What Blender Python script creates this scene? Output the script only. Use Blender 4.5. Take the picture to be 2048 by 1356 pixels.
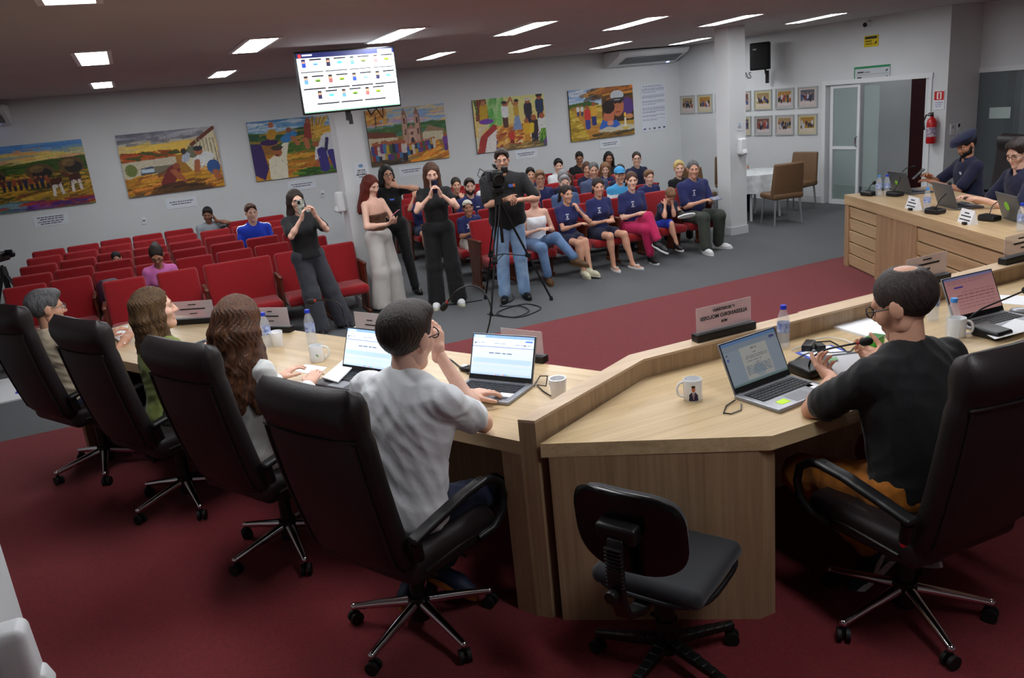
import bpy, bmesh, math, random
import numpy as np
from mathutils import Vector, Matrix
PI = math.pi
for o in list(bpy.data.objects):
    bpy.data.objects.remove(o, do_unlink=True)
S = bpy.context.scene
C = S.collection
random.seed(7)
RNG = np.random.RandomState(5)

# ------------------------------------------------------------------ camera
DZ = 0.14            # top of the red carpeted dais
CE = 2.97            # ceiling height
cam_d = bpy.data.cameras.new('camera')
cam = bpy.data.objects.new('camera', cam_d)
C.objects.link(cam)
cam_d.sensor_width = 36.0
cam_d.lens = 1619.69 * 36.0 / 2048.0
cam_d.clip_start = 0.05
cam_d.clip_end = 200
YAW, PITCH, ROLL = 0.40805523, 0.288446, -0.09896139
_f = Vector((math.sin(YAW) * math.cos(PITCH), math.cos(YAW) * math.cos(PITCH), -math.sin(PITCH)))
_r0 = Vector((math.cos(YAW), -math.sin(YAW), 0))
_u0 = _r0.cross(_f)
_r = math.cos(ROLL) * _r0 + math.sin(ROLL) * _u0
_u = -math.sin(ROLL) * _r0 + math.cos(ROLL) * _u0
M = Matrix((( _r.x, _u.x, -_f.x, 0), (_r.y, _u.y, -_f.y, 0), (_r.z, _u.z, -_f.z, 2.30), (0, 0, 0, 1)))
cam.matrix_world = M
cam_d.dof.use_dof = False
S.camera = cam

# ------------------------------------------------------------------ world, exposure
w = bpy.data.worlds.new('world')
S.world = w
w.use_nodes = True
w.node_tree.nodes['Background'].inputs[0].default_value = (0.62, 0.68, 0.75, 1)
w.node_tree.nodes['Background'].inputs[1].default_value = 0.30
S.view_settings.view_transform = 'Standard'
S.view_settings.look = 'None'
S.view_settings.gamma = 1.0
S.view_settings.use_curve_mapping = False
S.view_settings.exposure = 0.5
LAMP = 20.0          # strength of each ceiling panel

# ------------------------------------------------------------------ materials
def lin(c):
    c = np.asarray(c, float) / 255.0
    return np.where(c <= 0.04045, c / 12.92, ((c + 0.055) / 1.055) ** 2.4)

MATS = {}
def mat(name, rgb=(200, 200, 200), rough=0.6, metal=0.0, spec=0.5, var=0.0, vscale=8.0, bump=0.0, bscale=60.0,
        stretch=(1, 1, 1), emit=None, estr=0.0, trans=0.0, alpha=1.0, sheen=0.0, coat=0.0, attr=None, ior=1.45, rgb2=None, detail=3.0):
    if name in MATS:
        return MATS[name]
    m = bpy.data.materials.new(name)
    MATS[name] = m
    m.use_nodes = True
    nt = m.node_tree
    b = nt.nodes['Principled BSDF']
    col = tuple(float(v) for v in lin(rgb)) + (1,)
    b.inputs['Base Color'].default_value = col
    m.diffuse_color = col
    b.inputs['Roughness'].default_value = rough
    b.inputs['Metallic'].default_value = metal
    b.inputs['Specular IOR Level'].default_value = spec
    b.inputs['IOR'].default_value = ior
    if sheen: b.inputs['Sheen Weight'].default_value = sheen
    if coat: b.inputs['Coat Weight'].default_value = coat; b.inputs['Coat Roughness'].default_value = 0.15
    if trans: b.inputs['Transmission Weight'].default_value = trans
    if alpha < 1: b.inputs['Alpha'].default_value = alpha
    tc = None
    if var or bump or rgb2:
        tc = nt.nodes.new('ShaderNodeTexCoord')
        mp = nt.nodes.new('ShaderNodeMapping')
        mp.inputs['Scale'].default_value = stretch
        nt.links.new(tc.outputs['Object'], mp.inputs['Vector'])
    if var or rgb2:
        n = nt.nodes.new('ShaderNodeTexNoise')
        n.inputs['Scale'].default_value = vscale
        n.inputs['Detail'].default_value = detail
        nt.links.new(mp.outputs[0], n.inputs['Vector'])
        r = nt.nodes.new('ShaderNodeValToRGB')
        nt.links.new(n.outputs['Fac'], r.inputs[0])
        c0 = np.array(col[:3])
        if rgb2 is not None:
            a, d = c0, lin(rgb2)
        else:
            a, d = c0 * (1 - var), np.minimum(c0 * (1 + var), 1)
        r.color_ramp.elements[0].position = 0.3
        r.color_ramp.elements[1].position = 0.7
        r.color_ramp.elements[0].color = tuple(a) + (1,)
        r.color_ramp.elements[1].color = tuple(d) + (1,)
        nt.links.new(r.outputs[0], b.inputs['Base Color'])
    if attr:
        at = nt.nodes.new('ShaderNodeAttribute')
        at.attribute_name = attr
        nt.links.new(at.outputs['Color'], b.inputs['Base Color'])
        if estr:
            nt.links.new(at.outputs['Color'], b.inputs['Emission Color'])
            b.inputs['Emission Strength'].default_value = estr
    if bump:
        n2 = nt.nodes.new('ShaderNodeTexNoise')
        n2.inputs['Scale'].default_value = bscale
        n2.inputs['Detail'].default_value = 4
        nt.links.new(mp.outputs[0], n2.inputs['Vector'])
        bp = nt.nodes.new('ShaderNodeBump')
        bp.inputs['Strength'].default_value = bump
        bp.inputs['Distance'].default_value = 0.01
        nt.links.new(n2.outputs['Fac'], bp.inputs['Height'])
        nt.links.new(bp.outputs[0], b.inputs['Normal'])
    if emit is not None:
        b.inputs['Emission Color'].default_value = tuple(float(v) for v in lin(emit)) + (1,)
        b.inputs['Emission Strength'].default_value = estr
    return m

def wood(name, light, dark, axis='x', rough=0.38, scale=1.0):
    """wood veneer: long grain streaks and soft bands along one axis"""
    if name in MATS:
        return MATS[name]
    m = bpy.data.materials.new(name)
    MATS[name] = m
    m.use_nodes = True
    nt = m.node_tree
    b = nt.nodes['Principled BSDF']
    tc = nt.nodes.new('ShaderNodeTexCoord')
    mp = nt.nodes.new('ShaderNodeMapping')
    st = {'x': (0.5, 9, 9), 'y': (9, 0.5, 9), 'z': (9, 9, 0.5)}[axis]
    mp.inputs['Scale'].default_value = tuple(v * scale for v in st)
    nt.links.new(tc.outputs['Object'], mp.inputs[0])
    n = nt.nodes.new('ShaderNodeTexNoise')
    n.inputs['Scale'].default_value = 2.2
    n.inputs['Detail'].default_value = 6
    n.inputs['Roughness'].default_value = 0.62
    n.inputs['Distortion'].default_value = 0.6
    nt.links.new(mp.outputs[0], n.inputs['Vector'])
    mp2 = nt.nodes.new('ShaderNodeMapping')
    mp2.inputs['Scale'].default_value = tuple(v * scale * (0.8 if v < 1 else 5) for v in st)
    nt.links.new(tc.outputs['Object'], mp2.inputs[0])
    n2 = nt.nodes.new('ShaderNodeTexNoise')
    n2.inputs['Scale'].default_value = 3.0
    n2.inputs['Detail'].default_value = 3
    nt.links.new(mp2.outputs[0], n2.inputs['Vector'])
    mx = nt.nodes.new('ShaderNodeMath'); mx.operation = 'MULTIPLY_ADD'
    mx.inputs[1].default_value = 0.35
    nt.links.new(n2.outputs['Fac'], mx.inputs[0])
    sc = nt.nodes.new('ShaderNodeMath'); sc.operation = 'MULTIPLY'; sc.inputs[1].default_value = 0.65
    nt.links.new(n.outputs['Fac'], sc.inputs[0])
    nt.links.new(sc.outputs[0], mx.inputs[2])
    r = nt.nodes.new('ShaderNodeValToRGB')
    r.color_ramp.elements[0].position = 0.36
    r.color_ramp.elements[1].position = 0.60
    r.color_ramp.elements[0].color = tuple(lin(dark)) + (1,)
    r.color_ramp.elements[1].color = tuple(lin(light)) + (1,)
    nt.links.new(mx.outputs[0], r.inputs[0])
    nt.links.new(r.outputs[0], b.inputs['Base Color'])
    b.inputs['Roughness'].default_value = rough
    return m

def glassy(name, rgb, alpha, rough=0.05):
    """thin clear sheet: mostly see-through with a glossy surface"""
    if name in MATS:
        return MATS[name]
    m = bpy.data.materials.new(name)
    MATS[name] = m
    m.use_nodes = True
    nt = m.node_tree
    b = nt.nodes['Principled BSDF']
    b.inputs['Base Color'].default_value = tuple(lin(rgb)) + (1,)
    b.inputs['Roughness'].default_value = rough
    tr = nt.nodes.new('ShaderNodeBsdfTransparent')
    mx = nt.nodes.new('ShaderNodeMixShader')
    mx.inputs[0].default_value = alpha
    nt.links.new(tr.outputs[0], mx.inputs[1])
    nt.links.new(b.outputs[0], mx.inputs[2])
    nt.links.new(mx.outputs[0], nt.nodes['Material Output'].inputs[0])
    return m

# ------------------------------------------------------------------ mesh building
class MB:
    def __init__(s):
        s.v = []; s.f = []; s.m = []; s.cur = 0
    def add(s, vs, fs):
        o = len(s.v)
        s.v.extend([tuple(map(float, p)) for p in vs])
        s.f.extend([tuple(i + o for i in f) for f in fs])
        s.m.extend([s.cur] * len(fs))
        return s
    def box(s, c, d, rz=0.0, rx=0.0, ry=0.0):
        x, y, z = d[0] / 2, d[1] / 2, d[2] / 2
        P = [Vector(p) for p in ((-x, -y, -z), (x, -y, -z), (x, y, -z), (-x, y, -z), (-x, -y, z), (x, -y, z), (x, y, z), (-x, y, z))]
        R = Matrix.Rotation(rz, 3, 'Z') @ Matrix.Rotation(ry, 3, 'Y') @ Matrix.Rotation(rx, 3, 'X')
        c = Vector(c)
        return s.add([c + R @ p for p in P], [(0, 3, 2, 1), (4, 5, 6, 7), (0, 1, 5, 4), (1, 2, 6, 5), (2, 3, 7, 6), (3, 0, 4, 7)])
    def b2(s, lo, hi):
        return s.box([(a + b) / 2 for a, b in zip(lo, hi)], [abs(b - a) for a, b in zip(lo, hi)])
    def rbox(s, c, d, r=0.02, n=2, rz=0.0, rx=0.0, ry=0.0, prof=None):
        """box with rounded edges (superellipse-free: rounded by projecting a subdivided cube)"""
        hx, hy, hz = [v / 2 for v in d]
        r = min(r, hx, hy, hz)
        k = n + 1
        g = []
        for i in range(2 * k):
            side = -1 if i < k else 1
            a = (i if i < k else i - k) / n
            t = math.tan((a - (1 if side < 0 else 0)) * PI / 4)   # -1..0 / 0..1
            g.append((side, t))
        def co(i, h):
            side, t = g[i]
            return side * (h - r), t
        vs = []; idx = {}; fs = []
        N = 2 * k
        R = Matrix.Rotation(rz, 3, 'Z') @ Matrix.Rotation(ry, 3, 'Y') @ Matrix.Rotation(rx, 3, 'X')
        cc = Vector(c)
        def vert(i, j, m):
            key = (i, j, m)
            if key in idx: return idx[key]
            ax, tx = co(i, hx); ay, ty = co(j, hy); az, tz = co(m, hz)
            q = Vector((tx, ty, tz))
            if q.length > 0: q.normalize()
            p = Vector((ax, ay, az)) + r * q
            if prof: p = Vector(prof(p.x, p.y, p.z))
            idx[key] = len(vs)
            vs.append(cc + R @ p)
            return idx[key]
        for i in range(N - 1):
            for j in range(N - 1):
                fs.append((vert(i, j, 0), vert(i, j + 1, 0), vert(i + 1, j + 1, 0), vert(i + 1, j, 0)))
                fs.append((vert(i, j, N - 1), vert(i + 1, j, N - 1), vert(i + 1, j + 1, N - 1), vert(i, j + 1, N - 1)))
                fs.append((vert(i, 0, j), vert(i + 1, 0, j), vert(i + 1, 0, j + 1), vert(i, 0, j + 1)))
                fs.append((vert(i, N - 1, j), vert(i, N - 1, j + 1), vert(i + 1, N - 1, j + 1), vert(i + 1, N - 1, j)))
                fs.append((vert(0, i, j), vert(0, i, j + 1), vert(0, i + 1, j + 1), vert(0, i + 1, j)))
                fs.append((vert(N - 1, i, j), vert(N - 1, i + 1, j), vert(N - 1, i + 1, j + 1), vert(N - 1, i, j + 1)))
        return s.add(vs, fs)
    def tube(s, pts, r, n=8, cap=True):
        pts = [Vector(p) for p in pts]
        rs = r if hasattr(r, '__len__') else [r] * len(pts)
        vs = []; fs = []
        t0 = (pts[1] - pts[0]).normalized()
        a = t0.orthogonal().normalized()
        for i, p in enumerate(pts):
            t = (pts[min(i + 1, len(pts) - 1)] - pts[max(i - 1, 0)])
            if t.length < 1e-9: t = t0
            t = t.normalized()
            a = (a - t * a.dot(t))
            a = a.normalized() if a.length > 1e-6 else t.orthogonal().normalized()
            b = t.cross(a)
            for j in range(n):
                an = 2 * PI * j / n
                vs.append(p + rs[i] * (math.cos(an) * a + math.sin(an) * b))
        for i in range(len(pts) - 1):
            for j in range(n):
                k = (j + 1) % n
                fs.append((i * n + j, i * n + k, (i + 1) * n + k, (i + 1) * n + j))
        if cap:
            fs.append(tuple(range(n))[::-1])
            fs.append(tuple((len(pts) - 1) * n + j for j in range(n)))
        return s.add(vs, fs)
    def cyl(s, a, b, r, n=16, r2=None):
        return s.tube([a, b], [r, r if r2 is None else r2], n)
    def lathe(s, prof, c=(0, 0, 0), n=20, cap=False, axis='z', half=None):
        vs = []; fs = []
        c = Vector(c)
        for (r, z) in prof:
            for j in range(n):
                an = 2 * PI * j / n
                q = (r * math.cos(an), r * math.sin(an), z)
                if axis == 'y': q = (q[0], q[2], q[1])
                if axis == 'x': q = (q[2], q[0], q[1])
                vs.append(c + Vector(q))
        for i in range(len(prof) - 1):
            for j in range(n):
                k = (j + 1) % n
                fs.append((i * n + j, i * n + k, (i + 1) * n + k, (i + 1) * n + j))
        if cap:
            fs.append(tuple(range(n))[::-1])
            fs.append(tuple((len(prof) - 1) * n + j for j in range(n)))
        return s.add(vs, fs)
    def prism(s, poly, z0, z1):
        n = len(poly)
        vs = [(p[0], p[1], z0) for p in poly] + [(p[0], p[1], z1) for p in poly]
        fs = [tuple(range(n))[::-1], tuple(range(n, 2 * n))]
        for i in range(n):
            k = (i + 1) % n
            fs.append((i, k, n + k, n + i))
        return s.add(vs, fs)
    def quad(s, a, b, c, d):
        return s.add([a, b, c, d], [(0, 1, 2, 3)])
    def sphere(s, c, r, n=12, m=8, sc=(1, 1, 1)):
        vs = []; fs = []
        c = Vector(c)
        for i in range(m + 1):
            th = PI * i / m
            for j in range(n):
                ph = 2 * PI * j / n
                vs.append(c + Vector((r * sc[0] * math.sin(th) * math.cos(ph), r * sc[1] * math.sin(th) * math.sin(ph), r * sc[2] * math.cos(th))))
        for i in range(m):
            for j in range(n):
                k = (j + 1) % n
                fs.append((i * n + j, (i + 1) * n + j, (i + 1) * n + k, i * n + k))
        return s.add(vs, fs)
    def mesh(s, name, mats, smooth=True, ang=40):
        me = bpy.data.meshes.new(name)
        me.from_pydata(s.v, [], s.f)
        for mm in (mats if isinstance(mats, (list, tuple)) else [mats]):
            me.materials.append(mm)
        if any(s.m):
            me.polygons.foreach_set('material_index', s.m)
        if smooth:
            bm = bmesh.new(); bm.from_mesh(me)
            bmesh.ops.remove_doubles(bm, verts=bm.verts, dist=1e-5)
            bmesh.ops.recalc_face_normals(bm, faces=bm.faces)
            lim = math.radians(ang)
            for e in bm.edges:
                e.smooth = (len(e.link_faces) == 2 and e.calc_face_angle(3.2) < lim)
            for f in bm.faces: f.smooth = True
            bm.to_mesh(me); bm.free()
        me.update()
        return me
    def build(s, name, mats, parent=None, loc=None, rz=None, smooth=True, ang=40):
        return obj(name, s.mesh(name, mats, smooth, ang), parent, loc, rz)

def obj(name, me, parent=None, loc=None, rz=None, **kw):
    o = bpy.data.objects.new(name, me)
    C.objects.link(o)
    if loc is not None: o.location = loc
    if rz is not None: o.rotation_euler = (0, 0, rz)
    if parent is not None: o.parent = parent
    return o

def tag(o, label=None, cat=None, group=None, kind=None):
    if label: o['label'] = label
    if cat: o['category'] = cat
    if group: o['group'] = group
    if kind: o['kind'] = kind
    return o

def thing(name, label, cat, loc=(0, 0, 0), rz=0.0, group=None):
    o = obj(name, None, None, loc, rz)
    o.empty_display_size = 0.1
    return tag(o, label, cat, group)

def struct(o, parent=None):
    o['kind'] = 'structure'
    return o

def dup(root, loc, rz, label=None, group=None, parent=None):
    def cp(o, par):
        c = o.copy(); C.objects.link(c)
        if par is not None:
            c.parent = par
        for ch in list(o.children):
            cp(ch, c)
        return c
    r = cp(root, parent)
    r.location = loc
    r.rotation_euler = (0, 0, rz)
    if label: r['label'] = label
    if group: r['group'] = group
    return r

def np_mesh(name, V, F, mats, fm=None, smooth=True):
    me = bpy.data.meshes.new(name)
    V = np.asarray(V, np.float32); F = np.asarray(F, np.int32)
    k = F.shape[1]
    me.vertices.add(len(V)); me.vertices.foreach_set('co', V.ravel())
    me.loops.add(len(F) * k); me.loops.foreach_set('vertex_index', F.ravel())
    me.polygons.add(len(F))
    me.polygons.foreach_set('loop_start', np.arange(len(F), dtype=np.int32) * k)
    me.polygons.foreach_set('loop_total', np.full(len(F), k, np.int32))
    for mm in (mats if isinstance(mats, (list, tuple)) else [mats]):
        me.materials.append(mm)
    if fm is not None: me.polygons.foreach_set('material_index', np.asarray(fm, np.int32))
    if smooth: me.polygons.foreach_set('use_smooth', np.ones(len(F), bool))
    me.update(calc_edges=True)
    me.validate()
    return me

# ------------------------------------------------------------------ flat print: colour grids
class Cv:
    """a small canvas of colours painted in unit coordinates (x right, y up)"""
    def __init__(s, nx, ny, bg):
        s.nx, s.ny = nx, ny
        s.a = np.empty((ny, nx, 3)); s.a[:] = bg
        s.X, s.Y = np.meshgrid(np.linspace(0, 1, nx), np.linspace(0, 1, ny))
    def put(s, mask, c, al=1.0):
        s.a[mask] = s.a[mask] * (1 - al) + np.array(c, float) * al
        return s
    def rect(s, x0, y0, x1, y1, c, al=1.0):
        return s.put((s.X >= x0) & (s.X <= x1) & (s.Y >= y0) & (s.Y <= y1), c, al)
    def ell(s, x, y, rx, ry, c, al=1.0, rot=0.0):
        dx, dy = s.X - x, s.Y - y
        if rot:
            dx, dy = dx * math.cos(rot) + dy * math.sin(rot), -dx * math.sin(rot) + dy * math.cos(rot)
        return s.put((dx / rx) ** 2 + (dy / ry) ** 2 <= 1, c, al)
    def poly(s, pts, c, al=1.0):
        ins = np.zeros(s.X.shape, bool)
        n = len(pts)
        for i in range(n):
            x0, y0 = pts[i]; x1, y1 = pts[(i + 1) % n]
            if y0 == y1: continue
            cond = ((y0 > s.Y) != (y1 > s.Y)) & (s.X < (x1 - x0) * (s.Y - y0) / (y1 - y0) + x0)
            ins ^= cond
        return s.put(ins, c, al)
    def line(s, x0, y0, x1, y1, w, c, al=1.0):
        d = np.array([x1 - x0, y1 - y0]); L = (d ** 2).sum() + 1e-9
        i0 = max(0, int((min(x0, x1) - w) * (s.nx - 1))); i1 = min(s.nx, int((max(x0, x1) + w) * (s.nx - 1)) + 2)
        j0 = max(0, int((min(y0, y1) - w) * (s.ny - 1))); j1 = min(s.ny, int((max(y0, y1) + w) * (s.ny - 1)) + 2)
        if i1 <= i0 or j1 <= j0: return s
        X, Y = s.X[j0:j1, i0:i1], s.Y[j0:j1, i0:i1]
        t = np.clip(((X - x0) * d[0] + (Y - y0) * d[1]) / L, 0, 1)
        m = np.hypot(X - x0 - t * d[0], Y - y0 - t * d[1]) < w
        A = s.a[j0:j1, i0:i1]
        A[m] = A[m] * (1 - al) + np.array(c, float) * al
        return s
    def brush(s, n=900, seed=0):
        """loose brushwork: short strokes in lighter and darker tones of the colour under them"""
        r = np.random.RandomState(seed)
        for _ in range(n):
            x, y = r.rand(), r.rand()
            c = s.a[int(y * (s.ny - 1)), int(x * (s.nx - 1))] * r.uniform(.72, 1.22) + r.uniform(-10, 10, 3)
            a = r.uniform(-.9, 1.3); L = r.uniform(.008, .028)
            s.line(x, y, x + L * math.cos(a), y + L * math.sin(a), r.uniform(.002, .005), np.clip(c, 0, 255), .6)
        return s
    def grad(s, x0, y0, x1, y1, c0, c1, al=1.0):
        m = (s.X >= x0) & (s.X <= x1) & (s.Y >= y0) & (s.Y <= y1)
        t = ((s.Y - y0) / (y1 - y0))[..., None]
        g = np.array(c0, float) * (1 - t) + np.array(c1, float) * t
        s.a[m] = s.a[m] * (1 - al) + g[m] * al
        return s
    def strokes(s, n, x0, y0, x1, y1, cols, l=0.1, w=0.012, ang=0.0, da=0.4, al=0.8, rs=None):
        rs = rs or RNG
        for _ in range(n):
            x = rs.uniform(x0, x1); y = rs.uniform(y0, y1); a = ang + rs.uniform(-da, da)
            L = l * rs.uniform(0.4, 1.2)
            s.line(x - L * math.cos(a) / 2, y - L * math.sin(a) / 2, x + L * math.cos(a) / 2, y + L * math.sin(a) / 2, w * rs.uniform(.5, 1.2), cols[rs.randint(len(cols))], al)
        return s
    def person(s, x, y, h, top, bot, skin=(170, 95, 60), hat=None, lean=0.0):
        """a little painted figure: legs, body, head"""
        w = h * 0.11
        s.line(x, y, x + lean * .4, y + h * .45, w * .75, bot)
        s.line(x + lean * .4, y + h * .45, x + lean, y + h * .75, w, top)
        s.ell(x + lean * 1.15, y + h * .9, w * .62, h * .10, skin)
        if hat: s.ell(x + lean * 1.15, y + h * .96, w * .8, h * .06, hat)
        return s

def card(name, cv, W, H, material, parent=None, z=0.0, curved=None):
    """grid in the local XZ plane facing -Y, centred at its middle, coloured from the canvas"""
    ny, nx = cv.ny, cv.nx
    gx, gz = np.meshgrid(np.linspace(-W / 2, W / 2, nx), np.linspace(-H / 2, H / 2, ny))
    if curved:
        th = gx / curved
        V = np.stack([curved * np.sin(th), -curved * np.cos(th), gz], -1).reshape(-1, 3)
    else:
        V = np.stack([gx, np.full_like(gx, z), gz], -1).reshape(-1, 3)
    i = np.arange(nx * ny).reshape(ny, nx)
    F = np.stack([i[:-1, :-1], i[:-1, 1:], i[1:, 1:], i[1:, :-1]], -1).reshape(-1, 4)
    me = np_mesh(name, V, F, material, smooth=False)
    at = me.color_attributes.new('Col', 'FLOAT_COLOR', 'POINT')
    rgba = np.ones((nx * ny, 4), np.float32)
    rgba[:, :3] = lin(np.clip(cv.a, 0, 255)).reshape(-1, 3)
    at.data.foreach_set('color', rgba.ravel())
    return obj(name, me, parent)

def text_mesh(name, body, size, material, parent, loc, rot=(PI / 2, 0, 0), ext=0.0008, align='CENTER', mirror=False, bold=0.0):
    cu = bpy.data.curves.new(name, 'FONT')
    cu.body = body; cu.size = size; cu.align_x = align; cu.align_y = 'CENTER'
    cu.extrude = ext; cu.resolution_u = 2; cu.offset = bold
    o = bpy.data.objects.new(name, cu)
    C.objects.link(o)
    dg = bpy.context.evaluated_depsgraph_get()
    me = bpy.data.meshes.new_from_object(o.evaluated_get(dg))
    bpy.data.objects.remove(o, do_unlink=True)
    me.materials.clear(); me.materials.append(material)
    if mirror:
        for v in me.vertices: v.co.x = -v.co.x
        me.flip_normals()
    t = obj(name, me, parent, loc)
    t.rotation_euler = rot
    return t
# ------------------------------------------------------------------ shared materials
PRINT = mat('flat_print', attr='Col', rough=0.75)
PAINT = mat('oil_paint_print', attr='Col', rough=0.45, bump=0.25, bscale=90)
SCREEN = mat('lit_screen', attr='Col', rough=0.3, estr=0.9)
SCREEN_LAP = mat('lit_screen_laptop', attr='Col', rough=0.3, estr=0.45)
SCREEN_DIM = mat('lit_screen_dim', attr='Col', rough=0.35, estr=0.22)
WALL = mat('wall_paint', (214, 217, 218), rough=0.8, var=0.03, vscale=1.5, bump=0.04, bscale=150)
CEIL = mat('ceiling_paint', (186, 180, 178), rough=0.9, var=0.03, vscale=1.2)
GREY = mat('grey_carpet', (92, 94, 96), rough=0.95, var=0.16, vscale=140, bump=0.5, bscale=400, detail=5)
RED = mat('red_carpet', (116, 27, 35), rough=0.95, var=0.24, vscale=110, bump=0.5, bscale=380, sheen=0.10, detail=5)
WHITE = mat('white_plastic', (226, 228, 230), rough=0.4)
BLACK = mat('black_plastic', (16, 16, 18), rough=0.42)
BLACKM = mat('black_matte', (13, 13, 15), rough=0.75)
RUBBER = mat('rubber_black', (14, 14, 15), rough=0.6)
CHROME = mat('chrome', (215, 215, 218), rough=0.13, metal=1.0)
ALU = mat('brushed_aluminium', (168, 170, 175), rough=0.32, metal=0.8)
STEEL = mat('grey_steel', (110, 112, 116), rough=0.4, metal=0.7)
LEATHER = mat('dark_brown_leather', (31, 24, 26), rough=0.46, bump=0.12, bscale=220, var=0.08, vscale=6)
SEATRED = mat('red_velour', (146, 8, 20), rough=0.9, sheen=0.25, var=0.10, vscale=60, bump=0.12, bscale=300)
SEATRED_E = mat('red_velour_seam', (120, 8, 18), rough=0.9)
DARKWOOD = wood('dark_stained_wood', (112, 58, 36), (66, 30, 20), 'z', rough=0.35)
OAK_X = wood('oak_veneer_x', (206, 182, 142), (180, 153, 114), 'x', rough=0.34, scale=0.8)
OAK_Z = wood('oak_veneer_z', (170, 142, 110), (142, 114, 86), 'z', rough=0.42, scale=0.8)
CERAMIC = mat('white_ceramic', (236, 238, 240), rough=0.12, coat=0.5)
PAPER = mat('white_paper', (236, 238, 242), rough=0.85)
PET = glassy('clear_plastic', (235, 242, 250), 0.22, 0.06)
WATER = glassy('water', (225, 235, 245), 0.14, 0.02)
GLASS = glassy('door_glass', (190, 215, 208), 0.24, 0.04)
ACRYL = glassy('acrylic_plate', (226, 214, 218), 0.38, 0.2)
CAPB = mat('blue_bottle_cap', (28, 56, 190), rough=0.4)
CAPL = mat('light_blue_bottle_cap', (70, 150, 225), rough=0.4)
LABELB = mat('blue_bottle_label', (46, 84, 180), rough=0.5, rgb2=(205, 218, 240), vscale=35)
INK = mat('black_ink', (30, 28, 34), rough=0.7)
LAMPM = mat('lamp_panel', (255, 255, 255), emit=(249, 252, 255), estr=LAMP)
LAMP_ADDED = mat('added_lamp_panel_dim', (255, 255, 255), emit=(249, 252, 255), estr=LAMP * .28)  # weaker glow for the two added panels beyond the doors
GREEN = mat('green_sticker', (140, 205, 60), rough=0.6)
LIME = mat('lime_sticky_note', (200, 240, 60), rough=0.7)
BROWNL = mat('tan_leather', (112, 84, 58), rough=0.5, bump=0.1, bscale=180, var=0.06)
# ------------------------------------------------------------------ setting
X0, X1, Y0, YB = -4.2, 13.6, -3.2, 14.5
RW = math.atan2(-1.0, 0.08)                 # right wall: local +X runs towards the camera, -Y faces the room
WE = Vector((0.08, -1.0, 0)).normalized()
def rwp(s, z, out=0.0):
    """a point on the right wall, s metres from the back corner, moved 'out' into the room"""
    n = Vector((-1.0, -0.08, 0)).normalized()
    return Vector((10.6, 14.5, z)) + WE * s + n * out

struct(MB().b2((X0, 6.98, -0.1), (X1, YB + .2, 0.0)).build('floor', GREY, smooth=False))
struct(MB().b2((X0, Y0, -0.1), (X1, 6.98, DZ)).build('floor_dais', RED, smooth=False))
struct(MB().b2((X0, Y0, CE), (X1, YB + .2, CE + .12)).build('ceiling', CEIL, smooth=False))
struct(MB().b2((X0, YB, 0), (10.7, YB + .15, CE)).build('wall_back', WALL, smooth=False))
struct(MB().b2((X0 - .15, Y0, 0), (X0, YB + .15, CE)).build('wall_left', WALL, smooth=False))
struct(MB().b2((X0, Y0 - .15, 0), (X1, Y0, CE)).build('wall_front', WALL, smooth=False))
m = MB()
T_ = .15
for (s0, s1, z0, z1) in ((-.15, 3.70, 0, CE), (3.70, 5.66, 2.03, CE), (5.66, 5.89, 0, CE)):
    m.b2((s0, 0, z0), (s1, T_, z1))
wr = struct(m.build('wall_right', WALL, loc=(10.6, 14.5, 0), rz=RW, smooth=False))
jx, jy = rwp(5.89, 0).x, rwp(5.89, 0).y
struct(MB().b2((jx, jy - .02, 0), (11.75, jy + .13, CE)).build('wall_jog', WALL, smooth=False))
m = MB()
for (y0, y1, z0, z1) in ((8.72, jy + .1, 0, CE), (7.7, 8.72, 2.02, CE), (Y0, 7.7, 0, CE)):
    m.b2((11.75, y0, z0), (11.9, y1, z1))
struct(m.build('wall_side', WALL, smooth=False))
# room seen through the doorway
struct(MB().b2((12.75, 8.72, 0), (12.9, 14.7, CE)).build('wall_corridor', WALL, smooth=False))
struct(MB().b2((11.06, 8.85, 0), (12.75, 8.97, CE)).build('wall_corridor_end', WALL, smooth=False))
struct(MB().b2((11.9, 6.4, 0), (13.4, 6.5, CE)).build('wall_side_room', WALL, smooth=False))
struct(MB().b2((13.3, 6.5, 0), (13.45, 8.7, CE)).build('wall_side_room_end', WALL, smooth=False))
# baseboards
BASE = mat('white_baseboard', (205, 208, 210), rough=0.5)
struct(MB().b2((X0, YB - .015, 0), (10.6, YB, .12)).build('baseboard_back', BASE, smooth=False))
struct(MB().b2((0, -.015, 0), (3.70, 0, .12)).build('baseboard_right', BASE, loc=(10.6, 14.5, 0), rz=RW, smooth=False))

# columns
def column(name, x0, y0, z0, w=.30, base=True):
    o = struct(MB().b2((x0, y0, z0), (x0 + w, y0 + w, CE)).build(name, WALL, smooth=False))
    if base:
        b = MB()
        b.b2((x0 - .014, y0 - .014, z0), (x0 + w + .014, y0, z0 + .12))
        b.b2((x0 - .014, y0, z0), (x0, y0 + w + .014, z0 + .12))
        b.b2((x0 + w, y0, z0), (x0 + w + .014, y0 + w + .014, z0 + .12))
        b.build('baseboard', BASE, o, smooth=False)
    return o
column('column_1', 7.95, 9.70, 0)
column('column_2', 2.22, 9.62, 0)
column('column_3', -.96, 2.02, DZ, w=.42)

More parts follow.
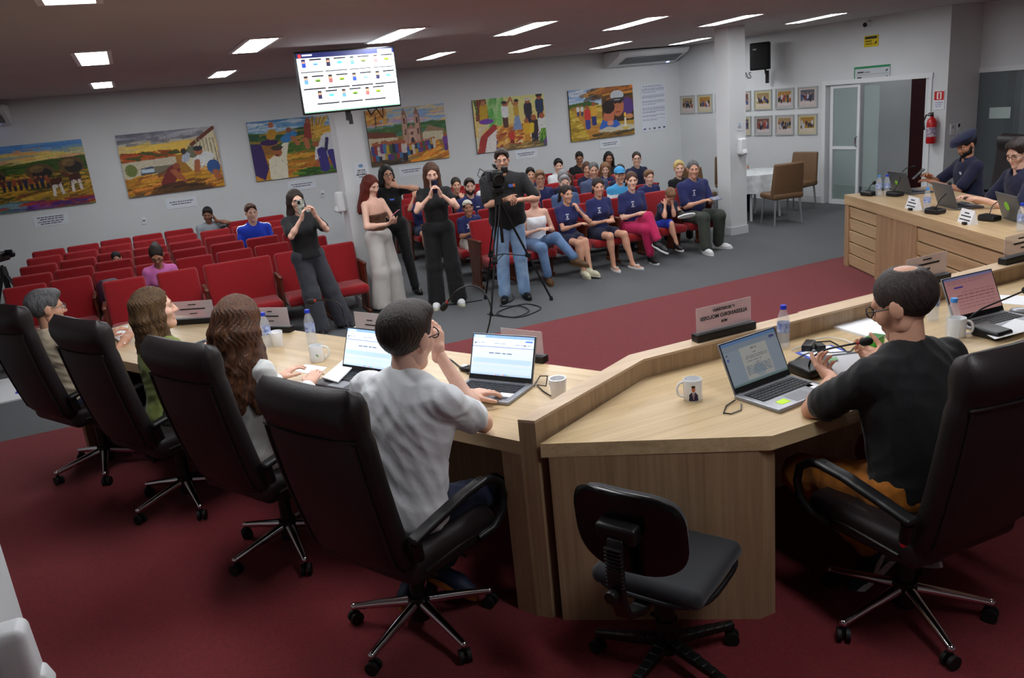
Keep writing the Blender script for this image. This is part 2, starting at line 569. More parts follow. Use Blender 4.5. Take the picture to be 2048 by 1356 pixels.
# door opening: frame, sliding glass leaf, dark red leaf behind
d1 = struct(thing('door_1', None, None, (10.6, 14.5, 0), RW))
m = MB()
m.b2((3.66, -.02, 0), (3.73, .10, 2.03)); m.b2((3.66, -.025, 1.99), (5.68, .10, 2.06)); m.b2((5.62, -.02, 0), (5.67, .10, 2.03))
m.build('frame', WHITE, d1, smooth=False)
gl = MB().b2((3.86, .03, .08), (4.34, .045, 1.93)).build('glass', GLASS, d1, smooth=False)
m = MB()
m.b2((3.80, .02, .0), (3.86, .055, 1.97)); m.b2((4.34, .02, 0), (4.39, .055, 1.97)); m.b2((3.86, .02, 0), (4.34, .055, .08)); m.b2((3.86, .02, 1.93), (4.34, .055, 1.97)); m.b2((3.86, .022, .93), (4.34, .05, .98))
m.build('leaf_frame', WHITE, d1, smooth=False)
MB().b2((4.44, .06, .02), (4.72, .07, 1.95)).build('fixed_glass', GLASS, d1, smooth=False)
MB().tube([(4.365, -.01, .98), (4.365, -.045, 1.0), (4.365, -.045, 1.12), (4.365, -.01, 1.14)], .012).build('handle', CHROME, d1)
REDDOOR = mat('dark_red_door', (62, 12, 18), rough=0.5)
d2 = struct(thing('door_2', None, None, (12.7, 9.75, 0), 0))
MB().b2((-.05, -.42, 0), (0, .80, 2.05)).build('leaf', REDDOOR, d2, smooth=False)
MB().b2((-.06, -.20, .95), (-.05, -.06, 1.30)).build('push_plate', ALU, d2, smooth=False)
# second glass door at the far right
d3 = struct(thing('door_3', None, None, (11.75, 8.21, 0), 0))
m = MB()
m.b2((-.02, .47, 0), (.06, .53, 2.05)); m.b2((-.02, -.53, 0), (.06, -.47, 2.05)); m.b2((-.02, -.53, 1.99), (.06, .53, 2.06))
m.build('frame', WHITE, d3, smooth=False)
SMOKE = glassy('smoked_glass', (96, 106, 108), 0.72, 0.08)
MB().b2((.01, -.47, 0.02), (.025, .47, 1.99)).build('glass', SMOKE, d3, smooth=False)
MB().b2((-.004, -.13, 1.32), (.008, .2, 1.48)).build('sticker', mat('pale_sticker', (188, 205, 200), rough=.7), d3, smooth=False)

# ceiling panels: (x, y, rotation); the fitting is a white tray with a lit diffuser
LIGHTS = [(-.11, 8.22, 0), (1.21, 7.97, 0), (2.50, 7.87, .04), (3.92, 7.98, .10), (5.40, 8.2, .16), (7.12, 8.66, .22), (9.18, 9.32, .27),
          (-.13, 12.3, 0), (1.33, 11.9, 0), (4.18, 11.4, .08), (5.65, 11.38, .12), (7.43, 12.0, .16), (9.5, 12.65, .20),
          (-.11, 4.25, 0), (1.25, 3.9, 0), (2.6, 3.9, 0), (4.0, 3.9, 0), (5.4, 4.0, 0), (6.9, 4.2, 0), (8.6, 4.6, 0),
          (1.9, .9, 0), (11.95, 10.9, 0), (12.6, 7.6, 0)]  # last two are unseen panels added to brighten corridor and side room
NAMES = ['above the front rows at the far left', 'second from the left above the front rows', 'beside the hanging television', 'fourth from the left above the front rows',
         'fifth from the left above the front rows', 'just before the right column', 'nearest the security camera', 'at the far left near the painted wall', 'left of the television near the painted wall',
         'right of the television near the painted wall', 'second right of the television near the painted wall', 'in front of the air conditioner', 'nearest the back right corner',
         'at the top left edge of the picture'] + ['above the desks, %s from the left' % k for k in ('second', 'third', 'fourth', 'fifth', 'sixth', 'seventh')] + ['over the photographer', 'added unseen in the corridor beyond the doorway', 'added unseen in the room behind the smoked glass door']
for (x, y, a), nm in zip(LIGHTS, NAMES):
    t = thing('ceiling_light', 'long recessed white ceiling light panel ' + nm, 'ceiling light', (x, y, CE), -a, 'recessed ceiling light panels')
    mm = MB()
    for (lo, hi) in (((-.15, -.67, -.012), (-.115, .67, 0)), ((.115, -.67, -.012), (.15, .67, 0)), ((-.115, -.67, -.012), (.115, -.64, 0)), ((-.115, .64, -.012), (.115, .67, 0))):
        mm.b2(lo, hi)
    mm.build('frame', WHITE, t, smooth=False)
    MB().b2((-.115, -.64, -.010), (.115, .64, -.001)).build('diffuser', LAMPM if x < 11 else LAMP_ADDED, t, smooth=False)
# ------------------------------------------------------------------ desks
TZ = .965; SB = .905; LZ = 1.06
DV = Vector((-.4891, .8722, 0)); NV = Vector((.8722, .4891, 0))     # along / across the left wing
def tn(t, n): return DV.x * t + NV.x * n, DV.y * t + NV.y * n
# centre desk
cd = thing('desk', 'oak veneer centre desk with a raised ledge where the black-shirted man sits', 'desk', (0, 0, 0))
top = [(1.25, 2.715), (2.01, 2.235), (5.30, 2.235), (5.30, 3.09), (2.0, 3.09)]
MB().prism(top, SB, TZ).build('desk_top', OAK_X, cd, smooth=False)
led_in = [(1.245, 2.735), (2.0, 3.09), (5.30, 3.09)]
led_out = [(1.195, 2.79), (1.985, 3.19), (5.30, 3.19)]
def wall_seg(a0, a1, b0, b1, z0, z1): return MB().prism([a0, a1, b1, b0], z0, z1)
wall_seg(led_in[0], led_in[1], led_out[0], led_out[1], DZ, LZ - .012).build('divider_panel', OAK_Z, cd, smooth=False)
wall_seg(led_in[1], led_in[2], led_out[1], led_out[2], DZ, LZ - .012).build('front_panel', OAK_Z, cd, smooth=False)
LEDGE = wood('oak_veneer_ledge', (206, 182, 152), (184, 158, 128), 'x', rough=0.36)
wall_seg(led_in[0], led_in[1], led_out[0], led_out[1], LZ - .012, LZ).build('ledge_cap', LEDGE, cd, smooth=False)
wall_seg(led_in[1], led_in[2], led_out[1], led_out[2], LZ - .012, LZ).build('ledge_cap', LEDGE, cd, smooth=False)
MB().prism([(1.275, 2.70), (1.97, 2.265), (1.975, 2.285), (1.29, 2.715)], DZ, SB).build('end_panel', OAK_Z, cd, smooth=False)
MB().prism([(1.97, 2.265), (2.05, 2.265), (2.05, 2.285), (1.975, 2.285)], DZ, SB).build('corner_panel', OAK_Z, cd, smooth=False)
MB().prism([(2.03, 2.285), (2.05, 2.285), (2.05, 3.05), (2.03, 3.05)], DZ, SB).build('side_panel', OAK_Z, cd, smooth=False)
MB().b2((2.05, 3.03, DZ + .18), (5.3, 3.05, SB)).build('modesty_panel', OAK_Z, cd, smooth=False)
MB().b2((3.65, 2.35, DZ), (3.69, 3.03, SB)).build('support_panel', OAK_Z, cd, smooth=False)
# notch on the ledge where two units meet
MB().b2((3.06, 3.19, LZ - .05), (5.3, 3.205, LZ - .001)).build('ledge_edge', LEDGE, cd, smooth=False)

# left wing
ld = thing('desk', 'long oak veneer left desk wing where four people sit in a row', 'desk', (0, 0, 0))
rl = math.atan2(DV.y, DV.x)
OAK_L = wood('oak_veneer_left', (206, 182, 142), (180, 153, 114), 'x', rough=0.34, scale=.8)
m = MB()
def leftpoly(pts, z0, z1):
    return MB().prism(pts, z0, z1)
# local frame of the wing: x along DV, y = across (away from the sitters is -y)
def loc_l(p): v = Vector((p[0], p[1], 0)); return (v.dot(DV), -v.dot(NV))
poly = [loc_l((1.195, 2.79)), loc_l((1.964, 3.178)), (5.83, -3.266), (5.83, -2.39)]
poly = poly[::-1]
def lb(): return MB()
lt = MB().prism(poly, SB, TZ).build('desk_top', OAK_L, ld, smooth=False); lt.rotation_euler = (0, 0, rl)
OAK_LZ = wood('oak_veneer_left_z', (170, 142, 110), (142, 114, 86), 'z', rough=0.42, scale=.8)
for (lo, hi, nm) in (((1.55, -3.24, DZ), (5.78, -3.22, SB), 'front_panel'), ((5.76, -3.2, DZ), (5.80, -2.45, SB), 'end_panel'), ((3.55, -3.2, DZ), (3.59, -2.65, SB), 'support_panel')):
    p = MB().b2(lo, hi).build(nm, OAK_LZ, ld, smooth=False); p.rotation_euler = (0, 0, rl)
# panel beside the divider
a = Vector((1.195, 2.79, 0)); b = Vector((1.985, 3.19, 0)); q = DV * .10
MB().prism([(a.x, a.y), (b.x, b.y), (b.x + q.x, b.y + q.y), (a.x + q.x, a.y + q.y)], DZ, SB).build('post_panel', OAK_LZ, ld, smooth=False)

# right wing
RV = Vector((-.414, -.910, 0)).normalized()       # towards the camera
rr = math.atan2(RV.y, RV.x)
RA = Vector((7.04, 6.68, 0)); RTZ = .93
rd = thing('desk', 'oak veneer right desk wing with slatted front where the man in the beret sits', 'desk', (RA.x, RA.y, 0), rr)
# local x towards the camera, local +y to the sitters' side (right)
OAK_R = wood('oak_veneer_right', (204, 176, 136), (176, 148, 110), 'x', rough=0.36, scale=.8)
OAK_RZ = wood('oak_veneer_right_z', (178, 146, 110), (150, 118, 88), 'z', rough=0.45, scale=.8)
MB().b2((0, 0, RTZ - .10), (3.9, .95, RTZ)).build('desk_top', OAK_R, rd, smooth=False)
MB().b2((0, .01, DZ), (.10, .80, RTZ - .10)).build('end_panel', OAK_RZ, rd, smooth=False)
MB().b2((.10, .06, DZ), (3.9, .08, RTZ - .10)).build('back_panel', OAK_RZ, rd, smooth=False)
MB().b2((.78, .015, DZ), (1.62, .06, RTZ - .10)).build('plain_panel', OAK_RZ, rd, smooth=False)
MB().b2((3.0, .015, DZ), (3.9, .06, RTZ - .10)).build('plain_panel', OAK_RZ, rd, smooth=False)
for (xa, xb) in ((.10, .78), (1.62, 3.0)):
    for k in range(5):
        z0 = DZ + .03 + k * .132
        mm = MB().box(((xa + xb) / 2, .035, z0 + .05), (xb - xa, .016, .118), rx=.12)
        mm.build('slat', OAK_R, rd, smooth=False)
# ------------------------------------------------------------------ paintings on the back wall
def paint_fields():
    c = Cv(210, 140, (150, 120, 40)); r = np.random.RandomState(1)
    c.grad(0, .62, 1, 1, (230, 190, 90), (90, 150, 215))
    c.strokes(60, 0, .68, 1, .92, [(240, 200, 80), (235, 170, 90), (220, 150, 120), (245, 220, 130)], .3, .02, 0, .15, .5, r)
    c.strokes(25, 0, .9, 1, 1, [(80, 140, 210), (120, 170, 220)], .3, .02, 0, .1, .7, r)
    c.poly([(0, .62), (.3, .70), (.6, .74), (1, .76), (1, .5), (0, .5)], (60, 90, 30))
    c.strokes(60, 0, .5, 1, .72, [(50, 80, 25), (80, 110, 35), (40, 60, 25)], .2, .015, .1, .2, .7, r)
    c.strokes(260, 0, .05, 1, .55, [(190, 140, 30), (150, 110, 25), (90, 80, 20), (60, 60, 20), (210, 165, 60), (120, 60, 30)], .2, .014, .1, .3, .8, r)
    for (x, y, rx, ry) in ((.15, .55, .09, .11), (.55, .57, .13, .12), (.85, .62, .12, .13)):
        c.ell(x, y, rx, ry, (96, 76, 44)); c.ell(x + .02, y - .03, rx * .7, ry * .7, (40, 36, 34))
        c.ell(x - .02, y + .04, rx * .5, ry * .45, (150, 120, 70), .6)
    for (x, y) in ((.68, .30), (.86, .34)):
        c.poly([(x - .06, y - .02), (x + .06, y + .02), (x + .05, y + .16), (x - .06, y + .14)], (70, 34, 26)); c.line(x - .04, y - .12, x - .035, y + .02, .014, (215, 205, 200)); c.line(x + .04, y - .10, x + .03, y + .04, .014, (205, 195, 190)); c.line(x - .06, y + .12, x - .10, y + .17, .022, (90, 44, 30)); c.ell(x - .02, y + .02, .03, .03, (200, 190, 185))
    for k in range(9): c.person(.2 + k * .05, .33, .18, [(90, 40, 40), (40, 40, 70), (150, 70, 40)][k % 3], (30, 30, 45))
    c.strokes(50, .2, 0, 1, .12, [(110, 50, 150), (150, 40, 40), (70, 40, 110), (180, 70, 40)], .25, .02, .05, .2, .8, r)
    c.strokes(20, 0, 0, .3, .15, [(110, 150, 160), (70, 110, 120)], .15, .02, .1, .3, .8, r)
    return c
def paint_street():
    c = Cv(210, 140, (170, 120, 40)); r = np.random.RandomState(2)
    c.grad(0, .6, 1, 1, (240, 200, 90), (170, 170, 180))
    c.strokes(50, 0, .82, .8, 1, [(120, 120, 135), (190, 190, 200), (90, 90, 105)], .25, .03, .05, .2, .5, r)
    c.strokes(30, .1, .66, .7, .8, [(245, 205, 80), (240, 180, 70)], .25, .02, .1, .15, .6, r)
    c.strokes(70, 0, .56, .55, .68, [(150, 60, 20), (190, 80, 25), (60, 80, 25)], .12, .02, 0, .5, .8, r)
    c.poly([(0, .3), (0, .55), (.55, .58), (.55, .4), (.2, .2)], (200, 190, 165))
    c.poly([(.62, .5), (.75, .78), (.98, .95), (1, .3), (.7, .3)], (225, 215, 180))
    c.line(.74, .74, .99, .98, .025, (110, 50, 30))
    for k in range(6): c.line(.78 + k * .04, .35, .79 + k * .035, .82, .006, (150, 140, 110))
    c.poly([(.62, .55), (.7, .72), (.82, .70), (.8, .5)], (110, 115, 90))
    c.poly([(0, .05), (.3, .45), (.55, .45), (.55, 0), (0, 0)], (90, 85, 70), .7)
    c.ell(.08, .42, .06, .10, (110, 125, 60))
    c.poly([(.16, .26), (.18, .44), (.30, .46), (.33, .28)], (70, 85, 110)); c.rect(.18, .36, .31, .42, (190, 205, 215)); c.ell(.2, .26, .03, .05, (20, 20, 25)); c.ell(.31, .28, .03, .05, (20, 20, 25)); c.line(.16, .31, .33, .33, .008, (220, 225, 230))
    c.strokes(160, .05, 0, 1, .32, [(200, 140, 30), (220, 165, 50), (170, 90, 30), (110, 70, 30), (230, 150, 60)], .18, .018, .2, .3, .8, r)
    c.line(.42, .16, .50, .36, .07, (120, 45, 40)); c.line(.5, .34, .58, .18, .035, (170, 95, 60)); c.ell(.54, .42, .035, .05, (150, 80, 50))
    c.line(.40, .10, .55, .12, .05, (80, 45, 30))
    c.line(.80, .46, .86, .52, .085, (225, 228, 225)); c.ell(.79, .62, .045, .065, (175, 100, 65)); c.ell(.79, .665, .05, .04, (40, 40, 50)); c.line(.76, .46, .74, .30, .03, (175, 100, 65))
    c.ell(.92, .34, .07, .12, (50, 90, 150)); c.line(.93, .26, .95, .16, .035, (175, 100, 65))
    c.line(.64, .50, .66, .58, .04, (180, 190, 205)); c.ell(.64, .64, .03, .05, (60, 50, 45))
    c.strokes(30, .3, .0, .8, .10, [(60, 40, 25), (90, 60, 30)], .2, .02, .1, .2, .7, r)
    return c
def paint_harvest():
    c = Cv(210, 140, (200, 140, 40)); r = np.random.RandomState(3)
    c.grad(0, .78, 1, 1, (170, 205, 225), (60, 120, 180)); c.strokes(40, 0, .82, 1, 1, [(215, 225, 230), (90, 150, 200)], .2, .02, .05, .2, .6, r)
    c.poly([(0, .80), (.3, .78), (.6, .84), (1, .80), (1, .6), (0, .62)], (40, 80, 55))
    c.strokes(60, 0, .62, 1, .80, [(40, 85, 50), (70, 110, 50), (190, 140, 50)], .2, .02, 0, .2, .7, r)
    c.strokes(240, 0, .05, 1, .6, [(210, 150, 40), (190, 120, 35), (225, 175, 70), (120, 110, 40), (170, 80, 35)], .25, .018, .05, .25, .8, r)
    c.strokes(60, .5, 0, 1, .12, [(60, 110, 30), (90, 140, 40), (40, 80, 25)], .15, .02, .1, .4, .8, r)
    c.strokes(60, .3, .42, .8, .6, [(60, 100, 35), (90, 120, 45)], .15, .02, .1, .3, .7, r)
    c.poly([(.1, .42), (.13, .62), (.30, .64), (.28, .42)], (150, 105, 45)); c.ell(.21, .63, .1, .05, (60, 30, 90)); c.poly([(0, .1), (0, .62), (.12, .62), (.16, .2), (.1, 0)], (60, 40, 100))
    c.line(.24, .72, .26, .80, .05, (190, 140, 40)); c.ell(.26, .92, .03, .05, (180, 105, 70))
    c.poly([(.16, 0), (.17, .34), (.26, .42), (.36, .60), (.43, .62), (.38, .36), (.36, 0)], (232, 226, 200)); c.ell(.285, .46, .05, .085, (175, 100, 65)); c.ell(.285, .53, .065, .045, (70, 60, 55)); c.line(.285, .40, .27, .41, .01, (40, 30, 25))
    c.line(.40, .66, .48, .74, .06, (60, 130, 190)); c.line(.48, .68, .53, .56, .025, (185, 110, 70)); c.ell(.45, .81, .03, .045, (150, 90, 60))
    c.line(.66, .66, .68, .86, .05, (150, 60, 50)); c.ell(.68, .93, .03, .05, (160, 90, 60)); c.line(.62, .62, .64, .48, .03, (185, 110, 70))
    for k in range(40): c.line(.72 + r.uniform(-.02, .02), .58, .78 + r.uniform(-.07, .16), .98, .005, [(200, 160, 70), (150, 110, 50), (225, 190, 100)][k % 3])
    c.strokes(60, .75, .6, 1, .82, [(215, 160, 50), (235, 190, 80)], .1, .02, .3, .3, .8, r)
    c.line(.84, .40, .90, .60, .10, (220, 222, 225)); c.line(.76, .50, .73, .26, .035, (225, 225, 225)); c.ell(.73, .52, .04, .05, (170, 95, 60)); c.ell(.725, .2, .03, .06, (180, 100, 60))
    c.line(.80, .08, .79, .40, .055, (60, 50, 130)); c.line(.95, .08, .90, .36, .05, (60, 50, 130)); c.line(.84, .40, .87, .60, .02, (45, 45, 90))
    return c
def paint_church():
    c = Cv(210, 140, (150, 120, 70)); r = np.random.RandomState(4)
    c.grad(0, .62, 1, 1, (240, 200, 150), (130, 165, 215)); c.strokes(90, 0, .7, 1, 1, [(120, 165, 220), (235, 190, 120), (200, 150, 190), (245, 215, 150), (150, 190, 225)], .25, .02, .1, .2, .6, r)
    c.strokes(70, 0, .75, .25, 1, [(215, 150, 60), (190, 110, 40), (230, 180, 80)], .06, .02, .5, 1, .7, r); c.line(.10, .55, .12, .9, .008, (90, 60, 40))
    c.poly([(0, .64), (.4, .70), (1, .70), (1, .5), (0, .5)], (70, 110, 60)); c.strokes(50, 0, .5, 1, .7, [(60, 100, 50), (100, 130, 60), (70, 130, 120)], .15, .02, 0, .3, .7, r)
    c.rect(0, .30, .36, .50, (210, 195, 160)); c.poly([(0, .50), (0, .62), (.33, .56), (.36, .48)], (120, 60, 40))
    c.poly([(.68, .34), (.68, .50), (.76, .62), (.95, .54), (.95, .36)], (205, 195, 165)); c.poly([(.70, .53), (.77, .64), (.98, .54), (.97, .51)], (150, 120, 90))
    for x in (.47, .63):
        c.rect(x - .035, .28, x + .035, .86, (190, 150, 130)); c.poly([(x - .035, .86), (x, .99), (x + .035, .86)], (150, 110, 95)); c.rect(x - .012, .70, x + .012, .80, (90, 60, 60)); c.rect(x - .012, .50, x + .012, .60, (110, 75, 70)); c.line(x + .03, .28, x + .03, .86, .006, (130, 90, 80))
    c.rect(.50, .28, .60, .60, (200, 160, 140)); c.poly([(.50, .60), (.55, .70), (.60, .60)], (170, 125, 110)); c.ell(.55, .36, .025, .09, (70, 45, 45)); c.ell(.55, .52, .02, .03, (110, 75, 75))
    c.strokes(80, .35, .0, 1, .30, [(225, 150, 50), (210, 120, 40), (235, 180, 80), (150, 90, 40)], .25, .02, .45, .2, .8, r); c.poly([(.4, 0), (.7, .08), (.86, .28), (.78, .10), (.60, 0)], (235, 150, 50))
    cols = [(60, 70, 140), (150, 50, 50), (200, 190, 180), (110, 50, 120), (60, 120, 170), (190, 150, 50), (70, 90, 60), (40, 40, 60)]
    for k in range(11): c.person(.05 + k * .038, .04 + r.uniform(0, .05), .36, cols[k % 8], cols[(k * 3 + 1) % 8])
    for k in range(11): c.person(.48 + k * .034, .14 + k * .008, .20, cols[(k * 5) % 8], cols[(k * 3 + 4) % 8])
    c.person(.97, .16, .3, (120, 70, 150), (90, 60, 130)); c.strokes(30, 0, 0, .4, .08, [(60, 50, 40), (90, 70, 50)], .15, .02, 0, .3, .8, r)
    return c
def paint_dance():
    c = Cv(210, 140, (225, 215, 170)); r = np.random.RandomState(6)
    c.grad(0, .3, 1, 1, (230, 190, 110), (225, 225, 150)); c.strokes(60, .1, .55, .4, 1, [(90, 170, 80), (130, 200, 110), (180, 215, 150)], .3, .025, 1.5, .3, .6, r)
    c.poly([(.02, .6), (.04, 1), (.18, 1), (.20, .6)], (130, 70, 45)); c.line(.13, .62, .14, .86, .055, (205, 165, 40)); c.ell(.14, .92, .03, .05, (190, 130, 90)); c.ell(.16, .58, .10, .05, (120, 70, 170)); c.line(.05, .75, .02, 1, .012, (70, 110, 50))
    c.poly([(0, 0), (.06, .3), (.26, .52), (.34, .46), (.20, .25), (.18, 0)], (170, 60, 55)); c.poly([(.10, 0), (.16, .28), (.30, .42), (.32, .32), (.26, 0)], (225, 220, 215)); c.poly([(.26, 0), (.28, .22), (.36, .02)], (80, 50, 120)); c.poly([(.0, .1), (.1, .4), (.2, .5), (.05, .5)], (210, 200, 180), .8)
    c.strokes(120, .3, .0, .75, .45, [(215, 150, 60), (235, 180, 90), (190, 120, 50), (160, 60, 40)], .1, .025, .6, .8, .8, r)
    c.person(.43, .46, .46, (235, 235, 235), (90, 60, 50), hat=(60, 50, 45)); c.line(.46, .84, .52, .98, .014, (190, 120, 80)); c.line(.52, .98, .57, .82, .014, (190, 120, 80))
    c.poly([(.52, .36), (.57, .66), (.62, .66), (.66, .36)], (130, 150, 190)); c.line(.59, .66, .59, .80, .035, (200, 160, 60)); c.ell(.60, .87, .03, .045, (190, 125, 85)); c.ell(.6, .915, .035, .03, (60, 45, 40))
    c.person(.76, .42, .52, (50, 45, 60), (60, 40, 70), hat=(215, 205, 190)); c.person(.93, .46, .54, (45, 60, 90), (35, 45, 75), hat=(60, 50, 45))
    c.person(.72, .10, .46, (220, 170, 50), (200, 140, 50)); c.person(.83, .06, .56, (60, 50, 50), (45, 45, 60)); c.line(.79, .30, .80, .44, .03, (225, 190, 50))
    c.person(.95, .08, .56, (220, 220, 215), (60, 110, 60)); c.poly([(.87, 0), (.93, .34), (.98, .34), (1, 0)], (60, 110, 60)); c.strokes(12, .88, .02, 1, .3, [(110, 70, 150), (130, 180, 60)], .15, .01, 1.3, .3, .9, r)
    c.person(.5, .06, .34, (200, 60, 50), (120, 40, 40)); c.strokes(40, .36, 0, .9, .1, [(110, 90, 60), (180, 150, 90)], .1, .02, .2, .4, .7, r)
    return c
def paint_children():
    c = Cv(210, 140, (190, 150, 60)); r = np.random.RandomState(8)
    c.grad(0, .66, .6, 1, (215, 225, 230), (110, 150, 210)); c.strokes(40, 0, .75, .6, 1, [(230, 232, 235), (130, 170, 220)], .2, .025, .1, .2, .6, r)
    c.grad(.5, .3, 1, 1, (60, 45, 35), (110, 70, 30)); c.strokes(90, .35, .8, 1, 1, [(215, 120, 40), (235, 160, 60), (110, 70, 35), (60, 50, 40)], .3, .03, .2, .25, .6, r)
    c.poly([(0, .72), (.3, .76), (.45, .70), (.45, .6), (0, .64)], (70, 100, 45)); c.strokes(150, 0, .0, .45, .66, [(205, 175, 60), (180, 150, 45), (225, 195, 90), (150, 120, 40)], .15, .02, .1, .3, .8, r)
    c.poly([(.05, .66), (.1, .66), (.5, .2), (.5, 0), (.3, 0)], (200, 130, 60), .7)
    c.person(.13, .50, .20, (230, 230, 225), (60, 60, 110)); c.person(.19, .50, .20, (225, 225, 225), (60, 60, 110)); c.person(.27, .24, .44, (215, 60, 60), (50, 70, 150)); c.person(.37, .30, .44, (225, 170, 60), (50, 60, 120))
    c.ell(.90, .58, .10, .18, (90, 60, 130)); c.ell(.75, .60, .095, .20, (190, 115, 80)); c.ell(.75, .74, .10, .075, (50, 40, 40)); c.ell(.745, .82, .105, .10, (195, 200, 205)); c.line(.65, .75, .85, .76, .018, (60, 60, 65))
    c.ell(.60, .42, .085, .15, (200, 115, 85)); c.ell(.60, .60, .10, .13, (45, 32, 30)); c.poly([(.44, .2), (.50, .36), (.60, .30), (.72, .34), (.78, .24), (.7, .16), (.48, .16)], (60, 105, 190)); c.ell(.62, .28, .05, .05, (215, 150, 120)); c.line(.68, .68, .72, .66, .008, (60, 40, 35)); c.line(.77, .66, .81, .67, .008, (60, 40, 35)); c.line(.72, .49, .78, .49, .01, (150, 60, 50))
    c.poly([(.42, .15), (.58, .22), (.70, .18), (.80, .24), (1, .2), (1, .08), (.5, .08)], (200, 195, 175)); c.rect(.845, .16, .875, .36, (235, 225, 200)); c.ell(.86, .42, .02, .045, (245, 190, 70)); c.ell(.93, .38, .06, .05, (205, 140, 90)); c.ell(.86, .15, .06, .03, (210, 180, 90))
    c.strokes(50, .4, 0, 1, .10, [(70, 60, 45), (110, 90, 50), (150, 110, 50)], .2, .02, 0, .2, .8, r)
    return c
EDGE = mat('canvas_edge', (70, 58, 46), rough=.8)
CARD = mat('caption_card_white', (222, 228, 234), rough=.6)
def textlines(c, rows, x0, x1, col, seed=0, h=.5, words=True):
    r = np.random.RandomState(seed)
    for (y, a, b, th) in rows:
        x = a
        while x < b:
            L = r.uniform(.04, .12) if words else 9
            c.rect(x, y - th, min(x + L, b), y + th, col, .85)
            x += L + .018
    return c
PT = [(-1.36, 'landscape painting of covered wagons and horses in fields, leftmost of the six'), (.60, 'street scene painting of cobblers and an old car, second from the left'),
      (2.60, 'harvest painting of farm workers with a basket and straw, left of the column'), (4.62, 'painting of a twin-towered church with a crowd before it'),
      (6.67, 'painting of dancers in folk costume, above the cameraman'), (8.69, 'painting of two children reading by candle, near the air conditioner')]
for (x, lab), fn in zip(PT, (paint_fields, paint_street, paint_harvest, paint_church, paint_dance, paint_children)):
    t = thing('painting', lab, 'painting', (x, YB - .002, 1.835), 0, 'unframed canvases on the back wall')
    MB().b2((-.74, -.034, -.485), (.74, 0, .485)).build('canvas', EDGE, t, smooth=False)
    card('picture', fn().brush(seed=int(x * 10) % 99), 1.48, .97, PAINT, t, z=-.0355)
for k, (x, z, nl) in enumerate(((-1.30, 1.165, 4), (.62, 1.17, 2), (2.60, 1.2, 2), (4.6, 1.2, 2), (6.95, 1.23, 2), (8.85, 1.22, 2))):
    t = thing('caption_card', 'small white caption card under the painting ' + PT[k][1].split(',')[0].replace('landscape painting', '').replace('street scene painting', '').replace('harvest painting', '').replace('painting', '').strip(), 'caption card', (x, YB - .001, z), 0, 'caption cards under the paintings')
    MB().b2((-.24, -.006, -.085), (.24, 0, .085)).build('plate', CARD, t, smooth=False)
    c = Cv(96, 34, (222, 228, 234))
    textlines(c, [(.5 + (nl - 1) * .1 - i * .2, .12 + .06 * (i % 2), .88 - .07 * (i == nl - 1), .045) for i in range(nl)], 0, 1, (60, 62, 90), k)
    card('print', c, .48, .17, PRINT, t, z=-.0075)
# tall text sheet
t = thing('text_panel', 'tall white sheet of small printed text on the wall beside the painting of children', 'notice', (9.94, YB - .001, 1.83))
MB().b2((-.30, -.006, -.47), (.30, 0, .47)).build('sheet', CARD, t, smooth=False)
c = Cv(90, 140, (214, 219, 228)); y = .93; r_ = np.random.RandomState(2)
textlines(c, [(.955, .08, .86, .006)], 0, 1, (110, 112, 140))
for para in (5, 4, 4, 6, 2, 2):
    textlines(c, [(.92 - 0 + (y - .93) - i * .024, .04, .95 if i < para - 1 else .6, .006) for i in range(para)], 0, 1, (140, 142, 168), para)
    y -= para * .024 + .03
for x, col in ((.1, (60, 70, 120)), (.3, (150, 150, 170)), (.5, (60, 60, 80)), (.7, (70, 80, 110)), (.9, (60, 70, 110))):
    c.ell(x, .06, .05, .018, col)
card('print', c, .60, .94, PRINT, t, z=-.0075)
# wall outlets
for (x, z, lab) in ((0.0, .96, 'white wall socket between the two leftmost captions'), (2.93, 1.0, 'white wall socket left of the column'), (6.28, 1.05, 'round white wall sensor near the standing girl in black')):
    t = thing('wall_socket', lab, 'wall socket', (x, YB - .001, z))
    MB().rbox((0, -.006, 0), (.075, .012, .12), .006).build('plate', WHITE, t)
    MB().b2((-.02, -.015, -.012), (.02, -.012, .012)).build('insert', mat('socket_grey', (120, 120, 122)), t, smooth=False)

# ------------------------------------------------------------------ air conditioners
def aircon(x, y, z, w, label):
    t = thing('air_conditioner', label, 'air conditioner', (x, y, z))
    pr = [(0, .0), (0, -.27), (-.10, -.27), (-.55, -.10), (-.62, -.03), (-.60, .0)]   # (y, z) profile hung from the ceiling
    m = MB(); n = len(pr)
    vs = [(-w / 2, a, b) for a, b in pr] + [(w / 2, a, b) for a, b in pr]
    m.add(vs, [tuple(range(n)), tuple(range(2 * n - 1, n - 1, -1))] + [(i, i + n, (i + 1) % n + n, (i + 1) % n) for i in range(n)])
    m.build('body', WHITE, t, smooth=False)
    d = Vector((0, -.45, .17)).normalized(); nrm = Vector((0, -.17, -.45)).normalized()
    def on(u, v, out): return Vector((u, -.10, -.27)) + d * v + nrm * out
    q = MB(); q.add([on(-w * .36, .10, .004), on(w * .46, .10, .004), on(w * .46, .40, .004), on(-w * .36, .40, .004)], [(0, 1, 2, 3)])
    q.build('vent', mat('vent_dark', (58, 62, 66), rough=.6), t, smooth=False)
    for k in range(5):
        a = on(-w * .36, .13 + k * .06, .009); b = on(w * .46, .13 + k * .06, .009)
        MB().tube([a, b], .006, 6).build('louver', mat('louver_grey', (150, 154, 158), rough=.5), t)
    l = MB(); l.add([on(w * .36, .02, .006), on(w * .40, .02, .006), on(w * .40, .06, .006), on(w * .36, .06, .006)], [(0, 1, 2, 3)])
    l.build('status_light', mat('blue_led', (120, 140, 255), emit=(150, 170, 255), estr=4), t, smooth=False)
    return t
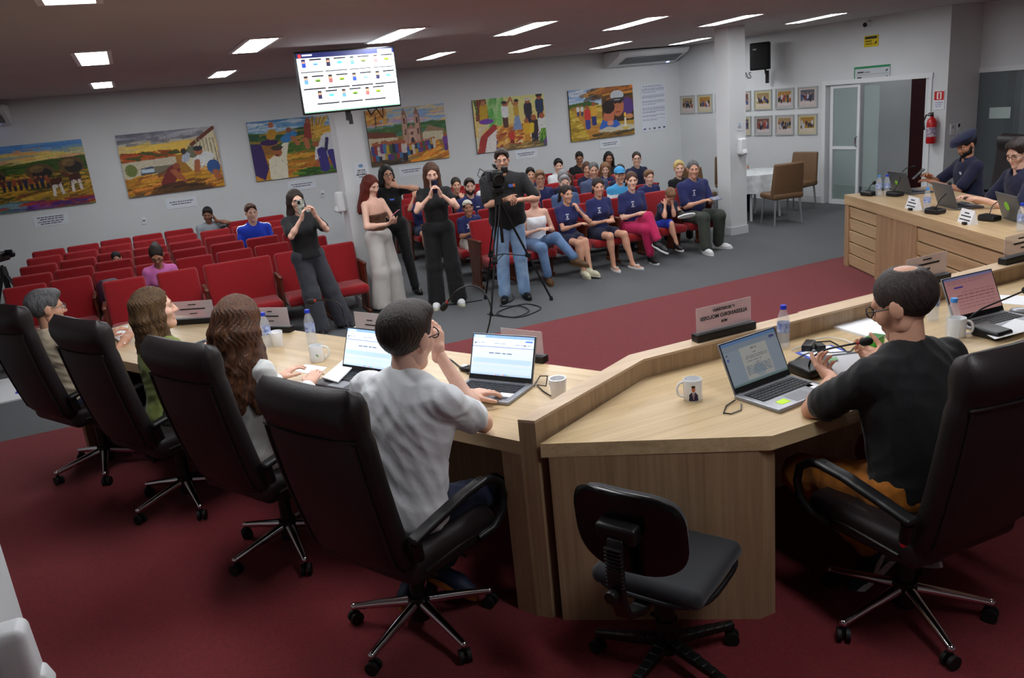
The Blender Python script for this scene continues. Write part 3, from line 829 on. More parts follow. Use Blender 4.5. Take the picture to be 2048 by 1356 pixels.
aircon(9.62, YB, CE - .02, 1.62, 'white ceiling air conditioner with a blue light in the back right corner')
aircon(-2.25, YB, CE - .08, 1.55, 'white ceiling air conditioner cut by the left picture edge')

# ------------------------------------------------------------------ television on the column, loudspeakers
tv = thing('television', 'wall television on an arm showing a page of attendance cards', 'television', (2.17, 8.50, 2.625), .02)
MB().rbox((0, .02, 0), (1.03, .045, .60), .01).build('bezel', BLACK, tv)
MB().rbox((0, .06, -.02), (.7, .05, .36), .02).build('rear_housing', BLACK, tv)
c = Cv(200, 116, (238, 243, 247))
c.rect(0, .92, 1, 1, (36, 42, 92)); c.rect(0, 0, 1, .025, (120, 160, 140)); c.rect(.02, .93, .05, .985, (190, 60, 60)); c.rect(.06, .95, .16, .975, (220, 220, 235)); c.rect(.83, .93, .98, .985, (200, 205, 225))
def tvcell(x, y, k):
    c.rect(x + .03, y + .06, x + .07, y + .20, [(40, 70, 170), (40, 40, 70), (90, 140, 190), (150, 90, 90)][k % 4]); c.rect(x + .03, y + .17, x + .07, y + .20, (40, 40, 40)); c.rect(x + .035, y + .13, x + .065, y + .165, (190, 140, 110))
    c.rect(x + .11, y + .175, x + .23, y + .20, (20, 20, 26))
    c.ell(x + .165, y + .115, .03, .028, [(150, 190, 225), (150, 170, 40), (120, 170, 60), (90, 170, 220)][(k * 3) % 4])
    c.rect(x + .145, y + .10, x + .185, y + .112, [(60, 130, 190), (30, 90, 40), (30, 30, 40), (80, 160, 220)][(k * 3) % 4])
    c.rect(x + .04, y + .03, x + .21, y + .038, (190, 195, 200))
    c.rect(x + .01, y - .03, x + .235, y - .01, (22, 22, 28))
for j in range(2):
    for i in range(4): tvcell(.015 + i * .245, .70 - j * .28, i + j * 2)
for i in range(3): tvcell(.13 + i * .245, .16, i + 5)
card('screen', c, 1.0, .565, SCREEN, tv, z=-.0035)
m = MB(); m.box((.05, .35, -.05), (.10, .7, .06)); m.box((.05, .72, -.05), (.16, .9, .05)); m.build('wall_arm', BLACK, tv, smooth=False)
m = MB(); m.box((-.05, .05, -.33), (.05, .04, .12)); m.box((-.03, .06, -.38), (.03, .05, .10)); m.build('mount_hook', BLACK, tv, smooth=False)
MB().tube([(.15, .06, -.27), (.2, .08, -.36), (.27, .1, -.30), (.33, .1, -.40), (.34, .1, -.30)], .008).build('cable', BLACK, tv)
o = tag(MB().rbox((0, 0, 0), (.36, .36, .09), .01).build('junction_box', mat('box_grey_white', (190, 192, 194)), loc=(2.37, 9.42, CE - .046)), 'pale grey duct box on the ceiling behind the television', 'duct box')

def wall_speaker(label, loc, rz, br=True):
    t = thing('loudspeaker', label, 'loudspeaker', loc, rz)
    pf = lambda x, y, z: (x * (1.0 if y < 0 else .78), y, z)
    MB().rbox((0, 0, 0), (.34, .30, .46), .02, prof=pf).build('cabinet', BLACKM, t)
    MB().rbox((0, -.155, -.01), (.29, .012, .40), .005).build('grille', mat('speaker_grille', (24, 24, 27), rough=.7, bump=.4, bscale=300), t)
    MB().box((-.08, -.163, .12), (.06, .003, .025)).build('badge', ALU, t, smooth=False)
    if br:
        m = MB(); m.tube([(.04, .10, -.2), (.04, .16, -.3), (.04, .27, -.34)], .018); m.box((.04, .27, -.36), (.06, .03, .22)); m.build('bracket', BLACK, t)
    return t
wall_speaker('black wall loudspeaker on a bracket over the framed photographs', rwp(2.60, 2.58, .34), -.95)
wall_speaker('black loudspeaker half hidden behind the television', (1.98, 9.30, 2.70), .1, br=False)

# ------------------------------------------------------------------ framed group photographs on the right wall
FRM = mat('pale_silver_frame', (176, 178, 176), rough=.5)
def photo(k):
    r = np.random.RandomState(30 + k)
    c = Cv(44, 36, [(196, 186, 180), (200, 190, 150), (180, 178, 178)][k % 3])
    c.rect(.1, .30, .9, .9, [(150, 130, 90), (160, 120, 50), (90, 90, 100), (110, 80, 70)][k % 4])
    for j in range(14):
        x = .14 + .72 * r.rand(); y = .30 + .28 * r.rand()
        c.ell(x, y + .05, .055, .13, [(40, 40, 55), (60, 70, 120), (150, 60, 50), (190, 190, 195), (50, 50, 60)][r.randint(5)]); c.ell(x, y + .2, .022, .04, (190, 140, 115))
    c.rect(.1, .12, .9, .24, (205, 190, 186))
    return c
nt_ = ['leftmost', 'second', 'third', 'fourth', 'fifth', 'sixth', 'rightmost, next to the glass door']
for row, z in ((0, 1.82), (1, 1.36)):
    for k in range(7):
        if row == 1 and k < 3: continue
        s_ = .25 + k * .515
        t = thing('picture_frame', 'small framed group photograph, %s row, %s' % (('upper', 'lower')[row], nt_[k] if row == 0 else nt_[k].replace('fourth', 'leftmost').replace('fifth', 'second').replace('sixth', 'third')), 'picture frame', rwp(s_, z, .001), RW, 'framed group photographs on the right wall')
        m = MB()
        for (lo, hi) in (((-.215, -.022, -.18), (.215, 0, -.155)), ((-.215, -.022, .155), (.215, 0, .18)), ((-.215, -.022, -.155), (-.19, 0, .155)), ((.19, -.022, -.155), (.215, 0, .155))): m.b2(lo, hi)
        m.build('frame', FRM, t, smooth=False)
        card('photograph', photo(k + row * 7), .38, .31, PRINT, t, z=-.010)
tt = thing('wall_lettering', 'grey metal letters partly hidden behind the right column', 'lettering', rwp(1.93, 2.27, .004), RW)
text_mesh('letters', 'AS', .17, mat('letter_grey', (120, 122, 124), rough=.4, metal=.4), tt, (0, 0, 0), ext=.004)

# ------------------------------------------------------------------ signs, camera, extinguisher, controls
t = thing('door_sign', 'white direction sign with green top border above the doorway', 'sign', rwp(4.62, 2.125, .001), RW)
MB().b2((-.33, -.012, -.115), (.33, 0, .115)).build('panel', mat('sign_white', (196, 202, 206), rough=.5), t, smooth=False)
c = Cv(90, 32, (196, 202, 206)); c.rect(0, .86, 1, 1, (40, 140, 90)); c.rect(0, 0, .03, 1, (40, 140, 90)); c.rect(.1, .55, .28, .66, (50, 55, 60)); c.rect(.30, .57, .45, .64, (110, 115, 120)); c.rect(.1, .18, .22, .32, (60, 65, 70)); c.rect(.05, .45, .97, .47, (150, 155, 160))
c.poly([(.86, .55), (.94, .76), (.94, .6)], (50, 55, 60)); c.poly([(.86, .12), (.94, .34), (.94, .18)], (50, 55, 60))
card('print', c, .66, .23, PRINT, t, z=-.0135)
t = thing('warning_sign', 'small yellow warning sign under the security camera', 'sign', rwp(4.59, 2.615, .001), RW)
MB().b2((-.13, -.008, -.085), (.13, 0, .085)).build('panel', mat('sign_yellow', (222, 196, 30), rough=.5), t, smooth=False)
c = Cv(48, 32, (222, 196, 30)); c.rect(.08, .70, .9, .92, (60, 60, 50)); c.rect(.1, .45, .55, .55, (120, 105, 20)); c.rect(.1, .2, .6, .3, (120, 105, 20)); c.poly([(.68, .2), (.9, .5), (.9, .25)], (50, 45, 20))
card('print', c, .26, .17, PRINT, t, z=-.0095)
t = thing('security_camera', 'white dome security camera with dark lens at the top of the right wall', 'camera', rwp(4.54, 2.885, .0), RW)
MB().lathe([(.055, 0), (.055, -.03), (.04, -.06), (.04, -.10)], (0, 0, 0), 16, axis='y', cap=True).build('body', WHITE, t)
MB().sphere((0, -.10, -.02), .036, 14, 8).build('lens', BLACK, t)
t = thing('fire_extinguisher', 'red fire extinguisher hanging beside the doorway', 'fire extinguisher', rwp(5.75, 1.04, .09), RW)
MB().lathe([(.0, 0), (.065, 0), (.072, .015), (.072, .30), (.06, .35), (.03, .375), (.025, .40)], n=20).build('cylinder', mat('extinguisher_red', (190, 22, 26), rough=.3, coat=.3), t)
MB().lathe([(.0735, .10), (.0735, .24)], n=20).build('label', mat('extinguisher_label', (214, 205, 205), rgb2=(90, 60, 120), vscale=30), t)
m = MB(); m.cyl((0, 0, .39), (0, 0, .43), .022); m.box((0, -.03, .445), (.025, .10, .015)); m.box((0, -.03, .42), (.02, .09, .01), rx=.2); m.build('valve', BLACK, t)
MB().tube([(0, -.02, .41), (-.07, -.04, .42), (-.10, -.05, .33), (-.085, -.05, .2)], .012).build('hose', BLACK, t)
t = thing('extinguisher_sign', 'small red and white sign above the fire extinguisher', 'sign', rwp(5.79, 1.66, .001), RW)
MB().b2((-.085, -.006, -.14), (.085, 0, .14)).build('panel', WHITE, t, smooth=False)
c = Cv(34, 56, (225, 226, 230)); c.rect(.06, .5, .94, .96, (200, 40, 40)); c.rect(.3, .56, .7, .9, (235, 235, 235)); c.rect(.42, .58, .6, .86, (200, 40, 40)); textlines(c, [(.38, .15, .85, .02), (.28, .15, .8, .02), (.18, .2, .7, .02)], 0, 1, (130, 140, 180))
card('print', c, .17, .28, PRINT, t, z=-.0075)
for k, (x, z, lab, w_) in enumerate(((jx + .14, 1.22, 'white wall control panel near the beret', .09), (jx + .27, 1.23, 'dark faced wall control next to the white control panel', .08))):
    t = thing('wall_control', lab, 'wall control', (x, jy - .02, z))
    MB().rbox((0, -.01, 0), (w_, .02, .16), .006).build('case', WHITE, t)
    MB().b2((-.022, -.022, .01), (.022, -.02, .06)).build('display', mat('display_dark', (60, 62, 66)) if k else mat('display_pale', (170, 175, 178)), t, smooth=False)

# soap dispensers and notices on the columns
def dispenser(label, loc, rz):
    t = thing('soap_dispenser', label, 'soap dispenser', loc, rz)
    pf = lambda x, y, z: (x * (1 - .12 * (z > 0)), y * (1.0 if z > -.05 else 1.1), z)
    MB().rbox((0, -.05, 0), (.125, .10, .24), .03, n=3, prof=pf).build('body', WHITE, t)
    MB().rbox((0, -.085, -.085), (.09, .08, .075), .02, n=3, rx=-.35).build('push_lever', WHITE, t)
    MB().cyl((0, -.06, -.12), (0, -.06, -.14), .012).build('nozzle', mat('nozzle_grey', (150, 150, 152)), t)
    return t
dispenser('white soap dispenser on the right column', (8.13, 9.70, 1.30), 0)
dispenser('white soap dispenser on the left column behind the red-haired woman', (2.22, 9.78, 1.30), -PI / 2)
dispenser('large near white soap dispenser on the column at the bottom left', (-.54, 2.09, 1.09), PI / 2).scale = (.85, .8, .85)
for (x, y, z, lab, w_, h_) in ((8.13, 9.70, 1.58, 'small printed notice above the soap dispenser on the right column', .10, .12), (2.44, 9.62, 1.62, 'printed notice sheet on the left column', .18, .25)):
    t = thing('notice', lab, 'notice', (x, y - .001, z))
    MB().b2((-w_ / 2, -.003, -h_ / 2), (w_ / 2, 0, h_ / 2)).build('sheet', CARD, t, smooth=False)
    c = Cv(40, 50, (214, 219, 226)); c.ell(.5, .82, .16, .08, (110, 150, 190)); textlines(c, [(.62, .25, .75, .03), (.52, .2, .8, .03), (.42, .15, .85, .04), (.30, .3, .7, .03)], 0, 1, (70, 72, 80), 3)
    card('print', c, w_, h_, PRINT, t, z=-.0045)

# ------------------------------------------------------------------ round table and tan chairs
t = thing('round_table', 'round table under a white patterned cloth behind the right column', 'table', (9.25, 10.72, 0))
MB().lathe([(0, .74), (.5, .74), (.5, .715), (0, .715)], n=36).build('table_top', WHITE, t)
for k in range(4):
    a = PI / 4 + k * PI / 2
    MB().tube([(.38 * math.cos(a), .38 * math.sin(a), .72), (.42 * math.cos(a), .42 * math.sin(a), 0)], .02).build('leg', WHITE, t)
CLOTH = mat('patterned_cloth', (225, 228, 228), rough=.85, rgb2=(190, 196, 200), vscale=14, detail=6)
m = MB(); n = 96; vs = []
for (r_, z_, f_) in ((.0, .757, 0), (.50, .757, 0), (.522, .745, .3), (.535, .66, .8), (.55, .55, 1), (.56, .46, 1.2)):
    for j in range(n):
        a = 2 * PI * j / n
        rr_ = r_ + f_ * .022 * math.sin(a * 11 + math.sin(a * 3))
        vs.append((rr_ * math.cos(a), rr_ * math.sin(a), z_))
m.add(vs, [(i * n + j, i * n + (j + 1) % n, (i + 1) * n + (j + 1) % n, (i + 1) * n + j) for i in range(5) for j in range(n)])
tag(m.build('tablecloth', CLOTH, loc=(9.25, 10.72, 0)), 'white patterned tablecloth draped over the round table', 'tablecloth')
def tan_chair(label, loc, rz):
    t = thing('side_chair', label, 'chair', loc, rz, 'tan upholstered chairs around the round table')
    MB().rbox((0, .02, .45), (.50, .48, .09), .035, n=3).build('seat', BROWNL, t)
    pf = lambda x, y, z: (x * (1 - .10 * (z > .2) + .02), y - .06 * (x / .25) ** 2 * -1, z)
    MB().rbox((0, -.24, .70), (.52, .07, .50), .03, n=3, rx=.14, prof=pf).build('backrest', BROWNL, t)
    for sx in (-1, 1):
        for sy in (-1, 1):
            MB().tube([(sx * .2, .02 + sy * .18, .42), (sx * .23, .02 + sy * .22, 0)], [.018, .013]).build('leg', mat('pale_metal_leg', (160, 162, 166), rough=.35, metal=.6), t)
    return t
tan_chair('tan upholstered chair with its back to the camera at the round table', (9.08, 9.86, 0), -.25)
tan_chair('tan upholstered chair to the right of the round table by the wall', (10.12, 10.62, 0), 1.75)
tan_chair('tan upholstered chair left of the right column', (8.36, 11.08, 0), -1.2)
tan_chair('tan upholstered chair mostly hidden behind the right column', (9.50, 11.56, 0), 2.7)
# ------------------------------------------------------------------ executive swivel chairs
def star_base(t, r, legmat, rot, zleg=.10, wheel=.029):
    for k in range(5):
        a = rot + k * 2 * PI / 5
        dx, dy = math.cos(a), math.sin(a)
        m = MB()
        P = [Vector((dx * .04, dy * .04, .135)), Vector((dx * r * .6, dy * r * .6, .108)), Vector((dx * r, dy * r, .082))]
        m.tube(P, [.024, .019, .015], 10)
        m.sphere((dx * r, dy * r, .082), .017, 10, 6)
        lg = m.build('leg', legmat, t)
        w_ = MB()
        px, py = dx * r, dy * r
        b = a + .7 + k * .9
        ax = Vector((math.cos(b), math.sin(b), 0))
        for sg in (-1, 1):
            c0 = Vector((px, py, wheel)) + ax * sg * .008
            w_.cyl(c0, c0 + ax * sg * .016, wheel, 14)
        w_.tube([(px, py, wheel + .008), (px, py, .078)], .010, 8)
        w_.build('caster', RUBBER, lg)

def exec_chair(label, loc, rz, tilt=.20, rot=.3, brand=False):
    t = thing('office_chair', label, 'office chair', loc, rz, 'dark leather executive chairs behind the desks')
    star_base(t, .315, CHROME, rot)
    m = MB(); m.cyl((0, 0, .06), (0, 0, .17), .045, 18); m.cyl((0, 0, .17), (0, 0, .33), .032, 16); m.cyl((0, 0, .33), (0, 0, .41), .024, 14)
    m.build('gas_column', BLACK, t)
    m = MB(); m.rbox((0, 0, .415), (.22, .30, .05), .02); m.tube([(.08, .05, .41), (.26, .05, .40)], .007); m.build('mechanism', BLACK, t)
    # seat: thick cushion with a rolled front
    pf = lambda x, y, z: (x, y, z + .018 * (1 - (x / .27) ** 2) * (z > 0) - .05 * max(0, (y - .12) / .15) ** 2)
    st = MB().rbox((0, .01, .485), (.54, .55, .13), .05, n=4, prof=pf).build('seat', LEATHER, t)
    for sx in (-1, 1):
        MB().tube([(sx * .272, -.20, .475), (sx * .274, 0, .478), (sx * .270, .16, .468), (sx * .25, .25, .43)], .006, 6).build('piping', LEATHER, st)
    # backrest: a tall slab whose lower end curls under the seat, thicker roll at the top
    cs = []
    L = [(0, .0), (.06, .06), (.14, .15), (.25, .30), (.36, .46), (.47, .60), (.58, .72)]
    N = 15
    W_ = .27
    H_ = .89
    vs = []; fs = []
    m = MB()
    def cl(v):              # centre line (y, z) of the back, v 0..1
        z = .40 + v * H_ * math.cos(tilt)
        y = -.24 - math.sin(tilt) * v * H_ + .10 * max(0, .16 - v) / .16 * 1.0 - .025 * math.sin(v * PI)
        return y, z
    rows = 26; cols = 12
    def th(v):
        b = .048
        if v > .82: b = .048 + .022 * math.sin(min(1, (v - .82) / .16) * PI)
        if v > .965: b *= max(.05, math.sqrt(max(0, 1 - ((v - .965) / .035) ** 2)))
        if v < .05: b *= max(.1, math.sqrt(max(0, 1 - ((.05 - v) / .05) ** 2)))
        return b
    def hw(v):
        w = W_ * (1 - .03 * (v > .8)) * (.93 + .07 * math.sin(min(1, v * 1.6) * PI / 2))
        if v > .94: w -= .035 * ((v - .94) / .06) ** 2
        return w
    front = []; back = []
    for i in range(rows + 1):
        v = i / rows
        v = v if i not in (0, rows) else v
        y, z = cl(v); b = th(v); w_ = hw(v)
        ring = []
        nn = 28
        for j in range(nn):
            a = 2 * PI * j / nn
            ca, sa = math.cos(a), math.sin(a)
            ex = abs(ca) ** .35 * (1 if ca >= 0 else -1)
            ey = abs(sa) ** .55 * (1 if sa >= 0 else -1)
            xx = ex * w_
            curve = .03 * (xx / W_) ** 2
            vs.append((xx, y + ey * b * math.cos(tilt) + curve, z + ey * b * math.sin(tilt)))
    nn = 28
    for i in range(rows):
        for j in range(nn):
            k = (j + 1) % nn
            fs.append((i * nn + j, i * nn + k, (i + 1) * nn + k, (i + 1) * nn + j))
    fs.append(tuple(range(nn))[::-1]); fs.append(tuple(rows * nn + j for j in range(nn)))
    m.add(vs, fs)
    bk = m.build('backrest', LEATHER, t, ang=60)
    # seams: across under the head roll, and piping near both edges
    y, z = cl(.80); s_ = []
    for j in range(9):
        u = -1 + j / 4
        s_.append((u * .245, y - .050 * math.cos(tilt) + .03 * u * u, z - .05 * math.sin(tilt)))
    MB().tube(s_, .006, 6).build('head_seam', LEATHER, bk)
    for sx in (-1, 1):
        P = []
        for i in range(14):
            v = .06 + .73 * i / 13
            y, z = cl(v)
            P.append((sx * (hw(v) - .035), y - .047 * math.cos(tilt) + .024, z - .047 * math.sin(tilt)))
        MB().tube(P, .006, 6).build('side_piping', LEATHER, bk)
    # armrests: flat sloping pad, loop down to the seat front
    for sx in (-1, 1):
        x = sx * .305
        m = MB()
        P = [(x, -.27, .655), (x, -.15, .675), (x, .02, .70), (x, .15, .705)]
        for i in range(3):
            a_, b_ = Vector(P[i]), Vector(P[i + 1])
            mid = (a_ + b_) / 2; d = b_ - a_
            m.rbox(mid, (.055, d.length + .03, .028), .012, rx=math.atan2(d.z, d.y))
        m.build('arm_pad', BLACK, t)
        m = MB()
        m.tube([(x, .12, .703), (x, .20, .69), (x, .26, .645), (x, .275, .58), (x, .255, .515), (x * .97, .20, .465), (x * .9, .12, .45)], [.018, .018, .017, .017, .017, .018, .018], 10)
        m.build('arm_loop', BLACK, t)
        MB().tube([(x * .95, -.24, .56), (x, -.26, .64)], .022, 10).build('arm_bracket', BLACK, t)
    if brand:
        MB().cyl((-.288, -.235, .545), (-.296, -.235, .545), .012, 12).build('red_badge', mat('red_badge', (200, 20, 24)), t)
    return t
RL = math.atan2(NV.y, NV.x) - PI / 2           # chairs of the left wing face the desk
exec_chair('dark brown leather office chair of the white T-shirt man, nearest of the left row', (.735, 2.98, DZ), RL + .0, rot=1.0)
exec_chair('dark brown leather office chair of the woman in the white blazer', (.36, 4.02, DZ), RL, rot=.8)
exec_chair('dark brown leather office chair of the woman in green', (-.09, 4.96, DZ), RL, rot=.9)
exec_chair('dark brown leather office chair of the beige polo man, farthest left', (-.555, 5.86, DZ), RL + .03, rot=.7)
exec_chair('dark leather office chair of the black-shirted man with a red badge under the arm', (2.46, 1.98, DZ), -.03, rot=.62, brand=True)
exec_chair('empty dark leather office chair cut by the right picture edge', (3.75, 1.95, DZ), .1, rot=.2)
exec_chair('dark leather office chair behind the man in the beret', (8.24, 5.93, DZ), 1.144, tilt=.12)
exec_chair('dark leather office chair behind the bespectacled man at the right desk', (7.56, 4.77, DZ), 1.144, tilt=.12)

# ------------------------------------------------------------------ small black task chair in front
sc_ = thing('task_chair', 'small black task chair with low backrest standing before the centre desk', 'office chair', (1.50, 2.25, DZ), -1.05)
for k in range(5):
    a = .9 + k * 2 * PI / 5
    dx, dy = math.cos(a), math.sin(a)
    m = MB()
    p0 = Vector((dx * .03, dy * .03, .10)); p1 = Vector((dx * .28, dy * .28, .085))
    for i in range(6):
        f0, f1 = i / 6, (i + 1) / 6
        q = p0.lerp(p1, (f0 + f1) / 2)
        m.rbox(q, ((p1 - p0).length / 6 + .012, .05 - .02 * f0, .04 - .012 * f0), .008, rz=a)
    lg = m.build('leg', BLACK, sc_)
    w_ = MB(); b = a + 1.1
    ax = Vector((math.cos(b), math.sin(b), 0))
    for sg in (-1, 1):
        c0 = Vector((dx * .28, dy * .28, .028)) + ax * sg * .006
        w_.cyl(c0, c0 + ax * sg * .018, .028, 16)
    w_.tube([(dx * .28, dy * .28, .03), (dx * .28, dy * .28, .075)], .010)
    w_.build('caster', RUBBER, lg)
m = MB(); m.cyl((0, 0, .055), (0, 0, .20), .042, 18); m.cyl((0, 0, .20), (0, 0, .38), .035, 18); m.build('gas_column', BLACK, sc_)
FABRIC = mat('black_woven_fabric', (30, 32, 37), rough=.85, bump=.3, bscale=500, sheen=.2)
pf = lambda x, y, z: (x * (1 + .10 * (y > 0) * y / .2), y, z + .02 * (1 - (x / .25) ** 2) * (z > 0) - .03 * max(0, y / .22) ** 2)
se = MB().rbox((0, .03, .43), (.44, .43, .075), .036, n=4, prof=None).build('seat', FABRIC, sc_)
m = MB(); n = 40
def sq(a, hx, hy, e): 
    return (abs(math.cos(a)) ** e * hx * (1 if math.cos(a) >= 0 else -1), abs(math.sin(a)) ** e * hy * (1 if math.sin(a) >= 0 else -1))
m = MB(); P = [(*[v + o for v, o in zip(sq(2 * PI * j / n, .226, .222, .55), (0, .03))], .405) for j in range(n + 1)]
m.tube(P, .010, 8, cap=False); m.build('edge_trim', BLACK, se)
def round_slab(hx, hz, d, y0, z0, tilt_, name, mt, par):
    m = MB(); vs = []; fs = []; prof = [(.0, -d), (.90, -d), (.97, -d * .8), (1, 0), (.97, d * .8), (.90, d), (0, d)]
    for (k_, o_) in prof:
        for j in range(n):
            x, z = sq(2 * PI * j / n, hx * k_, hz * k_, .62)
            v = Vector((x, o_ + .10 * (x / .2) ** 2 * .35, z)); v = Matrix.Rotation(tilt_, 3, 'X') @ v
            vs.append((v.x, v.y + y0, v.z + z0))
    for i in range(len(prof) - 1):
        for j in range(n): fs.append((i * n + j, i * n + (j + 1) % n, (i + 1) * n + (j + 1) % n, (i + 1) * n + j))
    m.add(vs, fs)
    return m.build(name, mt, par, ang=50)
bk = round_slab(.205, .155, .028, -.265, .72, .12, 'backrest', FABRIC, sc_)
sh = round_slab(.215, .165, .014, -.285, .72, .12, 'back_shell', mat('glossy_black_plastic', (9, 9, 11), rough=.25, spec=.5), sc_)
m = MB(); m.rbox((0, -.325, .745), (.15, .055, .065), .012, rx=.12); m.build('bracket', BLACK, sc_)
m = MB()
P = [Vector((0, -.345, .72)), Vector((0, -.36, .60)), Vector((0, -.355, .50)), Vector((0, -.32, .42)), Vector((0, -.22, .375)), Vector((0, -.05, .375))]
for i in range(5):
    a_, b_ = P[i], P[i + 1]; d = b_ - a_
    m.rbox((a_ + b_) / 2, (.062, d.length + .02, .03), .01, rx=math.atan2(d.z, d.y))
sp = m.build('spine_bar', BLACK, sc_)
for k in range(11):
    MB().rbox((0, -.368 + .0006 * k, .70 - k * .0145), (.066, .02, .007), .003).build('rib', BLACK, sp)
m = MB(); m.lathe([(0, 0), (.022, 0), (.025, .012), (.02, .03), (0, .032)], (0, 0, 0), 14, axis='y'); kb = m.build('knob', BLACK, sp); kb.location = (-.0, -.41, .535)

# ------------------------------------------------------------------ auditorium seats
def seat_proto(w, wide=False):
    t = thing('auditorium_seat', 'x', 'auditorium seat')
    pf = lambda x, y, z: (x, y - .02 * (1 - (2 * x / w) ** 2) * (1 if y < 0 else 0), z)
    MB().rbox((0, .02, .595), (w, .085, .50), .035, n=3, rx=-.17, prof=pf).build('backrest', SEATRED, t)
    MB().rbox((0, .068, .575), (w - .03, .02, .50), .01, n=1, rx=-.17).build('back_board', mat('seat_back_board', (70, 14, 18), rough=.6), t)
    pf2 = lambda x, y, z: (x, y, z + .014 * (1 - (2 * x / w) ** 2) * (z > 0))
    MB().rbox((0, -.25, .345), (w - .015, .44, .105), .04, n=3, prof=pf2).build('seat_cushion', SEATRED, t)
    return t
def seat_side(t, x):
    m = MB()
    m.add([(x - .012, -.30, .60), (x - .012, .10, .60), (x - .012, .06, .04), (x - .012, -.20, .04), (x + .012, -.30, .60), (x + .012, .10, .60), (x + .012, .06, .04), (x + .012, -.20, .04)],
          [(0, 1, 2, 3), (7, 6, 5, 4), (0, 4, 5, 1), (1, 5, 6, 2), (2, 6, 7, 3), (3, 7, 4, 0)])
    s = m.build('side_panel', DARKWOOD, t, smooth=False)
    MB().rbox((x, -.08, .025), (.043, .34, .05), .012).build('foot', DARKWOOD, s)
    MB().rbox((x, -.10, .612), (.043, .42, .032), .012).build('armrest', DARKWOOD, t)
    return s
sp_n = seat_proto(.425); seat_side(sp_n, -.226)
sp_e = seat_proto(.425); seat_side(sp_e, -.226); seat_side(sp_e, .226)
sp_rn = seat_proto(.47); seat_side(sp_rn, -.252)
sp_re = seat_proto(.47); seat_side(sp_re, -.252); seat_side(sp_re, .252)
sp_w = seat_proto(.74, True); seat_side(sp_w, -.395)
used = {id(q): 0 for q in (sp_n, sp_e, sp_w, sp_rn, sp_re)}
ORD = ['first', 'second', 'third', 'fourth', 'fifth', 'sixth', 'seventh', 'eighth', 'ninth']
def put_seat(kind, x, y, label, rz=0.0):
    pr = {'n': sp_n, 'e': sp_e, 'w': sp_w, 'rn': sp_rn, 're': sp_re}[kind]
    if not used[id(pr)]:
        used[id(pr)] = 1; o = pr; o.location = (x, y, 0); o.rotation_euler = (0, 0, rz)
    else:
        o = dup(pr, (x, y, 0), rz)
    o['label'] = label; o['group'] = 'red auditorium seats'
COLX = [-1.33, -.88, -.445, 0.0, .45, .92, 1.38, 1.86]
RY = [9.45, 10.30, 11.10, 11.92, 12.72, 13.45]
SEATY = {}
for r_ in range(6):
    if r_ == 0:
        for (k_, x, nm) in (('n', -.33, 'second from the left'), ('n', .21, 'beside the extra-wide one'), ('w', .855, 'extra-wide one'), ('n', 1.48, 'right of the extra-wide one'), ('e', 2.0, 'at the aisle by the left column')):
            put_seat(k_, x, 9.48 + .03 * x, 'red auditorium seat, front row of the left block, ' + nm)
        continue
    for c_, x in enumerate(COLX):
        y = RY[r_] + .06 * x - (.10 if c_ < 2 else 0)
        put_seat('e' if c_ == 7 else 'n', x, y, 'red upholstered auditorium seat, left block, %s row from the front, %s from the left wall' % (ORD[r_], ORD[c_]))
for r_, y in enumerate((9.62, 10.55, 11.48, 12.38, 13.22, 14.02)):
    n_ = 7 if r_ < 3 else 9
    for c_ in range(n_):
        x = 3.98 + c_ * .51
        put_seat('re' if c_ == n_ - 1 else 'rn', x, y, 'red upholstered auditorium seat, right block, %s row from the front, %s from the aisle' % (ORD[r_], ORD[c_]))
# ------------------------------------------------------------------ things on the desks
def scr_browser():
    c = Cv(120, 76, (225, 236, 250)); c.grad(0, 0, 1, 1, (206, 226, 250), (236, 243, 252))
    c.rect(0, .93, 1, 1, (150, 190, 240)); c.rect(.03, .945, .2, .985, (235, 242, 252)); c.rect(.1, .87, .7, .91, (250, 252, 255)); c.rect(.86, .86, .98, .90, (90, 140, 230))
    c.rect(0, .70, 1, .715, (90, 110, 190)); textlines(c, [(.80, .03, .2, .008), (.80, .36, .55, .010), (.79, .7, .95, .008)], 0, 1, (110, 115, 140)); c.ell(.04, .79, .012, .02, (60, 60, 80)); c.ell(.86, .78, .012, .02, (60, 60, 80))
    textlines(c, [(.55, .28, .66, .014)], 0, 1, (90, 95, 120), 3); c.rect(.02, .30, .98, .42, (190, 215, 248)); c.rect(.02, .18, .98, .24, (205, 225, 250)); c.rect(0, 0, 1, .045, (190, 210, 240))
    for k in range(8): c.rect(.42 + k * .03, .01, .435 + k * .03, .035, [(230, 120, 60), (70, 120, 220), (90, 180, 90), (220, 190, 70)][k % 4])
    return c
def scr_doc():
    c = Cv(120, 76, (128, 140, 152)); c.rect(0, .93, 1, 1, (90, 120, 160)); c.rect(0, .80, 1, .93, (120, 132, 144)); c.rect(.28, .07, .78, .80, (158, 160, 156)); c.rect(.86, .84, .95, .89, (60, 62, 110)); c.rect(0, 0, 1, .05, (96, 120, 118))
    textlines(c, [(.74, .48, .58, .007), (.70, .30, .78, .006), (.64, .50, .56, .006), (.57, .36, .74, .006), (.535, .34, .74, .006), (.47, .36, .62, .007), (.40, .5, .58, .008)], 0, 1, (62, 66, 74), 5)
    textlines(c, [(.36 - i * .026, .31, .75, .005) for i in range(11)], 0, 1, (78, 96, 116), 8); c.ell(.53, .22, .10, .14, (90, 120, 140), .35)
    c.rect(.03, .60, .06, .64, (70, 80, 150)); c.rect(.03, .72, .06, .74, (60, 62, 70))
    return c
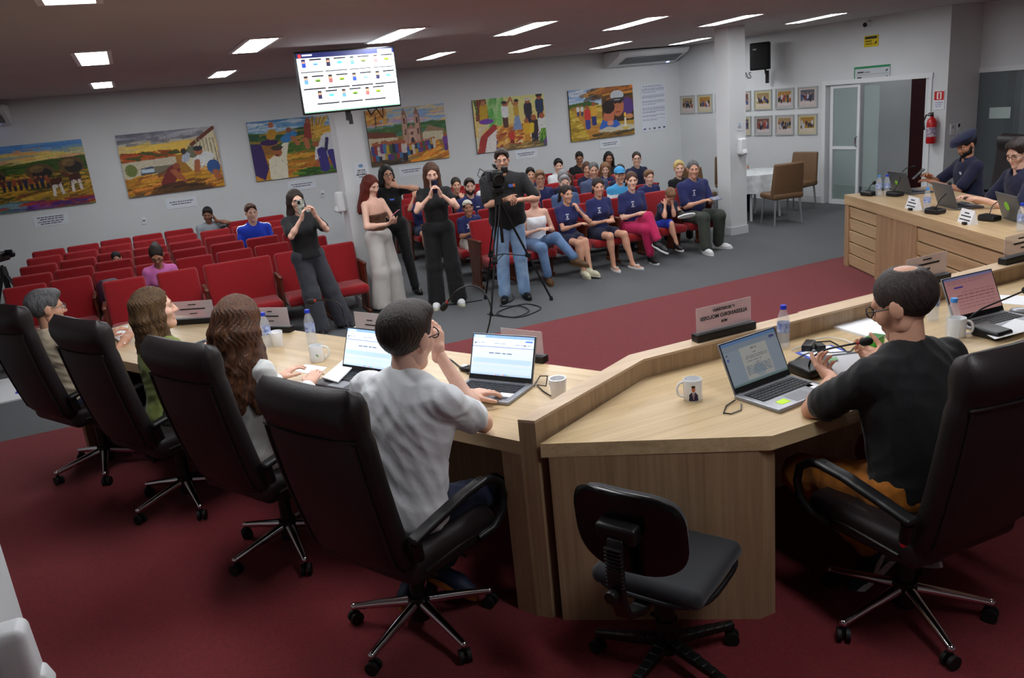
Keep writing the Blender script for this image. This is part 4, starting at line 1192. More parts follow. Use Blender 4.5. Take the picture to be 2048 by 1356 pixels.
def scr_pink():
    c = Cv(110, 70, (196, 142, 140)); c.grad(0, 0, 1, 1, (204, 150, 146), (176, 128, 132)); c.rect(0, .94, 1, 1, (120, 120, 160)); textlines(c, [(.90, .05, .95, .008), (.84, .05, .8, .006)], 0, 1, (120, 84, 92)); c.rect(.16, .70, .34, .74, (70, 60, 140))
    textlines(c, [(.50 - i * .085, .18, .95, .010) for i in range(5)], 0, 1, (130, 88, 92), 4); textlines(c, [(.58, .3, .95, .010)], 0, 1, (130, 88, 92), 4)
    return c
KEY = mat('laptop_keys', (44, 46, 50), rough=.6)
LAPS = mat('laptop_silver', (150, 152, 158), rough=.38, metal=.55)
LAPD = mat('laptop_dark', (38, 40, 46), rough=.4, metal=.3)
def laptop(label, loc, rz, screen=None, open_=1.92, shell=LAPS, stickers=(), w=.36, d=.245):
    t = thing('laptop', label, 'laptop', loc, rz, 'laptops on the desks')
    b = MB().rbox((0, -d / 2, .009), (w, d, .018), .006).build('base', shell, t)
    MB().b2((-w * .43, -d * .58, .018), (w * .43, -d * .12, .0192)).build('keyboard_bed', LAPD, b, smooth=False)
    kk = MB()
    for r_ in range(5):
        for k in range(14):
            if r_ == 4 and 4 <= k <= 8:
                if k > 4: continue
                kk.b2((-w * .42 + k * w * .06, -d * .16 - r_ * d * .085 - .014, .0192), (-w * .42 + (k + 5) * w * .06 - .003, -d * .16 - r_ * d * .085, .0215)); continue
            kk.b2((-w * .42 + k * w * .06, -d * .16 - r_ * d * .085 - .014, .0192), (-w * .42 + (k + 1) * w * .06 - .003, -d * .16 - r_ * d * .085, .0215))
    tag(kk.build('keys', KEY, b, smooth=False), kind='stuff')
    MB().b2((-.055, -d * .95, .0178), (.055, -d * .64, .0186)).build('touchpad', mat('touchpad_grey', (128, 130, 136), rough=.4), b, smooth=False)
    for (x, y, sx, sy, m_) in stickers:
        MB().b2((x - sx / 2, y - sy / 2, .0183), (x + sx / 2, y + sy / 2, .0189)).build('sticker', m_, b, smooth=False)
    ld_ = obj('lid', None, None)
    bpy.data.objects.remove(ld_)
    lid = MB().rbox((0, .0, .115), (w, .008, .232), .003).build('lid', shell, t)
    lid.location = (0, -.004, .016); lid.rotation_euler = (-(open_ - PI / 2), 0, 0)
    MB().b2((-w * .49, -.0048, .004), (w * .49, -.0042, .228)).build('bezel', BLACKM, lid, smooth=False)
    if screen is not None:
        s = card('screen', screen[0], w * .95, .196, screen[1], lid, z=-.0055); s.location = (0, 0, .126)
    m = MB(); m.cyl((-w * .4, 0, 0), (w * .4, 0, 0), .006, 8); m.build('hinge', LAPD, lid)
    return t, lid
laptop('silver laptop showing a bright web page in front of the white T-shirt man', (1.415, 3.465, TZ), -.94, (scr_browser(), SCREEN_LAP), 1.95, stickers=((.12, -.16, .07, .05, PAPER), (.10, -.128, .022, .022, GREEN), (.12, -.205, .06, .02, LAPD)))
laptop('dark laptop with a bright page before the woman in white, papers on its keys', (.905, 4.07, TZ), -1.03, (scr_browser(), SCREEN_LAP), 1.95, shell=LAPD)
laptop('silver laptop with a lime sticky note and a grey document on screen', (2.325, 2.645, TZ), .13, (scr_doc(), SCREEN_DIM), 2.0, stickers=((-.10, -.195, .055, .04, LIME), (.13, -.17, .05, .07, PAPER), (.12, -.15, .03, .03, GREEN)))
laptop('laptop with a pinkish document on screen at the right of the centre desk', (3.825, 2.72, TZ), -.05, (scr_pink(), SCREEN_DIM), 1.98)
lp, lid_ = laptop('grey laptop seen from behind by the two bottles on the right desk', (7.36, 6.20, RTZ), rr + PI + .1, None, 1.9, shell=mat('laptop_grey', (96, 98, 102), rough=.4, metal=.4))
MB().sphere((.05, .0055, .10), .03, 10, 6, (1, .05, 1)).build('green_sticker', GREEN, lid_)
lp, lid_ = laptop('grey laptop seen from behind in front of the man in the beret', (6.80, 5.22, RTZ), rr + PI, None, 1.9, shell=MATS['laptop_grey'])
lp, lid_ = laptop('grey laptop with a green emblem on its lid in front of the bespectacled man', (6.47, 4.36, RTZ), rr + PI - .1, None, 1.9, shell=MATS['laptop_grey'])
MB().sphere((.03, .0055, .12), .04, 10, 6, (1, .05, 1)).build('green_sticker', GREEN, lid_)
laptop('closed-back silver laptop with a paper on it in front of the woman in green', (.30, 5.36, TZ), -1.06, None, 2.6, shell=LAPS)

def bottle(label, loc, cap=CAPB, h=.22, lab=True):
    t = thing('water_bottle', label, 'bottle', loc, random.random() * 6, 'plastic water bottles')
    r = .031
    b = MB().lathe([(0, .004), (r * .8, 0), (r, .012), (r, .05), (r * .95, .056), (r, .062), (r, .135), (r * .96, .15), (r * .75, .172), (.016, .192), (.0135, .198), (.0135, .207)], n=20).build('body', PET, t)
    MB().lathe([(0, .006), (r * .93, .012), (r * .93, .118), (0, .118)], n=18).build('water', WATER, b)
    if lab: MB().lathe([(r * 1.01, .082), (r * 1.01, .132)], n=20).build('label', LABELB, t)
    MB().lathe([(0, .220), (.0145, .220), (.0158, .216), (.0158, .200), (.0148, .200)], n=18).build('cap', cap, t)
    return t
bottle('water bottle with dark blue cap half hidden by the hair of the woman in white', (0.541, 5.063, 0.965))
bottle('water bottle with dark blue cap beside the mug with the green logo', (0.785, 4.911, 0.965))
bottle('water bottle with dark blue cap behind the laptop with the lime note', (2.79, 3.02, TZ))
bottle('tall water bottle with dark blue cap right of the balding man', (3.66, 2.86, TZ))
bottle('water bottle with light blue cap peeking from behind the balding head', (3.60, 2.98, TZ), CAPL)
bottle('small water bottle with light blue cap by the white mug of the centre desk', (3.42, 2.56, TZ), CAPL, lab=False)
bottle('water bottle with light blue cap at the left end of the right desk', (7.111, 6.282, 0.930), CAPL)
bottle('water bottle with dark blue cap at the left end of the right desk', (7.173, 6.234, 0.930))
bottle('water bottle with light blue cap before the man in the beret', (6.554, 5.243, 0.930), CAPL)
bottle('water bottle with dark blue cap at the right picture edge', (6.158, 4.079, 0.930))

def mug(label, loc, rz, pr=None, handle=True, taper=1.0):
    t = thing('mug', label, 'mug', loc, rz, 'white mugs and cups on the desks')
    r = .041; h = .095
    MB().lathe([(0, .004), (r * taper * .92, 0), (r * taper, .006), (r, h * .96), (r - .001, h), (r - .0045, h), (r * taper - .005, .01), (0, .01)], n=28).build('cup', CERAMIC, t)
    if handle:
        P = []
        for k in range(11):
            a = PI / 2 - k * PI / 10
            P.append((r - .004 + .032 * math.cos(a) ** .7 if math.cos(a) > 0 else r - .004, 0, h * .52 + .034 * math.sin(a)))
        MB().tube(P, .0058, 8).build('handle', CERAMIC, t)
    if pr is not None:
        o = card('print', pr[0], pr[1], pr[2], PRINT, t, curved=r + .0006); o.location = (0, 0, pr[3]); o.rotation_euler = (0, 0, pr[4])
    return t
c = Cv(34, 52, (236, 238, 240)); c.poly([(.05, 0), (.08, .38), (.35, .56), (.65, .56), (.92, .34), (.95, 0)], (44, 42, 66)); c.poly([(.38, .56), (.5, .05), (.62, .56)], (225, 225, 232)); c.poly([(.46, .5), (.5, .02), (.56, .5)], (150, 40, 60)); c.ell(.5, .72, .17, .19, (196, 116, 84)); c.ell(.5, .87, .18, .09, (60, 36, 30))
mug('white mug with a printed figure in a suit on the centre desk', (2.012, 2.730, 0.965), 2.73, (c, .046, .074, .043, -3.30))
c = Cv(30, 30, (238, 240, 240)); c.line(.25, .7, .65, .7, .06, (70, 110, 50)); c.line(.45, .7, .4, .35, .06, (90, 150, 50)); c.line(.5, .4, .8, .55, .05, (150, 200, 90)); c.line(.55, .3, .75, .3, .05, (70, 110, 50))
mug('white mug with a small green logo on the left desk', (0.737, 4.523, 0.965), -.35, (c, .03, .03, .042, .2))
mug('plain white cup beside the bottle near the woman in white', (0.594, 5.029, 0.965), 1.0, None, False, .8)
mug('white mug beside the pink-screened laptop', (3.514, 2.606, 0.965), -1.0)
mug('small white cup with cables in it behind the divider post', (1.555, 3.123, 0.965), 0, None, False, .8)

def plate(label, p0, p1, z, lines, faces=1, w=.27, lean=0.0):
    """acrylic name plate standing in a black bar; p0->p1 runs left to right as seen from the camera"""
    a = Vector((p0[0], p0[1], z)); b = Vector((p1[0], p1[1], z))
    d = b - a; rz = math.atan2(d.y, d.x)
    t = thing('name_plate', label, 'name plate', (a + b) / 2, rz, 'acrylic name plates')
    L = d.length
    MB().rbox((0, 0, .02), (L, .055, .04), .005).build('base', BLACK, t)
    pl = MB().rbox((0, 0, .10), (L * .93, .005, .135), .002).build('plate', ACRYL, t)
    for (txt, zz, sz) in lines:
        if txt.startswith('-'):
            k = len(txt); m = MB(); x = -k * sz / 2; r_ = random.Random(k)
            mm = MB().b2((-k * sz / 2, -.0029, zz - sz * .3), (k * sz / 2, .0029, zz + sz * .3))
            mm.build('printed_line', INK, pl, smooth=False)
        else:
            text_mesh('printed_line', txt, sz, INK, pl, (0, 0, zz), rot=(PI / 2, 0, PI), ext=.0029, bold=.0006)
    return t
plate('acrylic name plate reading ALESSANDRO MOLOSSI, seen from behind on the ledge', (2.335, 3.14), (2.70, 3.14), LZ, [('1º SECRETÁRIO', .14, .020), ('ALESSANDRO MOLOSSI', .108, .0275), ('MDB', .076, .018)])
plate('acrylic name plate on the ledge beside the balding man', (3.78, 3.145), (4.13, 3.145), LZ, [('-----', .145, .014), ('-----------', .118, .018), ('---', .088, .018), ('-', .065, .014)])
plate('acrylic name plate on the ledge at the right picture edge', (4.60, 3.145), (4.95, 3.145), LZ, [('------', .14, .014), ('---------', .11, .018), ('--', .08, .014)])
plate('acrylic name plate behind the woman in green on the left desk', (.045, 6.20), (.33, 6.02), TZ, [('-----', .14, .012), ('------------', .108, .016), ('------', .075, .010)])
plate('acrylic name plate behind the bottle of the woman in white', (.52, 5.52), (.735, 5.31), TZ, [('---', .14, .012), ('--------', .108, .016), ('----', .075, .010)])
plate('acrylic name plate behind the dark laptop on the left desk', (1.05, 4.86), (1.19, 4.62), TZ, [('----', .12, .012), ('------', .09, .014)])
plate('acrylic name plate behind the laptop of the white T-shirt man', (1.60, 3.86), (1.74, 3.61), TZ, [('----', .12, .012), ('------', .09, .014)])

def mic(label, loc, path, red=True):
    """conference microphone: wedge base, curved neck, foam tip; path in world offsets from the base"""
    t = thing('microphone', label, 'microphone', loc, 0, 'gooseneck conference microphones')
    ang = math.atan2(path[1][1] - path[0][1], path[1][0] - path[0][0]) if len(path) > 1 else 0
    pf = lambda x, y, z: (x, y, z * (1 + .5 * (y > 0)) if z > 0 else z)
    MB().rbox((0, 0, .022), (.115, .15, .042), .015, n=3, prof=pf).build('base', BLACK, t)
    P = [Vector(p) for p in path]
    Q = []
    for i in range(len(P) - 1):
        p0 = P[max(i - 1, 0)]; p1 = P[i]; p2 = P[i + 1]; p3 = P[min(i + 2, len(P) - 1)]
        for k in range(6):
            u = k / 6
            Q.append(.5 * ((2 * p1) + (-p0 + p2) * u + (2 * p0 - 5 * p1 + 4 * p2 - p3) * u * u + (-p0 + 3 * p1 - 3 * p2 + p3) * u ** 3))
    Q.append(P[-1])
    MB().tube(Q, .0045, 8).build('gooseneck', BLACK, t)
    d = (Q[-1] - Q[-3]).normalized()
    if red: MB().tube([Q[-1] - d * .030, Q[-1] - d * .018], .0075, 10).build('light_ring', mat('red_ring', (170, 40, 30), rough=.4), t)
    MB().tube([Q[-1] - d * .02, Q[-1] - d * .012, Q[-1], Q[-1] + d * .02, Q[-1] + d * .032, Q[-1] + d * .038], [.006, .015, .0185, .0185, .014, .004], 12).build('foam_tip', BLACKM, t)
    return t
def micw(label, base, pts, **k):
    b = Vector(base)
    return mic(label, base, [Vector((0, .03, .04))] + [Vector(p) - b for p in pts], **k)
micw('gooseneck microphone arching over the hand of the white T-shirt man', (1.50, 3.82, TZ), [(1.503, 3.860, 1.054), (1.561, 3.880, 1.177), (1.579, 3.900, 1.261), (1.556, 3.950, 1.336), (1.509, 4.000, 1.356), (1.449, 4.050, 1.325), (1.394, 4.100, 1.248)])
micw('gooseneck microphone on the left desk before the trousers of the phone woman', (.98, 4.50, TZ), [(0.943, 4.600, 1.152), (0.936, 4.620, 1.234), (0.896, 4.650, 1.270), (0.837, 4.700, 1.275), (0.796, 4.740, 1.266)])
micw('gooseneck microphone beside the balding man with a red light', (2.60, 2.66, TZ), [(2.592, 2.648, 1.000), (2.574, 2.607, 1.060), (2.610, 2.566, 1.100), (2.672, 2.514, 1.120), (2.720, 2.454, 1.140)])
micw('gooseneck microphone by the pink-screened laptop reaching the right picture edge', (3.62, 2.50, TZ), [(3.611, 2.616, 1.000), (3.564, 2.572, 1.060), (3.606, 2.545, 1.100), (3.631, 2.453, 1.160), (3.635, 2.358, 1.220)], red=False)
micw('gooseneck microphone by the two bottles at the left end of the right desk', (7.182, 6.134, 0.930), [(7.244, 6.150, 1.062), (7.342, 6.200, 1.136), (7.525, 6.300, 1.168), (7.691, 6.350, 1.162)], red=False)
micw('gooseneck microphone before the laptop of the man in the beret', (6.502, 5.112, 0.930), [(6.495, 5.100, 0.986), (6.606, 5.150, 1.035), (6.751, 5.200, 1.077), (6.779, 5.200, 1.137)], red=False)
micw('gooseneck microphone before the bespectacled man', (6.430, 4.534, 0.930), [(6.448, 4.550, 0.981), (6.549, 4.600, 1.030), (6.628, 4.600, 1.062), (6.717, 4.600, 1.067)], red=False)
micw('black microphone at the left end of the right desk', (7.096, 6.395, 0.930), [(7.122, 6.420, 0.984), (7.165, 6.440, 1.026), (7.238, 6.460, 1.042)], red=False)

# papers, folders and other small things
def sheet(name, label, pts, z, mt=PAPER, th=.002, cat='paper', marks=None, group=None):
    m = MB().prism([(p[0], p[1]) for p in pts], z, z + th)
    o = tag(m.build(name, mt, smooth=False), label, cat, group)
    return o
BLUEP = mat('blue_border', (70, 90, 190), rough=.7)
def quad_px(*a): return a
sheet('paper_sheet', 'white paper sheets on the left desk between mug and dark laptop', [(0.567, 4.466, 0.965), (0.664, 4.505, 0.965), (0.753, 4.361, 0.965), (0.673, 4.248, 0.965)], TZ)
sheet('paper_sheet', 'upper stack of white pages lying on the dark laptop keyboard', [(0.676, 4.105, 0.990), (0.858, 4.356, 0.990), (0.888, 4.217, 0.990), (0.728, 3.974, 0.990)], TZ + .026, th=.006)
sheet('notebook', 'dark notebook at the edge of the left desk by the white T-shirt man', [(0.658, 3.951, 0.970), (0.738, 4.074, 0.970), (0.808, 4.055, 0.970), (0.683, 3.841, 0.970)], TZ, mt=LAPD, th=.008, cat='notebook')
o = tag(MB().tube([(0.660, 3.825, 0.975), (0.748, 3.915, 0.975)], .0045, 8).build('pencil', mat('pencil_wood', (205, 160, 90))), 'wooden pencil at the edge of the left desk', 'pencil')
sheet('paper_sheet', 'white paper lying before the woman in green', [(-0.361, 6.090, 0.990), (-0.351, 6.328, 0.990), (-0.258, 6.362, 0.990), (-0.278, 5.771, 0.990)], TZ + .021)
sheet('envelope', 'large white envelope with a stamp mark near the ledge of the centre desk', [(3.201, 3.106, 0.965), (3.451, 3.105, 0.965), (3.337, 2.817, 0.965), (3.183, 2.798, 0.965)], TZ, th=.012, cat='envelope')
sheet('paper_sheet', 'blue-edged printed sheets behind the microphone base on the centre desk', [(2.766, 2.914, 0.965), (2.981, 2.893, 0.965), (2.959, 2.733, 0.965), (2.744, 2.753, 0.965)], TZ, mt=BLUEP)
sheet('paper_sheet', 'white printed page lying on the blue-edged sheets', [(2.780, 2.894, 0.967), (2.958, 2.884, 0.967), (2.940, 2.752, 0.967), (2.762, 2.759, 0.967)], TZ + .0022)
sheet('paper_sheet', 'white sheet on the desk at the right picture edge behind the microphone', [(4.140, 2.880, 0.965), (4.282, 2.971, 0.965), (4.374, 2.841, 0.965), (4.204, 2.725, 0.965)], TZ)
sheet('paper_sheet', 'white sheet lying across the keys of the pink-screened laptop', [(3.568, 2.491, 0.990), (3.883, 2.562, 0.990), (3.879, 2.503, 0.990), (3.733, 2.404, 0.990), (3.529, 2.417, 0.990)], TZ + .023)
# clipboard in the hands of the black-shirted man
t = thing('clipboard', 'grey folder with white pages held by the black-shirted man', 'clipboard', (2.66, 2.50, TZ + .05))
cb = [(2.618, 2.597, 1.060), (2.768, 2.540, 1.060), (2.665, 2.372, 1.000), (2.540, 2.445, 1.000)]
def slab4(ps, th, off=(0, 0, 0)):
    P = [Vector(p) + Vector(off) - Vector((2.66, 2.50, TZ + .05)) for p in ps]
    m = MB(); m.add([*P, *[p + Vector((0, 0, th)) for p in P]], [(3, 2, 1, 0), (4, 5, 6, 7), (0, 1, 5, 4), (1, 2, 6, 5), (2, 3, 7, 6), (3, 0, 4, 7)])
    return m
slab4(cb, .004).build('board', mat('folder_grey', (84, 90, 98), rough=.6), t, smooth=False)
slab4([(2.614, 2.562, 1.058), (2.753, 2.514, 1.058), (2.675, 2.380, 1.000), (2.561, 2.443, 1.000)], .003, (0, 0, .005)).build('pages', PAPER, t, smooth=False)
slab4([(2.610, 2.555, 1.056), (2.650, 2.538, 1.056), (2.638, 2.518, 1.050), (2.598, 2.534, 1.050)], .001, (0, 0, .009)).build('highlight', mat('green_highlight', (150, 200, 150), rough=.7), t, smooth=False)
# chargers, cables, mouse
t = thing('power_adapter', 'black power adapter with coiled lead near the ledge', 'power adapter', (2.86, 2.92, TZ), .6)
MB().rbox((0, 0, .017), (.11, .05, .034), .008).build('brick', BLACK, t)
MB().rbox((-.03, -.06, .02), (.06, .04, .04), .008, rz=.5).build('plug', BLACK, t)
MB().tube([(.05, 0, .01), (.10, -.02, .006), (.13, -.08, .006), (.08, -.12, .006), (.02, -.16, .006), (-.06, -.20, .006)], .0035, 6).build('lead', BLACK, t)
tag(MB().tube([(2.772, 2.944, 0.972), (2.827, 2.927, 0.985), (2.955, 2.967, 0.985), (3.051, 2.968, 0.975), (3.073, 2.891, 0.972), (3.051, 2.801, 0.972)], .0035, 6).build('cable', WHITE), 'thin white cable running behind the laptop with the lime note', 'cable')
tag(MB().tube([(2.661, 2.816, 0.970), (2.762, 2.856, 0.970), (2.875, 2.860, 0.970), (2.876, 2.796, 0.970), (2.960, 2.752, 0.970), (3.055, 2.805, 0.970)], .004, 6).build('cable', STEEL), 'grey cable curling across the centre desk papers', 'cable')
tag(MB().tube([(2.131, 2.596, 0.972), (2.062, 2.570, 0.970), (2.005, 2.516, 0.970), (2.022, 2.490, 0.970), (2.081, 2.498, 0.970), (2.122, 2.544, 0.972)], .003, 6).build('cable', BLACK), 'small looped black lead at the left side of the laptop with the lime note', 'cable')
tag(MB().tube([(1.527, 3.324, 0.970), (1.591, 3.382, 0.990), (1.607, 3.332, 1.000), (1.555, 3.249, 0.985), (1.545, 3.327, 0.970), (1.530, 3.235, 0.970), (1.529, 3.152, 0.970), (1.575, 3.198, 0.980), (1.573, 3.252, 0.990), (1.604, 3.191, 0.980)], .0035, 6).build('cable', BLACK), 'tangled black cable beside the laptop of the white T-shirt man', 'cable')
tag(MB().tube([(1.352, 4.162, 0.970), (1.353, 3.966, 0.970), (1.346, 3.801, 0.970), (1.341, 3.705, 0.970)], .004, 6).build('cable', BLACK), 'black cable leading to the bright laptop on the left desk', 'cable')
t = thing('computer_mouse', 'black and white mouse left of the bright laptop on the left desk', 'mouse', (1.361, 3.776, 0.965), .5)
MB().sphere((0, 0, .012), .03, 14, 8, (1, 1.6, .6)).build('body', BLACK, t); MB().sphere((0, .01, .020), .024, 12, 6, (.9, 1.2, .5)).build('top_cover', WHITE, t)
t = thing('computer_mouse', 'silver mouse at the right picture edge of the centre desk', 'mouse', (4.045, 2.645, 0.965), .5)
MB().sphere((0, 0, .016), .032, 14, 8, (1, 1.6, .6)).build('body', LAPS, t); MB().tube([(0, .045, .008), (-.05, .09, .006), (-.16, .06, .006), (-.2, .16, .006)], .003, 6).build('lead', BLACK, t)
t = thing('fruit_box', 'small green plastic punnet beside the black-shirted man', 'box', (3.128, 2.760, 0.965), .3)
MB().rbox((0, 0, .02), (.10, .06, .04), .008).build('tray', mat('bright_green_plastic', (70, 170, 50), rough=.4), t)
MB().rbox((0, 0, .042), (.104, .064, .006), .003).build('lid', mat('dark_green_plastic', (40, 120, 40), rough=.4), t)
# folded tent cards on the right wing
for (p, lab) in (((6.611, 5.432, 0.930), 'white paper tent card before the man in the beret'), ((6.247, 4.598, 0.930), 'white paper tent card before the bespectacled man')):
    t = thing('tent_card', lab, 'tent card', p, rr)
    m = MB(); m.add([(-.10, -.035, 0), (.10, -.035, 0), (.10, 0, .115), (-.10, 0, .115), (-.10, .035, 0), (.10, .035, 0)], [(0, 1, 2, 3), (3, 2, 5, 4), (0, 3, 4), (1, 5, 2)])
    m.build('card', PAPER, t, smooth=False)
    for k, (zz, ww) in enumerate(((.085, .07), (.06, .15), (.03, .16))):
        MB().box((0, -.036 + zz * .305 + .0008, zz), (ww, .0012, .010), rx=-.295).build('printed_line', INK, t, smooth=False)
    MB().rbox((.06, -.06, .012), (.04, .03, .024), .005).build('clip', BLACK, t)
# floor poster at the far left
t = thing('floor_poster', 'white board with a blue shape lying on the grey floor at the left edge', 'board', (-1.55, 9.05, 0))
MB().prism([(-.30, -.45), (.27, -.43), (.10, .47), (-.18, .47)], 0, .015).build('board', WHITE, t, smooth=False)
MB().prism([(.08, -.22), (.26, -.38), (.10, .33)], .0152, .0165).build('blue_shape', mat('royal_blue', (50, 40, 170), rough=.6), t, smooth=False)
# backpack on a front row seat, bottle bag under a seat
t = thing('backpack', 'dark purple backpack sitting on a seat of the left block', 'bag', (-.50, 9.99, .395), .2)
MB().rbox((0, 0, .20), (.26, .20, .40), .08, n=4).build('main_body', mat('purple_nylon', (58, 26, 48), rough=.5, var=.3, vscale=12, bump=.3, bscale=30), t)
MB().rbox((0, -.10, .15), (.20, .07, .22), .035, n=3).build('front_pocket', MATS['purple_nylon'], t)
for sx in (-1, 1): MB().tube([(sx * .06, .09, .38), (sx * .07, .12, .32), (sx * .08, .12, .2), (sx * .08, .10, .1)], .014, 6).build('strap', BLACKM, t)
m = MB(); m.lathe([(0, 0), (.055, 0), (.065, .05), (.05, .14), (.02, .2), (.02, .24)], n=16)
tag(m.build('glass_jug', PET, loc=(2.27, 9.50, 0)), 'clear jug on the floor beside the left column', 'jug')
# ------------------------------------------------------------------ people: smooth implicit surfaces
def nv(v):
    v = np.asarray(v, float); return v / (np.linalg.norm(v) + 1e-9)
def cap(a, b, ra, rb=None, k=.03): return ('c', np.asarray(a, float), np.asarray(b, float), ra, ra if rb is None else rb, k)
def ell(c, r, R=None, k=.03): return ('e', np.asarray(c, float), np.asarray(r, float), np.eye(3) if R is None else np.asarray(R, float), k)
def sub(p): return ('s', p)
def cut(n, p0): return ('p', nv(n), np.asarray(p0, float))
def bbox(p):
    if p[0] == 'c': 
        r = max(p[3], p[4]); return np.minimum(p[1], p[2]) - r, np.maximum(p[1], p[2]) + r
    if p[0] == 'e':
        e = np.abs(p[3]) @ p[2]; return p[1] - e, p[1] + e
    return None
def dist(p, X, Y, Z):
    if p[0] == 'c':
        a, b = p[1], p[2]; d = b - a; L = d @ d + 1e-12
        t = np.clip(((X - a[0]) * d[0] + (Y - a[1]) * d[1] + (Z - a[2]) * d[2]) / L, 0, 1)
        return np.sqrt((X - a[0] - t * d[0]) ** 2 + (Y - a[1] - t * d[1]) ** 2 + (Z - a[2] - t * d[2]) ** 2) - (p[3] + t * (p[4] - p[3]))
    c, r, R = p[1], p[2], p[3]
    dx, dy, dz = X - c[0], Y - c[1], Z - c[2]
    q = [(dx * R[0, i] + dy * R[1, i] + dz * R[2, i]) / r[i] for i in range(3)]
    k0 = np.sqrt(q[0] ** 2 + q[1] ** 2 + q[2] ** 2)
    k1 = np.sqrt((q[0] / r[0]) ** 2 + (q[1] / r[1]) ** 2 + (q[2] / r[2]) ** 2) + 1e-9
    return k0 * (k0 - 1) / k1
def nets(D, o, h):
    ins = D < 0
    nx, ny, nz = D.shape
    c = [(0, 0, 0), (1, 0, 0), (0, 1, 0), (1, 1, 0), (0, 0, 1), (1, 0, 1), (0, 1, 1), (1, 1, 1)]
    def sl(A, t): return A[t[0]:nx - 1 + t[0], t[1]:ny - 1 + t[1], t[2]:nz - 1 + t[2]]
    cnt = sum(sl(ins, t).astype(np.int8) for t in c)
    act = (cnt > 0) & (cnt < 8)
    I = np.argwhere(act)
    if len(I) == 0: return np.zeros((0, 3)), np.zeros((0, 4), int)
    vals = np.stack([D[I[:, 0] + t[0], I[:, 1] + t[1], I[:, 2] + t[2]] for t in c], 1)
    s = np.zeros((len(I), 3)); n = np.zeros(len(I))
    for a in range(8):
        for b in range(a + 1, 8):
            if bin(a ^ b).count('1') != 1: continue
            va, vb = vals[:, a], vals[:, b]
            m = (va < 0) != (vb < 0)
            t = np.where(m, va / np.where(m, va - vb, 1), 0)
            pt = np.array(c[a], float) + t[:, None] * (np.array(c[b], float) - np.array(c[a], float))
            s += pt * m[:, None]; n += m
    V = o + h * (I + s / n[:, None])
    idx = -np.ones(act.shape, np.int64); idx[act] = np.arange(len(I))
    F = []
    for ax in range(3):
        u, w = (ax + 1) % 3, (ax + 2) % 3
        sa = [slice(None)] * 3; sb = [slice(None)] * 3
        sa[ax] = slice(0, -1); sb[ax] = slice(1, None)
        A, B = ins[tuple(sa)], ins[tuple(sb)]
        E = np.argwhere(A != B)
        E = E[(E[:, u] > 0) & (E[:, w] > 0) & (E[:, u] < D.shape[u] - 1) & (E[:, w] < D.shape[w] - 1)]
        if not len(E): continue
        q = []
        for (du, dw) in ((-1, -1), (0, -1), (0, 0), (-1, 0)):
            e = E.copy(); e[:, u] += du; e[:, w] += dw
            q.append(idx[e[:, 0], e[:, 1], e[:, 2]])
        q = np.stack(q, 1)
        fl = A[E[:, 0], E[:, 1], E[:, 2]]
        q[~fl] = q[~fl][:, ::-1]
        F.append(q)
    F = np.concatenate(F)
    F = F[(F >= 0).all(1)]
    return V, F
def field(prims, h, pad=.02):
    bs = [bbox(p) for p in prims if p[0] in 'ce']
    lo = np.min([b[0] for b in bs], 0) - pad; hi = np.max([b[1] for b in bs], 0) + pad
    n = np.ceil((hi - lo) / h).astype(int) + 1
    ax = [lo[i] + h * np.arange(n[i]) for i in range(3)]
    D = np.full(n, 1.0)
    for p in prims:
        if p[0] == 'p':
            X, Y, Z = np.meshgrid(*ax, indexing='ij', sparse=True)
            D = np.maximum(D, (X - p[2][0]) * p[1][0] + (Y - p[2][1]) * p[1][1] + (Z - p[2][2]) * p[1][2]); continue
        q = p[1] if p[0] == 's' else p
        k = q[-1]
        b = bbox(q); m = k + 2.5 * h
        i0 = np.maximum(np.floor((b[0] - m - lo) / h).astype(int), 0); i1 = np.minimum(np.ceil((b[1] + m - lo) / h).astype(int) + 1, n)
        if (i1 <= i0).any(): continue
        s_ = tuple(slice(a, b_) for a, b_ in zip(i0, i1))
        X, Y, Z = np.meshgrid(*[ax[i][s_[i]] for i in range(3)], indexing='ij', sparse=True)
        d2 = dist(q, X, Y, Z); d1 = D[s_]
        if p[0] == 's':
            t = np.clip(.5 - .5 * (d1 + d2) / k, 0, 1)
            D[s_] = d1 * (1 - t) + (-d2) * t + k * t * (1 - t)
        else:
            t = np.clip(.5 + .5 * (d2 - d1) / k, 0, 1)
            D[s_] = d2 * (1 - t) + d1 * t - k * t * (1 - t)
    return D, lo
def surf(prims, h):
    D, lo = field(prims, h)
    return nets(D, lo, h)
def wrinkle(V, F, amp, seed=0, freq=22.0):
    """push a garment's points in and out along their normals in soft folds"""
    if amp == 0 or len(V) == 0: return V
    N = np.zeros_like(V)
    fn = np.cross(V[F[:, 2]] - V[F[:, 0]], V[F[:, 3]] - V[F[:, 1]])
    for i in range(4): np.add.at(N, F[:, i], fn)
    N /= np.linalg.norm(N, axis=1)[:, None] + 1e-9
    r = np.random.RandomState(seed); w = np.zeros(len(V))
    for j in range(6):
        d = nv(r.normal(size=3) * (1, 1, 1.4)); ph = r.uniform(0, 6.28); f = freq * r.uniform(.8, 3.2)
        d2 = nv(r.normal(size=3))
        x = V @ d * f + ph + 1.6 * np.sin(V @ d2 * f * .45 + ph)
        w += (1 - np.abs(np.sin(x)) * 1.3)
    return V + N * (w / 4 * amp)[:, None]

